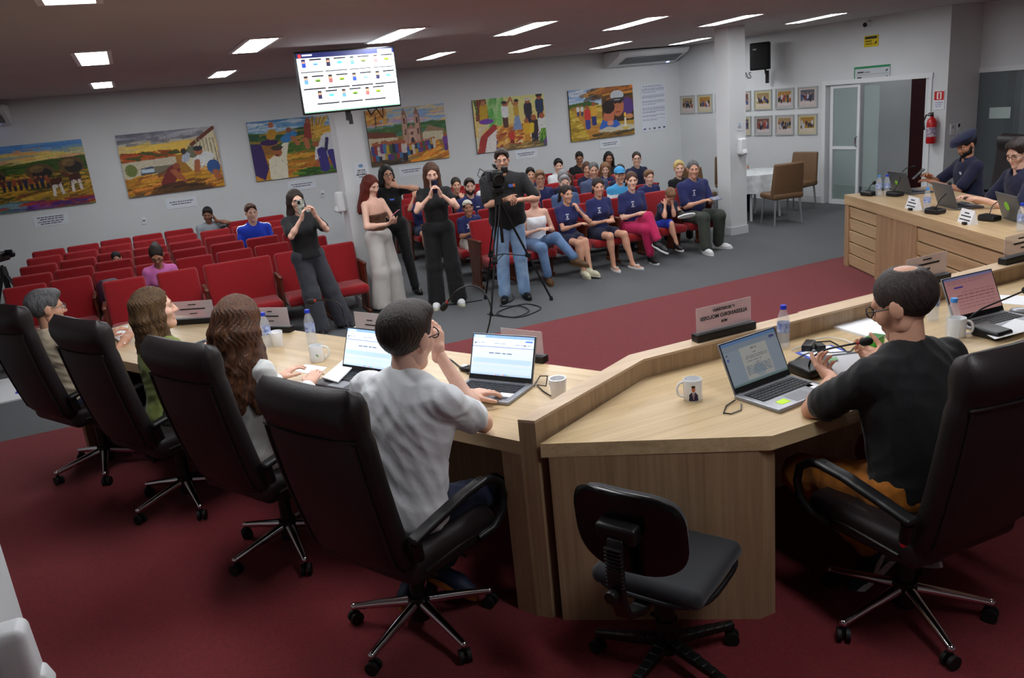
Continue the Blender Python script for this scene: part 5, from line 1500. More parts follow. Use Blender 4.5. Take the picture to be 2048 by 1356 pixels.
def ik(a, c, l1, l2, pole):
    a, c = np.asarray(a, float), np.asarray(c, float)
    d = c - a; L = np.linalg.norm(d)
    if L > (l1 + l2) * .999:
        return a + d * (l1 / (l1 + l2)), c
    if L < abs(l1 - l2) + .01: L = abs(l1 - l2) + .01
    u = d / np.linalg.norm(d)
    x = (l1 * l1 - l2 * l2 + L * L) / (2 * L)
    hgt = math.sqrt(max(l1 * l1 - x * x, 0))
    p = np.asarray(pole, float); p = p - u * (p @ u); p = nv(p)
    return a + u * x + p * hgt, c
def rotm(yaw=0, pitch=0, roll=0):
    """head matrix: yaw left positive, pitch down positive (degrees)"""
    y, p, r = [math.radians(v) for v in (yaw, pitch, roll)]
    return np.array((Matrix.Rotation(y, 3, 'Z') @ Matrix.Rotation(-p, 3, 'X') @ Matrix.Rotation(r, 3, 'Y')))

HEADS = {}
def head_mesh(sex, h):
    key = (sex, h)
    if key in HEADS: return HEADS[key]
    j = 1.0 if sex == 'm' else .9
    P = [ell((0, -.016, .032), (.075, .096, .087)), ell((0, .022, -.030), (.060 * (.5 + .5 * j), .066, .078), k=.03),
         cap((-.044 * j, .005, -.066), (0, .058, -.100), .021 * j, .020, k=.03), cap((.044 * j, .005, -.066), (0, .058, -.100), .021 * j, .020, k=.03),
         ell((0, .066, -.098), (.022 * j, .02, .018), k=.02),
         cap((-.036, .073, .020), (.036, .073, .020), .013, k=.016),
         ell((-.038, .055, -.028), (.026, .028, .024), k=.02), ell((.038, .055, -.028), (.026, .028, .024), k=.02),
         sub(ell((-.031, .094, .000), (.017, .014, .012), k=.010)), sub(ell((.031, .094, .000), (.017, .014, .012), k=.010)),
         cap((0, .083, .012), (0, .104, -.030), .0085, .0125, k=.012), ell((-.012, .092, -.034), (.009, .010, .008), k=.008), ell((.012, .092, -.034), (.009, .010, .008), k=.008),
         cap((-.018, .080, -.062), (.018, .080, -.062), .0085, k=.010), cap((-.014, .080, -.070), (.014, .080, -.070), .009, k=.008),
         ell((-.077, -.008, -.004), (.009, .021, .032), rotm(12), k=.006), ell((.077, -.008, -.004), (.009, .021, .032), rotm(-12), k=.006)]
    V, F = surf(P, h)
    HEADS[key] = (V, F, np.zeros(len(F), int))
    return HEADS[key]

def hand_prims(wr, d, pn, side, curl=.5, s=1.0, spread=1.0, thumb=1.0):
    d = nv(d); pn = np.asarray(pn, float); pn = nv(pn - d * (pn @ d)); a = side * np.cross(d, pn)
    wr = np.asarray(wr, float)
    P = [cap(wr - d * .02, wr + d * .02, .026 * s, .027 * s, .02)]
    P.append(ell(wr + d * .05 * s, np.array((.045, .036, .014)) * s, np.stack([d, a, pn], 1), .015))
    for i, (off, L, r) in enumerate(((.030, .074, .0086), (.010, .083, .0090), (-.010, .076, .0086), (-.029, .060, .0078))):
        kn = wr + d * (.088 - .006 * abs(i - 1)) * s + a * off * s * (.9 + .1 * spread)
        P.append(cap(wr + d * .025 * s + a * off * .6 * s, kn, .0135 * s, .0105 * s, .012))
        th = 0; p = kn
        for j, (fr, dth) in enumerate(((.45, .75), (.30, 1.0), (.25, .8))):
            th += curl * dth
            dd = nv((d + a * off * 3 * (spread - .4)) * math.cos(th) + pn * math.sin(th))
            q = p + dd * L * fr * s
            P.append(cap(p, q, r * s * (1 - .08 * j), r * s * (.94 - .1 * j), .004))
            p = q
    b = wr + d * .022 * s + a * .024 * s
    t1 = nv(d * .65 + a * .8 * thumb + pn * .25)
    q = b + t1 * .042 * s; P.append(cap(b, q, .0145 * s, .0105 * s, .012))
    t2 = nv(t1 * .7 + d * .5 + pn * .35 * (curl + .2)); q2 = q + t2 * .032 * s; P.append(cap(q, q2, .0105 * s, .0095 * s, .005))
    t3 = nv(t2 * .8 + d * .3 + pn * .3 * curl); P.append(cap(q2, q2 + t3 * .025 * s, .0095 * s, .0075 * s, .005))
    return P

EYE = {}
def eye_mesh():
    if 'e' not in EYE:
        m = MB(); m.sphere((0, 0, 0), .0105, 12, 8, (1.15, 1, .62))
        me = m.mesh('eye', [mat('eye_white', (196, 184, 178), rough=.3), mat('eye_iris', (38, 24, 18), rough=.2)])
        for p in me.polygons:
            if p.center.y > .0078: p.material_index = 1
        EYE['e'] = me
    return EYE['e']
SKIN = {'a': mat('skin_fair', (226, 180, 158), rough=.5, var=.05, vscale=30), 'b': mat('skin_medium', (210, 158, 132), rough=.5, var=.05, vscale=30), 'c': mat('skin_tan', (182, 128, 100), rough=.5, var=.05, vscale=30), 'd': mat('skin_brown', (138, 94, 74), rough=.5, var=.05, vscale=30)}
LIPS = {'m': mat('lips_m', (182, 120, 104), rough=.45), 'f': mat('lips_f', (190, 104, 100), rough=.4)}
MOUTH = {}
def mouth_mesh(sex):
    if sex not in MOUTH:
        m = MB(); m.sphere((0, .0868, -.0615), 1, 12, 6, (.019, .0042, .0040)); m.sphere((0, .0872, -.0685), 1, 12, 6, (.0165, .0042, .0048))
        MOUTH[sex] = m.mesh('mouth', LIPS[sex])
    return MOUTH[sex]
def cloth(name, rgb, rough=.85, **k):
    return mat('cloth_' + name, rgb, rough=rough, bump=k.pop('bump', .25), bscale=k.pop('bscale', 24), sheen=.1, **k)
def hairm(name, rgb, rgb2=None):
    return mat('hair_' + name, rgb, rough=.45, rgb2=rgb2 or tuple(min(255, int(v * 1.5 + 6)) for v in rgb), vscale=30, stretch=(3, 3, .35), bump=.8, bscale=70, detail=5)

def to_local(v, loc, rz):
    if isinstance(v, tuple) and len(v) == 2 and v[0] == 'w':
        p = np.asarray(v[1], float) - np.asarray(loc, float)
        c_, s_ = math.cos(-rz), math.sin(-rz)
        return np.array((p[0] * c_ - p[1] * s_, p[0] * s_ + p[1] * c_, p[2]))
    return np.asarray(v, float)

def human(label, loc, rz, s=1.0, sex='m', mode='sit', seat=.43, lean=4, side=0, twist=0, head=(0, 0, 0), hs=1.0, wl=None, wr=None, pl=None, pr=None,
          hl=None, hr=None, al=None, ar=None, kl=None, kr=None, fl=None, fr=None, top=None, bottom=None, shoes=None, hair=None, skin='a', glasses=None, beard=None,
          hat=None, res=.014, group=None, wide=1.0, belly=0.0, feet=True, extra=None, wr_amp=None, headfwd=.0, chest_print=None, eL=None, eR=None):
    """one seated or standing figure; coordinates in its own frame (x to its right, y forward, z up from the floor it stands on)"""
    L = lambda v: to_local(v, loc, rz)
    f = 1.0 if sex == 'm' else .9
    pel = np.array((0, 0, (seat + .10 * s) if mode == 'sit' else .93 * s))
    a, b = math.radians(lean), math.radians(side)
    up = nv((math.sin(b), math.sin(a), math.cos(a) * math.cos(b)))
    tw = math.radians(twist)
    rt = nv(np.array((math.cos(tw), math.sin(tw), 0)) - up * up[0] * math.cos(tw)); fw = np.cross(up, rt)
    R = np.stack([rt, fw, up], 1)
    neck = pel + up * .50 * s
    sw = (.172 if sex == 'm' else .146) * s * wide
    shl, shr = pel + up * .428 * s - rt * sw, pel + up * .428 * s + rt * sw
    hd = nv(up * .55 + np.array((0, .10 + headfwd, .45)))
    hc = neck + hd * .156 * s
    RH = rotm(*head)
    HS = s ** .6 * hs
    ua, fa = .285 * s, .25 * s
    lap = mode == 'sit'
    if wl is None: wl = (-.09 * s, .30 * s, pel[2] + .10 * s) if lap else (-.24 * s, .05, .80 * s)
    if wr is None: wr = (.09 * s, .30 * s, pel[2] + .10 * s) if lap else (.24 * s, .05, .80 * s)
    wl0, wr0 = wl, wr
    wl, wr = L(wl), L(wr)
    el_, wl = ik(shl, wl, ua, fa, pl if pl is not None else (-.5, -.35, -1))
    er_, wr = ik(shr, wr, ua, fa, pr if pr is not None else (.5, -.35, -1))
    if eL is not None: el_ = L(eL); wl = L(wl0)
    if eR is not None: er_ = L(eR); wr = L(wr0)
    th, sh_ = .43 * s, .41 * s
    hpl, hpr = pel - np.array((.088 * s, 0, .01)), pel + np.array((.088 * s, 0, -.01))
    if al is None: al = (-.10 * s, .42 * s, .08) if lap else (-.10 * s, 0, .08)
    if ar is None: ar = (.10 * s, .42 * s, .08) if lap else (.10 * s, 0, .08)
    al, ar = L(al), L(ar)
    kn_l, al = ik(hpl, al, th, sh_, kl if kl is not None else (-.05, 1, .8))
    kn_r, ar = ik(hpr, ar, th, sh_, kr if kr is not None else (.05, 1, .8))
    def FD(v):
        if isinstance(v, tuple) and v[0] == 'wd': return nv(L(('w', v[1])) - L(('w', v[2])))
        return nv(v)
    fl = FD(fl if fl is not None else (-.18, 1, 0)); fr = FD(fr if fr is not None else (.18, 1, 0))
    top = top or {}; bottom = bottom or {}
    sl = top.get('sleeve', .6); fit = top.get('fit', .012)
    legs = bottom.get('len', 2.0)
    # ---- body (skin)
    g = .92 if sex == 'm' else .80
    aw = top.get('arm', 1.0)
    ra = [.047 * g * aw * s, .040 * g * aw * s, .038 * g * aw * s, .026 * g * aw * s]
    B = [cap(neck - up * .02 * s, hc + np.array((0, -.012, -.05)) * HS, .058 * f * s, .053 * f * s, .03)]
    bare = top.get('bare', False)
    kk = 1.0 if bare else .80
    B += [ell(pel + up * .33 * s, np.array((.150, .100, .17)) * f * s * kk * np.array((wide, 1, 1)), R, .05), ell(pel + up * .12 * s, np.array((.13, .09, .16)) * f * s * .85, R, .05), ell(pel, np.array((.13, .09, .09)) * s * .85, R, .05),
          cap(shl + rt * .02, shr - rt * .02, (.050 if bare else .04) * s * f, None, .04)]
    for (S_, E_, W_) in ((shl, el_, wl), (shr, er_, wr)):
        B += [cap(S_, E_, ra[0], ra[1], .03), cap(E_, W_, ra[2], ra[3], .02), ell(E_ + (W_ - E_) * .28, np.array((ra[2] * 1.08,) * 3), None, .03)]
    lm = 1.0 if legs < 1.9 else .62
    for (H_, K_, A_) in ((hpl, kn_l, al), (hpr, kn_r, ar)):
        B += [cap(H_, K_, .080 * f * s * lm, .056 * f * s * lm, .03), cap(K_, A_, .054 * f * s * lm, .036 * f * s * lm, .03)]
        if lm == 1.0:
            B.append(ell(K_ + (A_ - K_) * .3 - nv((H_ - K_) * 0 + np.array((0, .02, 0))) * .012, np.array((.052, .056, .11)) * f * s, None, .03))
    bf = shoes and shoes.get('kind') in ('sandal', 'bare')
    if bf:
        for (K_, A_, fv) in ((kn_l, al, fl), (kn_r, ar, fr)):
            u_ = nv(nv(K_ - A_) - fv * (nv(K_ - A_) @ fv))
            B += [cap(A_ - fv * .03 * s - u_ * .03, A_ + fv * .11 * s - u_ * .048, .03 * s, .024 * s, .03), cap(A_ + fv * .10 * s - u_ * .05, A_ + fv * .165 * s - u_ * .058, .032 * s, .018 * s, .02)]
    V, F = surf(B, res)
    parts = [(V, F, np.zeros(len(F), int))]
    hv, hf, hm = head_mesh(sex, .0045 if res < .011 else .0075)
    parts.append((hv * HS @ RH.T + hc, hf, hm))
    for (W_, E_, hh, sd) in ((wl, el_, hl, -1), (wr, er_, hr, 1)):
        hh = hh or {}
        d = nv(hh.get('d', W_ - E_)); n_ = hh.get('n', (0, -.2, -1))
        hv_, hf_ = surf(hand_prims(W_, d, n_, sd, hh.get('curl', .45), s * (1.0 if sex == 'm' else .92), hh.get('spread', 1.0), hh.get('thumb', 1.0)), .0042 if res < .011 else .0065)
        parts.append((hv_, hf_, np.zeros(len(hf_), int)))
    off = 0; VV = []; FF = []; MM = []
    for (v, q, m_) in parts:
        VV.append(v); FF.append(q + off); MM.append(m_); off += len(v)
    me = np_mesh('person', np.concatenate(VV), np.concatenate(FF), [SKIN[skin]], np.concatenate(MM))
    o = obj('person', me, None, loc, rz)
    tag(o, label, 'person', group)
    seed = abs(hash(label)) % 1000 if False else sum(map(ord, label)) % 997
    amp = wr_amp if wr_amp is not None else (.006 if res < .011 else .004)
    # ---- top
    if top:
        P = []
        bw = wide
        if sex == 'm':
            P += [ell(pel + up * .33 * s, np.array((.165 * bw, .112, .19)) * s + fit, R, .06), ell(pel + up * .14 * s + fw * belly * .4, np.array((.150 * bw, .108 + belly, .16)) * s + fit, R, .06), ell(pel + up * .0, np.array((.158 * bw, .118, .11)) * s + fit, R, .05)]
        else:
            P += [ell(pel + up * .33 * s, np.array((.140 * bw, .098, .17)) * s + fit, R, .06), ell(pel + up * .15 * s + fw * belly * .4, np.array((.122 * bw, .092 + belly, .15)) * s + fit, R, .06), ell(pel + up * .0, np.array((.155 * bw, .112, .10)) * s + fit, R, .05)]
            for sx in (-1, 1): P.append(ell(pel + up * .31 * s + rt * sx * .062 * s + fw * .075 * s, np.array((.06, .055, .06)) * s + fit * .5, R, .04))
        if not top.get('strapless'):
            P += [cap(shl + up * .008, shr + up * .008, .050 * f * s + fit * .4, None, .04), cap(neck - up * .015, shl + rt * .05, .048 * s * f + fit * .3, .040 * s * f + fit * .3, .035), cap(neck - up * .015, shr - rt * .05, .048 * s * f + fit * .3, .040 * s * f + fit * .3, .035)]
        if sl > 0:
            for (S_, E_, W_) in ((shl, el_, wl), (shr, er_, wr)):
                u_ = min(sl, 1.0)
                P.append(cap(S_, S_ + (E_ - S_) * u_, ra[0] + fit * .7 + .002, ra[0] * .92 + fit * .8 + (.006 if sl < 1 else .0), .03))
                if sl > 1: P.append(cap(E_, E_ + (W_ - E_) * (sl - 1), ra[2] + fit * .6 + .003, ra[3] + fit * .7 + .004, .025))
        if top.get('skirt'): P.append(cap(pel + up * .02, pel - np.array((0, 0, top['skirt'])), .15 * s, .17 * s, .05))
        nd = top.get('neck', .055)
        if top.get('strapless'):
            P.append(cut(up, pel + up * top['strapless'] * s))
        else:
            P.append(sub(ell(neck + up * .045 * s + fw * .035 * s, np.array((.060, .070, nd + .02)) * s, R, .012)))
        hem = top.get('hem', -.10)
        P.append(cut(-up if mode != 'sit' else (0, 0, -1), pel + up * hem * s if mode != 'sit' else pel + np.array((0, 0, max(hem, -.085)))))
        V, F = surf(P, res)
        if top.get('hemcut') is not None: pass
        V = wrinkle(V, F, amp, seed, 20)
        tm = top['col'] if isinstance(top['col'], list) else [top['col']]
        fm = None
        if top.get('stripe') is not None:       # white strip over shoulders / sleeves
            q = V[F].mean(1) - (shl + shr) / 2
            fm = ((np.abs(q @ fw) < .026) & (q @ up > -.10) & (np.abs(q @ rt) > .09)).astype(int)
        if top.get('yoke') is not None:
            q = (V[F].mean(1) - pel) @ up
            fm = np.where(q > top['yoke'][0] * s, 1, np.where(q > top['yoke'][1] * s, 2, 0))
        g_ = obj(top.get('name', 'shirt'), np_mesh(top.get('name', 'shirt'), V, F, tm, fm), o)
        if top.get('collar'):
            m = MB(); pts = []
            for j in range(15):
                an = -2.55 + 5.1 * j / 14
                p = neck + up * (.012 + .012 * math.cos(an) * -1) * s + rt * math.sin(an) * .066 * s * f + fw * (-math.cos(an) * .062 + .012) * s
                pts.append(p)
            m.tube([Vector(p) for p in pts], [.010 if 0 < j < 14 else .004 for j in range(15)], 8)
            m.tube([Vector(p - up * .014 + 0 * rt) for p in pts], [.012 if 0 < j < 14 else .004 for j in range(15)], 8)
            m.build('collar', top.get('collar_col', tm[0]), g_)
        if chest_print:
            for (dx, dz, w_, h_, mt_) in chest_print:
                c0 = pel + up * (.36 + dz) * s + rt * dx * s
                fr_ = .135 * s + fit
                q = c0 + fw * fr_
                i = np.argmin(((V - q) ** 2).sum(1)); z_ = (V[i] - c0) @ fw
                q = c0 + fw * (z_ + .003)
                m = MB(); m.add([q - rt * w_ / 2 - up * h_ / 2, q + rt * w_ / 2 - up * h_ / 2, q + rt * w_ / 2 + up * h_ / 2, q - rt * w_ / 2 + up * h_ / 2], [(0, 1, 2, 3)])
                m.build('emblem', mt_, g_, smooth=False)
    # ---- bottom
    if bottom:
        ft = bottom.get('fit', .008); wd = bottom.get('wide', 1.0)
        P = [ell(pel + up * .02, np.array((.158 if sex == 'm' else .165, .112, .105)) * s * np.array((wide, 1, 1)) + ft, R, .05)]
        if mode != 'sit': P += [cap(hpl + np.array((0, -.03, 0)), hpr + np.array((0, -.03, 0)), .09 * s, None, .05)]
        elif not bottom.get('noseat'): P += [cap(hpl, hpr, .088 * s + ft, None, .05)]
        rT, rK, rA = .088 * s * (1.0 if sex == 'm' else .98) + ft, .062 * s + ft, (.048 if wd == 1 else .075 * wd) * s + ft
        if wd > 1: rK = .066 * wd * s + ft
        if bottom.get('rK'): rK = bottom['rK']
        if bottom.get('rA'): rA = bottom['rA']
        for (H_, K_, A_) in ((hpl, kn_l, al), (hpr, kn_r, ar)):
            u_ = min(legs, 1.0)
            P.append(cap(H_, H_ + (K_ - H_) * u_, rT, rT + (rK - rT) * u_ + (.012 if legs < 1 else 0), .035))
            if legs > 1: P.append(cap(K_, K_ + (A_ - K_) * (legs - 1), rK, rA, .03))
        if mode != 'sit': P.append(cut(up, pel + up * bottom.get('waist', .10) * s))
        if legs >= 1.95 and mode != 'sit': P.append(cut((0, 0, -1), (0, 0, .035)))
        V, F = surf(P, res)
        V = wrinkle(V, F, amp * 1.1, seed + 5, 17)
        obj(bottom.get('name', 'trousers'), np_mesh('trousers', V, F, bottom['col']), o)
    # ---- shoes
    if shoes and feet:
        for (K_, A_, fv) in ((kn_l, al, fl), (kn_r, ar, fr)):
            u_ = nv(nv(K_ - A_) - fv * (nv(K_ - A_) @ fv)); r_ = np.cross(fv, u_)
            base = A_ - u_ * .08
            bm_ = np.stack([r_, fv, u_], 1)
            def W2(x, y, z): return base + bm_ @ np.array((x, y, z))
            kz = s ** .7
            if not bf:
                P = [cap(W2(0, -.05 * kz, .045), W2(0, .11 * kz, .036), .040 * kz, .042 * kz, .03), cap(W2(0, .10 * kz, .034), W2(0, .165 * kz, .030), .041 * kz, .032 * kz, .02), cap(W2(0, -.02, .05), W2(0, -.015, .10), .040 * kz, .040 * kz, .03),
                     cut(-u_, W2(0, 0, .016))]
                V, F = surf(P, .008 if res < .011 else .011)
                so = obj('shoe', np_mesh('shoe', V, F, shoes['col']), o)
            m = MB(); n = 22
            ring = []
            for j in range(n):
                an = 2 * PI * j / n
                y = .055 * kz + .155 * kz * math.sin(an) * 1.0; x = (.043 + .006 * math.sin(an)) * kz * math.cos(an)
                ring.append((x, y))
            m.add([W2(x, y, .0) for x, y in ring] + [W2(x * 1.03, y * 1.01, .014) for x, y in ring] + [W2(x * .97, y * .99, .024) for x, y in ring],
                  [tuple(range(n))[::-1], tuple(range(2 * n, 3 * n))] + [(i * n + j, i * n + (j + 1) % n, (i + 1) * n + (j + 1) % n, (i + 1) * n + j) for i in range(2) for j in range(n)])
            so2 = m.build('sole', shoes.get('sole', shoes['col']), so if not bf else o)
            if shoes.get('flash'):
                for sx in (-1, 1):
                    m = MB(); m.tube([W2(sx * .036, -.055, .060), W2(sx * .044, -.005, .058), W2(sx * .047, .045, .045), W2(sx * .046, .085, .026)], [.004, .009, .010, .008], 8); m.build('side_flash', shoes['flash'], so)
            if bf:
                m = MB(); m.tube([W2(-.042, .06, .02), W2(-.02, .09, .060), W2(0, .13, .055), W2(.02, .09, .060), W2(.042, .06, .02)], .007, 6); m.build('strap', shoes['col'], so2)
    # ---- head details
    TM = Matrix.Translation(Vector(hc)) @ Matrix(RH.tolist()).to_4x4() @ Matrix.Scale(HS, 4)
    hcol = hair['col'] if hair else INK
    for sx in (-1, 1):
        e = obj('eye', eye_mesh(), o); e.matrix_local = TM @ Matrix.Translation((sx * .031, .0760, .000))
        m = MB(); m.tube([(sx * .013, .0905, .019), (sx * .028, .0895, .0235), (sx * .046, .078, .019)], [.0032, .0042, .0022], 6)
        e = m.build('eyebrow', hcol, o); e.matrix_local = TM
    e = obj('mouth', mouth_mesh(sex), o); e.matrix_local = TM
    if glasses:
        m = MB()
        for sx in (-1, 1):
            m.tube([(sx * .033 + .024 * math.cos(t_) * (1), .103 - .004 * abs(math.cos(t_)), .001 + .018 * math.sin(t_)) for t_ in [2 * PI * j / 14 for j in range(15)]], .0022, 6, cap=False)
            m.tube([(sx * .057, .098, .006), (sx * .074, .07, .008), (sx * .080, .0, .006), (sx * .079, -.02, -.004)], .0022, 6)
        m.tube([(-.009, .104, .004), (.009, .104, .004)], .002, 6)
        e = m.build('glasses', glasses, o); e.matrix_local = TM
    if beard:
        P = [ell((0, .030, -.062), (.064, .064, .058), k=.02), cap((-.060, .01, -.03), (-.05, .03, -.07), .018, k=.02), cap((.060, .01, -.03), (.05, .03, -.07), .018, k=.02), ell((0, .07, -.098), (.028, .026, .022), k=.02),
             sub(ell((0, .075, -.005), (.075, .075, .050), k=.01)), sub(ell((0, .10, -.066), (.022, .026, .009), k=.006)), cut((0, -1, .25), (0, -.005, 0))]
        V, F = surf(P, .006)
        e = obj('beard', np_mesh('beard', V * 1.012, F, beard), o); e.matrix_local = TM
    if hair:
        kind = hair['kind']; hP = []
        vol = hair.get('vol', 0)
        base = ell((0, -.018, .034 + vol * .5), (.082 + vol, .104 + vol, .094 + vol))
        face = sub(ell((0, .108, -.018), (.068, .080, .104), k=.012))
        low = hair.get('low', -.02)
        ears = [sub(ell((-.085, .012, -.02), (.03, .030, .042), k=.008)), sub(ell((.085, .012, -.02), (.03, .030, .042), k=.008))]
        hres = .0055 if res < .011 else .0085
        if kind in ('short', 'thin', 'crop'):
            hP = [base, face] + ears
            if kind == 'short': hP.insert(1, ell((0, .050, .085), (.062, .045, .035 + vol), k=.03))
            if kind == 'thin': hP.append(sub(ell((0, -.060, .124), (.042, .050, .027), k=.012)))
            hP += [cut((0, .58, -.81), (0, 0, low))]
        else:
            hP = [base, sub(ell((hair.get('part', 0), .112, -.030), (.066, .074, .112), k=.012))]
            Ln = hair.get('len', .35)
            if kind in ('long', 'wavy'):
                rr_ = np.random.RandomState(seed)
                for j in range(hair.get('locks', 16)):
                    an = -2.2 + 4.4 * j / (hair.get('locks', 16) - 1)
                    x0, y0 = .072 * math.sin(an), -.022 - .085 * math.cos(an)
                    p = np.array((x0 * .9, y0 * .9 - .002, .045)); L_ = Ln * rr_.uniform(.82, 1.05)
                    nseg = 9; ph = rr_.uniform(0, 6.28); wa = hair.get('wave', .006)
                    for i in range(nseg):
                        t_ = (i + 1) / nseg
                        q = np.array((x0 * (1 + hair.get('flare', .25) * t_) + wa * math.sin(ph + t_ * 9), y0 - .015 * t_ + hair.get('fwd', 0) * t_ * max(0, -math.cos(an) + .9) + wa * math.cos(ph + t_ * 8), -L_ * t_))
                        q += np.array(hair.get('sway', (0, 0, 0))) * t_
                        hP.insert(1, cap(p, q, .027 - .010 * (i / nseg), .027 - .010 * t_, .016)); p = q
            elif kind == 'pony':
                hP += [] 
                p = np.array((0, -.11, .06)); dx = hair.get('dx', .02)
                for i in range(6):
                    t_ = (i + 1) / 6; q = np.array((dx * t_ * 3, -.13 - .02 * math.sin(t_ * 3), .06 - Ln * t_))
                    hP.insert(1, cap(p, q, .028 * (1 - .4 * i / 6), .028 * (1 - .4 * t_), .015)); p = q
                hP += ears
                hP.append(cut((0, .58, -.81), (0, 0, -.03)))
            elif kind == 'bun':
                hP.insert(1, ell((0, -.12, .06), (.04, .04, .04))); hP += ears; hP.append(cut((0, .58, -.81), (0, 0, -.03)))
            elif kind == 'bob':
                hP.insert(1, ell((0, -.03, -.03), (.088, .09, .085), k=.03)); hP.append(cut((0, .15, -1), (0, 0, -.09)))
        V, F = surf(hP, hres)
        N_ = V - np.array((0, -.02, .03)); N_ /= np.linalg.norm(N_, axis=1)[:, None]
        an_ = np.arctan2(N_[:, 0], N_[:, 1])
        V = V + N_ * ((.0008 if kind in ('short', 'thin', 'crop') else .002) * np.sin(an_ * 31 + 6 * np.sin(V[:, 2] * 50)))[:, None]
        mats_ = [hair['col']] + ([hair['col2']] if hair.get('col2') else [])
        fm = None
        if hair.get('col2'): fm = (V[F].mean(1)[:, 2] > hair.get('split', .07)).astype(int)
        e = obj('hair', np_mesh('hair', V, F, mats_, fm), o); e.matrix_local = TM
    if hat:
        m = MB()
        if hat['kind'] == 'cap':
            V, F = surf([ell((0, -.015, .040), (.088, .108, .092)), cut((0, -.12, -1), (0, 0, .045))], .007)
            e = obj('cap', np_mesh('cap', V, F, hat['col']), o); e.matrix_local = TM
            V, F = surf([ell((0, .105, .052), (.068, .085, .010), rotm(0, -8))], .006)
            e2 = obj('brim', np_mesh('brim', V, F, hat.get('brim', hat['col'])), e)
        else:
            V, F = surf([ell((0, .005, .098), (.128, .140, .040), rotm(0, 6, 6), k=.03), ell((0, -.010, .060), (.090, .108, .050), k=.03), ell((0, .11, .072), (.07, .06, .014), rotm(0, 14), k=.02), cut((0, -.1, -1), (0, 0, .045))], .006)
            e = obj('beret', np_mesh('beret', V, F, hat['col']), o); e.matrix_local = TM
    return o, dict(hc=hc, wl=wl, wr=wr, RH=RH, neck=neck)
# ------------------------------------------------------------------ wardrobe
NAVY = cloth('navy', (34, 40, 92)); NAVY2 = cloth('dark_navy', (24, 28, 58)); BLK = cloth('black', (17, 17, 20)); BLK2 = cloth('black_trousers', (15, 15, 18)); WHT = cloth('white', (226, 230, 234)); CREAM = cloth('cream_denim', (206, 203, 198))
BEIGE = cloth('beige', (206, 190, 164)); OLIVE = cloth('olive_green', (116, 128, 60)); JEANS = cloth('blue_jeans', (74, 104, 146), rgb2=(120, 150, 190), vscale=5); DJEANS = cloth('dark_jeans', (28, 36, 62)); LJEANS = cloth('light_jeans', (110, 144, 188), rgb2=(160, 188, 218), vscale=5)
MUSTARD = cloth('mustard', (166, 100, 24)); CHAR = cloth('charcoal', (58, 60, 68)); MAGENTA = cloth('magenta', (186, 30, 88)); PINK = cloth('pink', (206, 110, 176)); ROYAL = cloth('royal_blue', (28, 60, 190)); GREYS = cloth('grey_shirt', (134, 140, 146)); BROWN = cloth('brown_knit', (92, 60, 42)); CAMO = cloth('dark_olive', (56, 62, 54)); DENIM = cloth('denim_shirt', (74, 96, 138)); POLO = cloth('blue_grey_polo', (78, 88, 122)); TANC = cloth('tan_shorts', (196, 190, 182)); CYAN = cloth('cyan', (70, 160, 215))
LOGO = mat('white_logo', (200, 205, 225), rough=.7); LOGO2 = mat('orange_logo', (220, 120, 60), rough=.7); LOGO3 = mat('blue_logo', (90, 130, 220), rough=.7)
SH_BLK = mat('shoe_black', (22, 22, 26), rough=.5); SH_LEA = mat('shoe_leather', (18, 15, 15), rough=.25); SH_WHT = mat('shoe_white', (220, 222, 224), rough=.6); SH_GRN = mat('shoe_green', (16, 58, 54), rough=.6); SH_BRN = mat('shoe_brown', (92, 66, 40), rough=.5); SH_CRM = mat('shoe_cream', (206, 202, 176), rough=.6); SOLE_GUM = mat('sole_gum', (176, 104, 46), rough=.6); SH_NVY = mat('shoe_navy', (30, 40, 64), rough=.6)
H_BLK = hairm('black', (16, 14, 14)); H_DRK = hairm('dark_brown', (30, 21, 17)); H_BRN = hairm('brown', (62, 40, 28)); H_LBR = hairm('light_brown', (96, 68, 46)); H_GRY = hairm('grey', (112, 112, 114), (170, 170, 172)); H_SLT = hairm('salt_pepper', (54, 54, 56), (120, 120, 122)); H_RED = hairm('red', (78, 26, 18)); H_BLD = hairm('blond', (176, 148, 96)); H_PLA = hairm('platinum', (206, 196, 164)); H_OMB = hairm('ombre', (56, 36, 24), (112, 84, 52)); H_WAV = hairm('wavy_brown', (48, 30, 22), (110, 66, 36)); H_SHO = hairm('shorn', (38, 30, 28))
TEE = lambda c, **k: dict(col=c, sleeve=k.pop('sleeve', .62), **k)
def face_rz(fx, fy): return math.atan2(-fx, fy)
LOGO_T = [(.065, .02, .045, .018, LOGO), (.068, -.015, .022, .03, LOGO), (.068, -.045, .05, .012, LOGO)]
N2 = .0085
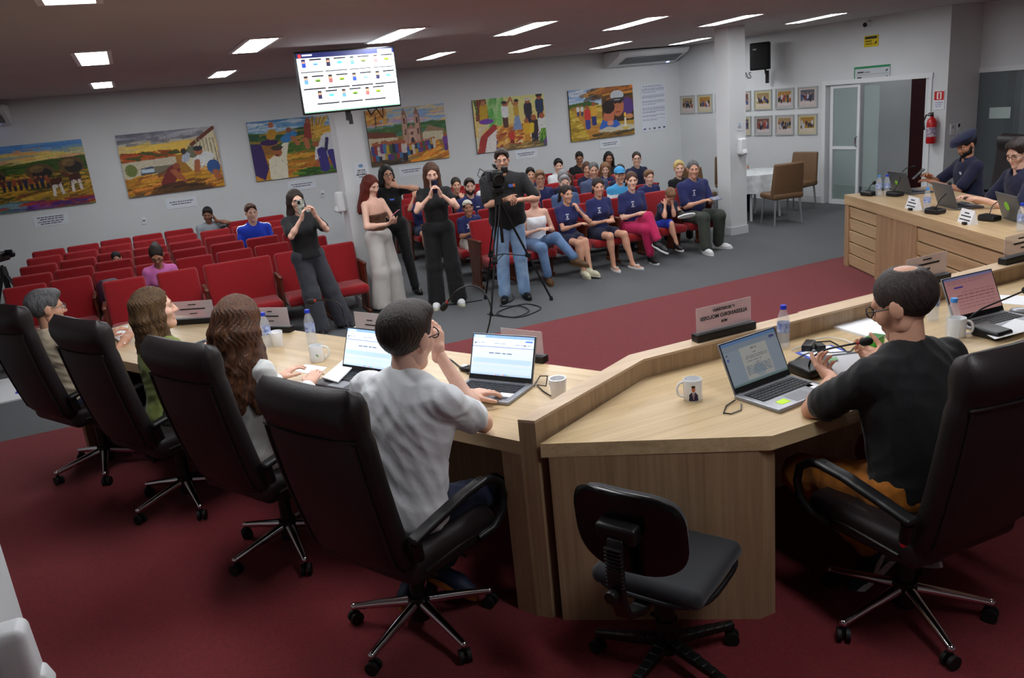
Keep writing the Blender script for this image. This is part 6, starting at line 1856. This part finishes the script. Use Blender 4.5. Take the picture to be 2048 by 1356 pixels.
# ------------------------------------------------------------------ the five at the near desks
human('man in a white T-shirt leaning on the left desk, hand raised to his glasses', (.715, 2.965, DZ), RL, s=1.06, hs=1.17, seat=.50, lean=14, head=(4, 6, 4), res=N2, skin='a', wide=1.2,
      eR=('w', (1.110, 2.961, 1.010)), wr=('w', (1.021, 3.170, 1.289)), wl=('w', (1.16, 3.26, 1.03)), pl=(-.4, .1, -1),
      hr=dict(d=(-.10, .25, .95), n=(-.95, -.1, .1), curl=.55), hl=dict(d=(.4, .9, -.05), n=(0, 0, -1), curl=.3),
      al=(-.12, .10, .12), ar=('w', (0.897, 3.148, 0.310)), kl=(-.3, 1, .4), kr=(.35, 1, .3), fl=(-.2, .6, -.3), fr=('wd', (1.134, 2.876, 0.190), (0.897, 3.148, 0.310)),
      top=TEE(WHT, sleeve=.66, fit=.024, hem=-.085, neck=.045), bottom=dict(col=DJEANS, len=1.93, fit=-.004), shoes=dict(col=SH_NVY, sole=SOLE_GUM), hair=dict(kind='short', col=H_DRK, low=-.012), beard=None, glasses=BLACK, wr_amp=.010)
human('woman in a white blazer with long wavy brown hair at the left desk', (.25, 3.96, DZ), RL, s=.99, hs=1.1, sex='f', seat=.50, lean=6, head=(16, 14, 0), res=N2, skin='a', wide=1.05,
      eL=(-.20, .09, .72), eR=(.21, .06, .72), wl=(-.12, .33, .86), wr=(.12, .32, .86), top=dict(col=cloth('blazer_white', (220, 223, 222)), sleeve=1.95, fit=.020, hem=-.35, neck=.06, name='blazer', skirt=.12), bottom=dict(col=CREAM, len=1.95), shoes=dict(col=SH_BLK),
      hair=dict(kind='wavy', col=H_WAV, len=.37, locks=24, wave=.015, vol=.004, flare=.42), wr_amp=.010)
human('woman in an olive green top with long hair, in profile at the left desk', (-.085, 4.955, DZ), RL, s=.97, hs=1.06, sex='f', seat=.47, lean=3, head=(-28, -3, 0), res=N2, skin='a',
      eL=(-.19, .09, .70), eR=(.19, .09, .70), wl=(-.10, .33, .85), wr=(.10, .33, .85), top=TEE(OLIVE, sleeve=1.0, fit=.020, hem=-.08, neck=.06), bottom=dict(col=BLK2), shoes=dict(col=SH_BLK), hair=dict(kind='wavy', col=H_OMB, len=.40, locks=20, wave=.012, fwd=-.02, flare=.05), wr_amp=.008)
human('grey-haired man in a beige polo with glasses at the far end of the left desk', (-.63, 5.80, DZ), RL, s=.97, hs=1.02, seat=.44, lean=-6, head=(-14, 4, 0), res=.010, skin='b', wide=1.05,
      eL=(-.21, .06, .70), eR=(.21, .06, .70), wl=(-.12, .33, .85), wr=(.12, .33, .85), top=TEE(BEIGE, sleeve=.8, fit=.02, collar=True, hem=-.1), bottom=dict(col=DJEANS), shoes=dict(col=SH_BLK), hair=dict(kind='short', col=H_SLT), glasses=STEEL, wr_amp=.008)
p5, j5 = human('balding man in black T-shirt and mustard trousers reading at the centre desk', (2.50, 1.985, DZ), -.02, s=1.09, hs=1.10, seat=.47, lean=7, head=(18, 20, -4), res=N2, skin='b', wide=1.05,
      wl=('w', (2.50, 2.42, 1.03)), pl=(-1.0, -.1, -.5), wr=('w', (2.86, 2.46, 1.03)), pr=(.9, -.2, -.5), hl=dict(d=(.35, .9, .15), n=(.5, 0, .8), curl=.8), hr=dict(d=(-.3, .9, .1), n=(-.5, 0, .8), curl=.8),
      al=('w', (2.566, 2.217, 0.290)), ar=('w', (2.784, 2.179, 0.250)), kl=(-.25, 1, .1), kr=(.3, 1, .1), fl=('wd', (2.420, 2.252, 0.170), (2.566, 2.217, 0.290)), fr=(.15, .9, -.35),
      top=TEE(BLK, sleeve=.75, fit=.024, hem=-.16), bottom=dict(col=MUSTARD, fit=.010, len=1.9), shoes=dict(col=SH_GRN, sole=SH_WHT, flash=SH_WHT), hair=dict(kind='thin', col=H_SHO, vol=-.002), glasses=BLACK, wr_amp=.009)
# white curved flash on his green shoes is part of the print
# ------------------------------------------------------------------ right desk wing
human('bearded man in a navy polo and dark blue beret with a phone', (8.14, 5.98, DZ), face_rz(-.91, .414), s=1.0, seat=.47, lean=6, head=(10, 24, 0), skin='c', res=.012, beard=H_BLK,
      wl=(-.04, .42, .86), wr=(.05, .44, .92), pr=(.8, -.2, -1), top=TEE(NAVY2, sleeve=.8, fit=.018, collar=True), bottom=dict(col=BLK2), hat=dict(kind='beret', col=cloth('beret_blue', (28, 34, 66))), hair=dict(kind='crop', col=H_BLK), chest_print=[(-.07, .02, .05, .03, LOGO)])
human('young bespectacled man in a navy polo typing at the right desk', (7.42, 4.83, DZ), face_rz(-.91, .414), s=1.06, seat=.47, lean=14, head=(22, 22, 0), skin='a', res=.011, glasses=BLACK,
      wl=(-.14, .50, .86), wr=(.12, .52, .86), top=TEE(NAVY2, sleeve=.75, fit=.018, collar=True, neck=.08), bottom=dict(col=DJEANS), hair=dict(kind='short', col=H_DRK, vol=.003))
# ------------------------------------------------------------------ standing in the aisle
PH = dict(d=(.25, .2, .95), n=(.95, .2, 0), curl=.7); PHR = dict(d=(-.25, .2, .95), n=(-.95, .2, 0), curl=.7)
human('woman in black top and charcoal wide trousers holding up a phone', (1.53, 8.86, 0), face_rz(.12, -1), s=.93, sex='f', mode='stand', lean=-3, side=3, head=(0, 6, 0), skin='a', res=.012, wide=1.08,
      wl=(-.06, .27, 1.335), wr=(.08, .27, 1.32), pl=(-.6, .2, -1), pr=(.6, .2, -1), hl=PH, hr=PHR, al=(-.28, .0, .08), ar=(.02, .06, .08),
      top=TEE(BLK, sleeve=.75, fit=.022, hem=-.02), bottom=dict(col=CHAR, wide=1.35, len=2.0, fit=.012), shoes=dict(col=SH_BLK, sole=SH_WHT), hair=dict(kind='long', col=H_DRK, len=.26, locks=12), glasses=BLACK)
human('red-haired woman in brown strapless top and white wide trousers with a phone', (2.47, 9.37, 0), face_rz(.55, -.85), s=.935, sex='f', mode='stand', lean=-2, head=(-6, 22, 0), skin='a', res=.012, wide=1.08,
      wl=(.0, .25, 1.06), wr=(.08, .23, 1.04), pl=(-.7, -.1, -.8), pr=(.7, -.1, -.8), al=(-.16, .0, .08), ar=(.10, -.02, .08), hl=dict(d=(.7, .6, .2), n=(.3, 0, .9), curl=.7), hr=dict(d=(-.5, .7, .2), n=(-.3, 0, .9), curl=.7),
      top=dict(col=BROWN, sleeve=0, strapless=.30, fit=.010, hem=.06, bare=True, arm=1.15), bottom=dict(col=CREAM, wide=1.45, len=2.0, waist=.13, fit=.014), shoes=dict(col=SH_WHT), hair=dict(kind='long', col=H_RED, len=.36, locks=14, wave=.006))
human('woman in black with glasses behind the red-haired woman, hand at her face', (2.86, 10.05, 0), face_rz(-.15, -1), s=.965, sex='f', mode='stand', lean=0, head=(10, 4, 0), skin='b', res=.012,
      wl=(-.09, .14, 1.38), pl=(-1, .3, -.2), wr=(.12, .22, 1.05), hl=dict(d=(.75, -.1, .5), n=(.2, -.9, 0), curl=.8), ar=(.1, .06, .08), al=(-.16, .12, .08),
      top=TEE(BLK, sleeve=.6, fit=.014, hem=-.08), bottom=dict(col=BLK2, len=1.95), shoes=dict(col=SH_LEA), hair=dict(kind='long', col=H_BLK, len=.18, locks=10), glasses=BLACK, chest_print=[(-.01, -.02, .06, .02, LOGO3)])
human('young woman in black with long hair photographing with a dark phone', (3.08, 8.96, 0), face_rz(-.28, -1), s=.985, sex='f', mode='stand', lean=-2, head=(0, 16, 0), skin='a', res=.012, wide=1.05,
      wl=(-.055, .26, 1.34), wr=(.055, .26, 1.34), pl=(-.9, .1, -1), pr=(.9, .1, -1), hl=PH, hr=PHR, al=(-.14, 0, .08), ar=(.12, .02, .08),
      top=TEE(BLK, sleeve=.45, fit=.010, hem=-.02), bottom=dict(col=BLK2, wide=1.25, len=2.0, waist=.15, fit=.012), shoes=dict(col=SH_WHT, sole=SH_CRM), hair=dict(kind='long', col=H_BRN, len=.36, locks=16, wave=.004, fwd=.03))
human('cameraman in a black polo and light jeans behind a video camera on a tripod', (3.82, 8.62, 0), face_rz(-.35, -1), s=1.03, mode='stand', lean=0, head=(-4, 4, 0), skin='b', res=.012, wide=1.22, belly=.05,
      wr=('w', (3.70, 8.33, 1.22)), wl=('w', (3.86, 8.27, 1.20)), pl=(-1, -.4, -.6), pr=(1, -.4, -.6), hl=dict(d=(.8, .6, .1), n=(.3, 0, -.9), curl=.6), hr=dict(d=(-.4, .8, .2), n=(-.6, 0, -.6), curl=.7), al=(-.12, 0, .08), ar=(.12, .03, .08),
      top=TEE(BLK, sleeve=.82, fit=.024, collar=True, hem=-.16), bottom=dict(col=LJEANS, fit=.014, len=1.98, rA=.07), shoes=dict(col=SH_LEA), hair=dict(kind='short', col=H_DRK, vol=.003), glasses=STEEL, chest_print=[(-.06, .02, .05, .035, LOGO3), (-.095, .02, .03, .035, LOGO2)])
def phone(label, loc, rz, col, sx=.075, tilt=-.25, back=None):
    t = thing('smartphone', label, 'phone', loc, rz)
    b = MB().rbox((0, 0, 0), (sx, .009, .15), .004).build('body', col, t); b.rotation_euler = (tilt, 0, 0)
    MB().b2((-sx * .47, -.0053, -.07), (sx * .47, -.0047, .07)).build('screen', BLACK, b, smooth=False)
    MB().rbox((.018, .006, .048), (.03, .004, .034), .002).build('camera_bump', BLACK, b)
    return t
phone('phone in a patterned case held up by the woman in charcoal trousers', (1.49, 8.56, 1.43), PI + .1, mat('case_pattern', (196, 200, 190), rgb2=(70, 80, 70), vscale=28), tilt=-.05)
phone('dark blue phone held by the young woman in black', (3.01, 8.70, 1.43), PI - .2, mat('phone_navy', (26, 34, 62), rough=.35), tilt=-.1)
phone('pink phone held by the red-haired woman', (2.64, 9.16, 1.14), .9, mat('phone_pink', (206, 120, 150), rough=.4), tilt=.95)
phone('dark phone held by the man in the beret', (7.62, 6.22, 1.10), 1.0, BLACK, tilt=.8)

# ------------------------------------------------------------------ seated audience
def sit(label, x, row, s=1.0, sex='m', rz=PI, **k):
    hd_ = k.pop('head', (0, 4, 0))
    if x > 3.5: hd_ = (-abs(hd_[0]) - 12 if hd_[0] > -20 else 2, hd_[1], hd_[2])
    return human(label, (x, row - .20, 0), rz, s=s * .935, sex=sex, head=hd_, seat=.365, res=k.pop('res', .0145), **k)
AG = 'people seated in the audience'
sl = dict(shoes=dict(col=SH_BLK, sole=SH_WHT))
# left block
sit('man in a grey shirt with a hand at his ear, left block back row', .90, 13.55, .95, head=(-10, 14, -6), skin='d', top=TEE(GREYS, sleeve=.8, collar=True), bottom=dict(col=BLK2), hair=dict(kind='short', col=H_BLK), wl=(-.10, .10, .93), pl=(-1, .2, -.8), hl=dict(d=(.3, -.2, .9), n=(.9, 0, 0), curl=.8), feet=False)
sit('man in a royal blue football shirt with white shoulder stripes', 1.36, 12.0, 1.08, head=(4, 2, 0), skin='a', top=TEE([ROYAL, WHT], sleeve=.7, stripe=True), bottom=dict(col=BLK2), hair=dict(kind='short', col=H_BRN), feet=False)
sit('woman in pink with a bun bowing her head in the left block', .05, 10.26, .95, 'f', lean=22, head=(-6, 34, 0), skin='c', top=TEE(PINK, sleeve=.7, fit=.02), bottom=dict(col=DJEANS), hair=dict(kind='bun', col=H_DRK), glasses=BLACK, feet=False)
sit('child of whom only dark hair shows above the seats of the left block', -.42, 11.9, .62, 'f', lean=12, head=(0, 10, 0), skin='b', top=TEE(NAVY), bottom=dict(col=BLK2), hair=dict(kind='bun', col=H_BLK), feet=False)
# right block front row
FR = 9.62
sit('woman in white tank top and blue jeans, legs crossed, beside the cameraman', 4.56, FR, 1.0, 'f', rz=PI - .15, head=(8, 4, 0), skin='a', top=dict(col=WHT, sleeve=0, strapless=.385, fit=.012, bare=True, hem=-.05), bottom=dict(col=JEANS, len=1.9), shoes=dict(col=SH_BRN, sole=SH_BRN), hair=dict(kind='pony', col=H_LBR, len=.2),
    al=(-.30, .60, .30), kl=(.1, 1, .9), ar=(.02, .42, .08), fl=(-.6, .8, -.1), wl=(-.10, .20, .66), wr=(.04, .20, .66), wr_amp=.004)
sit('girl in navy T-shirt and cream clogs with her hand at her cheek', 5.02, FR, .96, 'f', head=(-24, 6, 0), skin='b', top=TEE(NAVY, sleeve=.55), chest_print=LOGO_T, bottom=dict(col=NAVY2, len=.45), shoes=dict(col=SH_CRM, sole=SH_CRM), hair=dict(kind='pony', col=H_DRK, len=.34, dx=.02),
    wl=(-.085, .17, .84), pl=(-.8, .1, -1), hl=dict(d=(.25, -.35, .9), n=(.6, -.7, 0), curl=1.1), wr=(.0, .30, .66), al=(-.02, .50, .10), ar=(.04, .44, .08), kl=(.1, 1, 1))
sit('girl in a navy T-shirt and white flip-flops with folded hands', 5.50, FR, 1.0, 'f', head=(-8, 4, 0), skin='b', top=TEE(NAVY, sleeve=.6), chest_print=LOGO_T, bottom=dict(col=NAVY2, len=.5), shoes=dict(col=SH_WHT, sole=SH_WHT, kind='sandal'), hair=dict(kind='pony', col=H_DRK, len=.16), al=(-.19, .48, .08), ar=(.05, .40, .08), wl=(-.03, .26, .64), wr=(.05, .26, .64))
sit('woman in a navy T-shirt and magenta leggings with crossed legs', 6.02, FR, 1.02, 'f', wide=1.08, head=(10, 2, 0), skin='a', top=TEE(NAVY, sleeve=.65, fit=.018), chest_print=LOGO_T, bottom=dict(col=MAGENTA, len=1.85, fit=.01), hair=dict(kind='pony', col=H_BRN, len=.14),
    al=(-.02, .60, .30), kl=(.2, 1, 1), ar=(-.02, .40, .08), fl=(-.2, 1, -.35), wl=(-.02, .24, .66), wr=(.06, .26, .66), **sl)
sit('boy in royal blue shorts bowing his head, one foot on the seat', 6.50, FR, .76, 'm', lean=34, head=(0, 48, 0), skin='b', top=TEE(NAVY2, sleeve=.6), bottom=dict(col=ROYAL, len=.9), hair=dict(kind='short', col=H_LBR, vol=.004), al=(-.14, .30, .58), kl=(-.2, .5, 1), ar=(.02, .38, .18), fl=(-.9, .4, .1), wl=(.0, .28, .74), wr=(.10, .26, .72), **sl)
sit('grey-haired man in navy T-shirt and white shoes holding a leaflet', 7.03, FR, 1.06, wide=1.12, belly=.03, head=(14, 4, 0), skin='b', top=TEE(NAVY, sleeve=.8, fit=.022), chest_print=LOGO_T, bottom=dict(col=CAMO, len=1.95, fit=.02, rA=.075), shoes=dict(col=SH_WHT, sole=SH_WHT), hair=dict(kind='crop', col=H_SLT), al=(-.18, .34, .08), ar=(.16, .50, .08), wl=(-.12, .32, .70), wr=(.06, .32, .69), fl=(-.5, 1, 0))
t = thing('leaflet', 'folded leaflet in the hands of the man with white shoes', 'paper', (7.12, 9.0, .72), .2)
MB().rbox((0, 0, 0), (.17, .09, .012), .004, rx=.4).build('pages', mat('leaflet_grey', (150, 156, 170), rgb2=(90, 96, 120), vscale=20), t)
# second row
R2 = 10.55
sit('blond-fringed boy in a navy T-shirt and pale shorts at the aisle', 4.00, R2, .80, 'm', head=(4, 0, 4), skin='c', top=TEE(NAVY, sleeve=.65), chest_print=LOGO_T, bottom=dict(col=TANC, len=.75, fit=.02), shoes=dict(col=SH_BLK), hair=dict(kind='short', col=H_DRK, col2=H_PLA, split=.06, vol=.004), al=(-.10, .46, .08), ar=(.06, .38, .08), wl=(-.06, .24, .62), wr=(.06, .24, .62))
sit('person in navy mostly hidden behind the video camera', 4.60, R2, .9, 'f', head=(0, 10, 0), skin='b', top=TEE(NAVY), bottom=dict(col=DJEANS), hair=dict(kind='pony', col=H_DRK), feet=False)
sit('white-haired man in a denim shirt, second row', 5.50, R2, 1.0, head=(10, 4, 0), skin='a', top=TEE(DENIM, sleeve=1.9, collar=True), bottom=dict(col=DJEANS), hair=dict(kind='short', col=H_GRY), feet=False)
sit('man in a cyan cap and a black and white shirt, second row', 6.42, R2, 1.0, head=(8, 4, 0), skin='b', top=TEE([BLK, CYAN, WHT], sleeve=.8, yoke=(.38, .30)), bottom=dict(col=DJEANS), hair=dict(kind='crop', col=H_SLT), hat=dict(kind='cap', col=CYAN), feet=False)
sit('fair-haired boy in a navy shirt, second row', 6.93, R2, .86, head=(0, 2, 0), skin='a', top=TEE(NAVY), bottom=dict(col=DJEANS), hair=dict(kind='short', col=H_LBR, vol=.005), feet=False)
sit('short-haired blonde woman in black, second row', 7.40, R2 - .1, .97, 'f', head=(14, 0, 0), skin='a', top=TEE(BLK, sleeve=1.2), bottom=dict(col=BLK2), hair=dict(kind='short', col=H_BLD, vol=.006), feet=False)
# third row
R3 = 11.48
sit('bearded man in a navy T-shirt left of the cameraman', 4.42, R3, 1.06, head=(-4, 0, 0), skin='a', top=TEE(NAVY, sleeve=.7), chest_print=[(-.06, .0, .06, .02, LOGO)], bottom=dict(col=DJEANS), hair=dict(kind='short', col=H_DRK, vol=.002), beard=H_DRK, feet=False)
sit('boy with glasses in navy right of the cameraman', 5.58, R3, 1.02, head=(8, 4, 0), skin='b', top=TEE(NAVY), bottom=dict(col=DJEANS), hair=dict(kind='short', col=H_LBR, vol=.004), glasses=BLACK, feet=False)
sit('grey long-haired woman in navy, third row', 5.98, R3, .98, 'f', head=(10, 6, 0), skin='c', top=TEE(NAVY2), bottom=dict(col=DJEANS), hair=dict(kind='bob', col=H_GRY), feet=False)
sit('stocky grey-haired man in a blue-grey polo, third row', 6.50, R3 - .05, 1.04, wide=1.15, head=(14, 6, 0), skin='b', top=TEE(POLO, sleeve=.8, collar=True), bottom=dict(col=DJEANS), hair=dict(kind='crop', col=H_SLT), feet=False)
sit('woman with brown hair half hidden behind the grey-haired man in the polo', 6.16, R3 + .2, .88, 'f', head=(10, 6, 0), skin='b', top=TEE(NAVY), bottom=dict(col=DJEANS), hair=dict(kind='long', col=H_BRN, len=.2, locks=8), feet=False)
sit('man in navy behind the cyan cap, third row', 7.02, R3, .92, head=(10, 6, 0), skin='c', top=TEE(NAVY2), bottom=dict(col=DJEANS), hair=dict(kind='short', col=H_DRK), feet=False)
# fourth row
R4 = 12.38
sit('woman with pulled-back hair holding a hand to her mouth', 4.55, R4, 1.0, 'f', head=(0, 4, 0), skin='b', top=TEE(BLK), bottom=dict(col=BLK2), hair=dict(kind='bun', col=H_DRK), wl=(-.03, .18, .86), hl=dict(d=(.2, -.4, .9), n=(0, -1, 0), curl=.8), feet=False)
sit('woman with long black hair in white, fourth row', 5.08, R4, 1.02, 'f', head=(-6, 14, 0), skin='c', top=TEE(WHT), bottom=dict(col=DJEANS), hair=dict(kind='long', col=H_BLK, len=.3, locks=12), feet=False)
sit('person with dark hair behind the boy with glasses', 5.86, R4, 1.0, head=(6, 4, 0), skin='b', top=TEE(NAVY2), bottom=dict(col=DJEANS), hair=dict(kind='short', col=H_BLK), feet=False)
sit('girl with long light brown hair looking down, fourth row', 7.22, R4 - .1, .9, 'f', head=(16, 16, 0), skin='a', top=TEE(NAVY), bottom=dict(col=DJEANS), hair=dict(kind='long', col=H_LBR, len=.22, locks=10), feet=False)
sit('girl with brown hair beside the grey-haired man in the polo, fourth row', 6.98, R4 + .1, .94, 'f', head=(10, 8, 0), skin='b', top=TEE(NAVY2), bottom=dict(col=DJEANS), hair=dict(kind='bob', col=H_BRN), feet=False)
sit('tall man with dark-rimmed glasses in a navy T-shirt, back right', 7.92, R4, 1.02, head=(16, 0, 0), skin='a', top=TEE(NAVY2, sleeve=.7), bottom=dict(col=DJEANS), hair=dict(kind='crop', col=H_DRK), glasses=BLACK, feet=False)
sit('child hidden behind the young woman photographing, arm raised', 3.92, R4, .9, 'f', head=(0, 6, 0), skin='b', top=TEE(NAVY), bottom=dict(col=DJEANS, len=.5), hair=dict(kind='pony', col=H_DRK), wr=(.14, .22, 1.0), pr=(.6, .2, -1), feet=False)
# back rows
sit('young man in a white shirt and dark curls, fifth row', 6.83, 13.22, 1.0, head=(10, 6, 0), skin='a', top=TEE(WHT), bottom=dict(col=DJEANS), hair=dict(kind='short', col=H_BLK, vol=.006), feet=False)
sit('man in black with glasses by the wall under the painting of children', 7.70, 14.0, 1.02, head=(14, 14, 0), skin='c', top=TEE(BLK), bottom=dict(col=BLK2), hair=dict(kind='short', col=H_BLK), glasses=BLACK, feet=False)
sit('young woman with long black hair in the last row', 7.95, 13.35, 1.0, 'f', head=(14, 8, 0), skin='c', top=TEE(BLK), bottom=dict(col=BLK2), hair=dict(kind='long', col=H_BLK, len=.2, locks=12), feet=False)
human('person at the round table hidden behind the right column', (9.47, 11.47, 0), 2.7, s=1.0, seat=.46, res=.0145, head=(0, 6, 0), skin='b', top=TEE(WHT), bottom=dict(col=DJEANS), hair=dict(kind='short', col=H_BRN), feet=False)

# ------------------------------------------------------------------ cameras on tripods, floor cables
def tripod(name, label, loc, top_z, feet, spread_z=.62):
    t = thing(name, label, 'tripod', loc)
    m = MB(); m.cyl((0, 0, top_z - .55), (0, 0, top_z), .018, 12); m.cyl((0, 0, top_z - .12), (0, 0, top_z - .02), .05, 16, .04); m.build('centre_column', BLACK, t)
    for (fx, fy) in feet:
        m = MB(); a = Vector((0, 0, top_z - .06)); b = Vector((fx, fy, .02)); d = (b - a); sdir = d.cross(Vector((0, 0, 1))).normalized()
        mid = a.lerp(b, .55)
        for k in (-1, 1): m.tube([a + sdir * k * .022, mid + sdir * k * .022], .010, 8)
        m.tube([a.lerp(b, .5), b], .012, 8)
        lg = m.build('leg', BLACK, t)
        MB().lathe([(0, -.02), (.02, -.02), (.022, 0), (.014, .03), (0, .03)], tuple(b), 12).build('foot', RUBBER, lg)
        MB().rbox(mid, (.06, .05, .05), .01).build('clamp', BLACK, lg)
        q = a.lerp(b, .56); MB().tube([(0, 0, spread_z), tuple(q)], .006, 6).build('spreader', BLACK, lg)
    return t
tripod('tripod', 'black video tripod standing in front of the cameraman', (3.60, 8.32, 0), 1.30, [(-.32, -.22), (.50, -.10), (-.06, .55)])
vc = thing('video_camera', 'black professional video camera on the tripod before the cameraman', 'video camera', (3.60, 8.32, 1.30), face_rz(-.3, -1))
MB().rbox((0, 0, .04), (.13, .17, .07), .015).build('fluid_head', BLACK, vc)
MB().tube([(-.03, -.06, .04), (-.10, -.28, -.04), (-.13, -.36, -.07)], .010, 8).build('pan_handle', BLACK, vc)
MB().rbox((0, -.02, .17), (.13, .30, .16), .02).build('camera_body', BLACK, vc)
MB().lathe([(.0, 0), (.045, 0), (.050, .06), (.058, .12), (.060, .16), (.05, .16), (.045, .12), (0, .12)], (0, .13, .17), 20, axis='y').build('lens', BLACK, vc)
MB().rbox((0, .02, .285), (.03, .22, .025), .01).build('top_handle', BLACK, vc)
MB().rbox((-.10, -.03, .25), (.07, .10, .07), .012).build('viewfinder', BLACK, vc)
MB().tube([(.03, .10, .32), (.03, .24, .32)], .016, 10).build('shotgun_microphone', BLACKM, vc)
MB().tube([(.05, -.14, .20), (.16, -.12, .28), (.20, -.02, .22), (.12, .04, .12)], .005, 6).build('cable', BLACK, vc)
MB().rbox((.085, .0, .20), (.05, .12, .12), .015).build('side_recorder', mat('dark_grey_device', (52, 52, 56), rough=.4), vc)
tripod('tripod', 'black tripod at the left picture edge by the painted wall', (-1.66, 11.4, 0), .95, [(.34, -.10), (-.3, -.2), (-.05, .4)], .4)
v2 = thing('video_camera', 'small black video camera at the left picture edge', 'video camera', (-1.66, 11.4, .95), -.6)
MB().rbox((0, 0, .10), (.10, .24, .11), .02).build('camera_body', BLACK, v2)
MB().lathe([(0, 0), (.035, 0), (.042, .10), (0, .10)], (0, .11, .10), 16, axis='y').build('lens', BLACK, v2)
MB().rbox((.10, .05, .14), (.10, .02, .07), .008).build('side_screen', BLACK, v2)
MB().tube([(.02, -.1, .02), (.10, -.2, -.06), (.14, -.24, -.10)], .009, 8).build('pan_handle', BLACK, v2)
def floor_cable(label, pts, r=.006):
    P = [Vector(p) for p in pts]; Q = []
    for i in range(len(P) - 1):
        p0 = P[max(i - 1, 0)]; p1 = P[i]; p2 = P[i + 1]; p3 = P[min(i + 2, len(P) - 1)]
        for k in range(8):
            u = k / 8
            Q.append(.5 * ((2 * p1) + (-p0 + p2) * u + (2 * p0 - 5 * p1 + 4 * p2 - p3) * u * u + (-p0 + 3 * p1 - 3 * p2 + p3) * u ** 3))
    Q.append(P[-1])
    tag(MB().tube(Q, r, 6).build('floor_cable', RUBBER), label, 'cable')
floor_cable('black cable coiled in loops on the grey floor by the tripod', [(3.267, 8.176, 0.008), (3.338, 7.992, 0.008), (3.488, 7.789, 0.008), (3.746, 7.876, 0.008), (3.847, 8.013, 0.008), (3.780, 8.267, 0.008), (3.509, 8.232, 0.008), (3.343, 8.082, 0.012), (3.437, 7.809, 0.014), (3.665, 7.926, 0.014), (3.687, 8.205, 0.014), (3.523, 8.403, 0.008), (3.758, 8.549, 0.008), (3.879, 8.835, 0.008)])
floor_cable('black cable running along the grey floor behind the near heads', [(2.760, 8.860, 0.008), (2.981, 8.952, 0.008), (3.243, 8.881, 0.008), (3.484, 8.833, 0.008)])
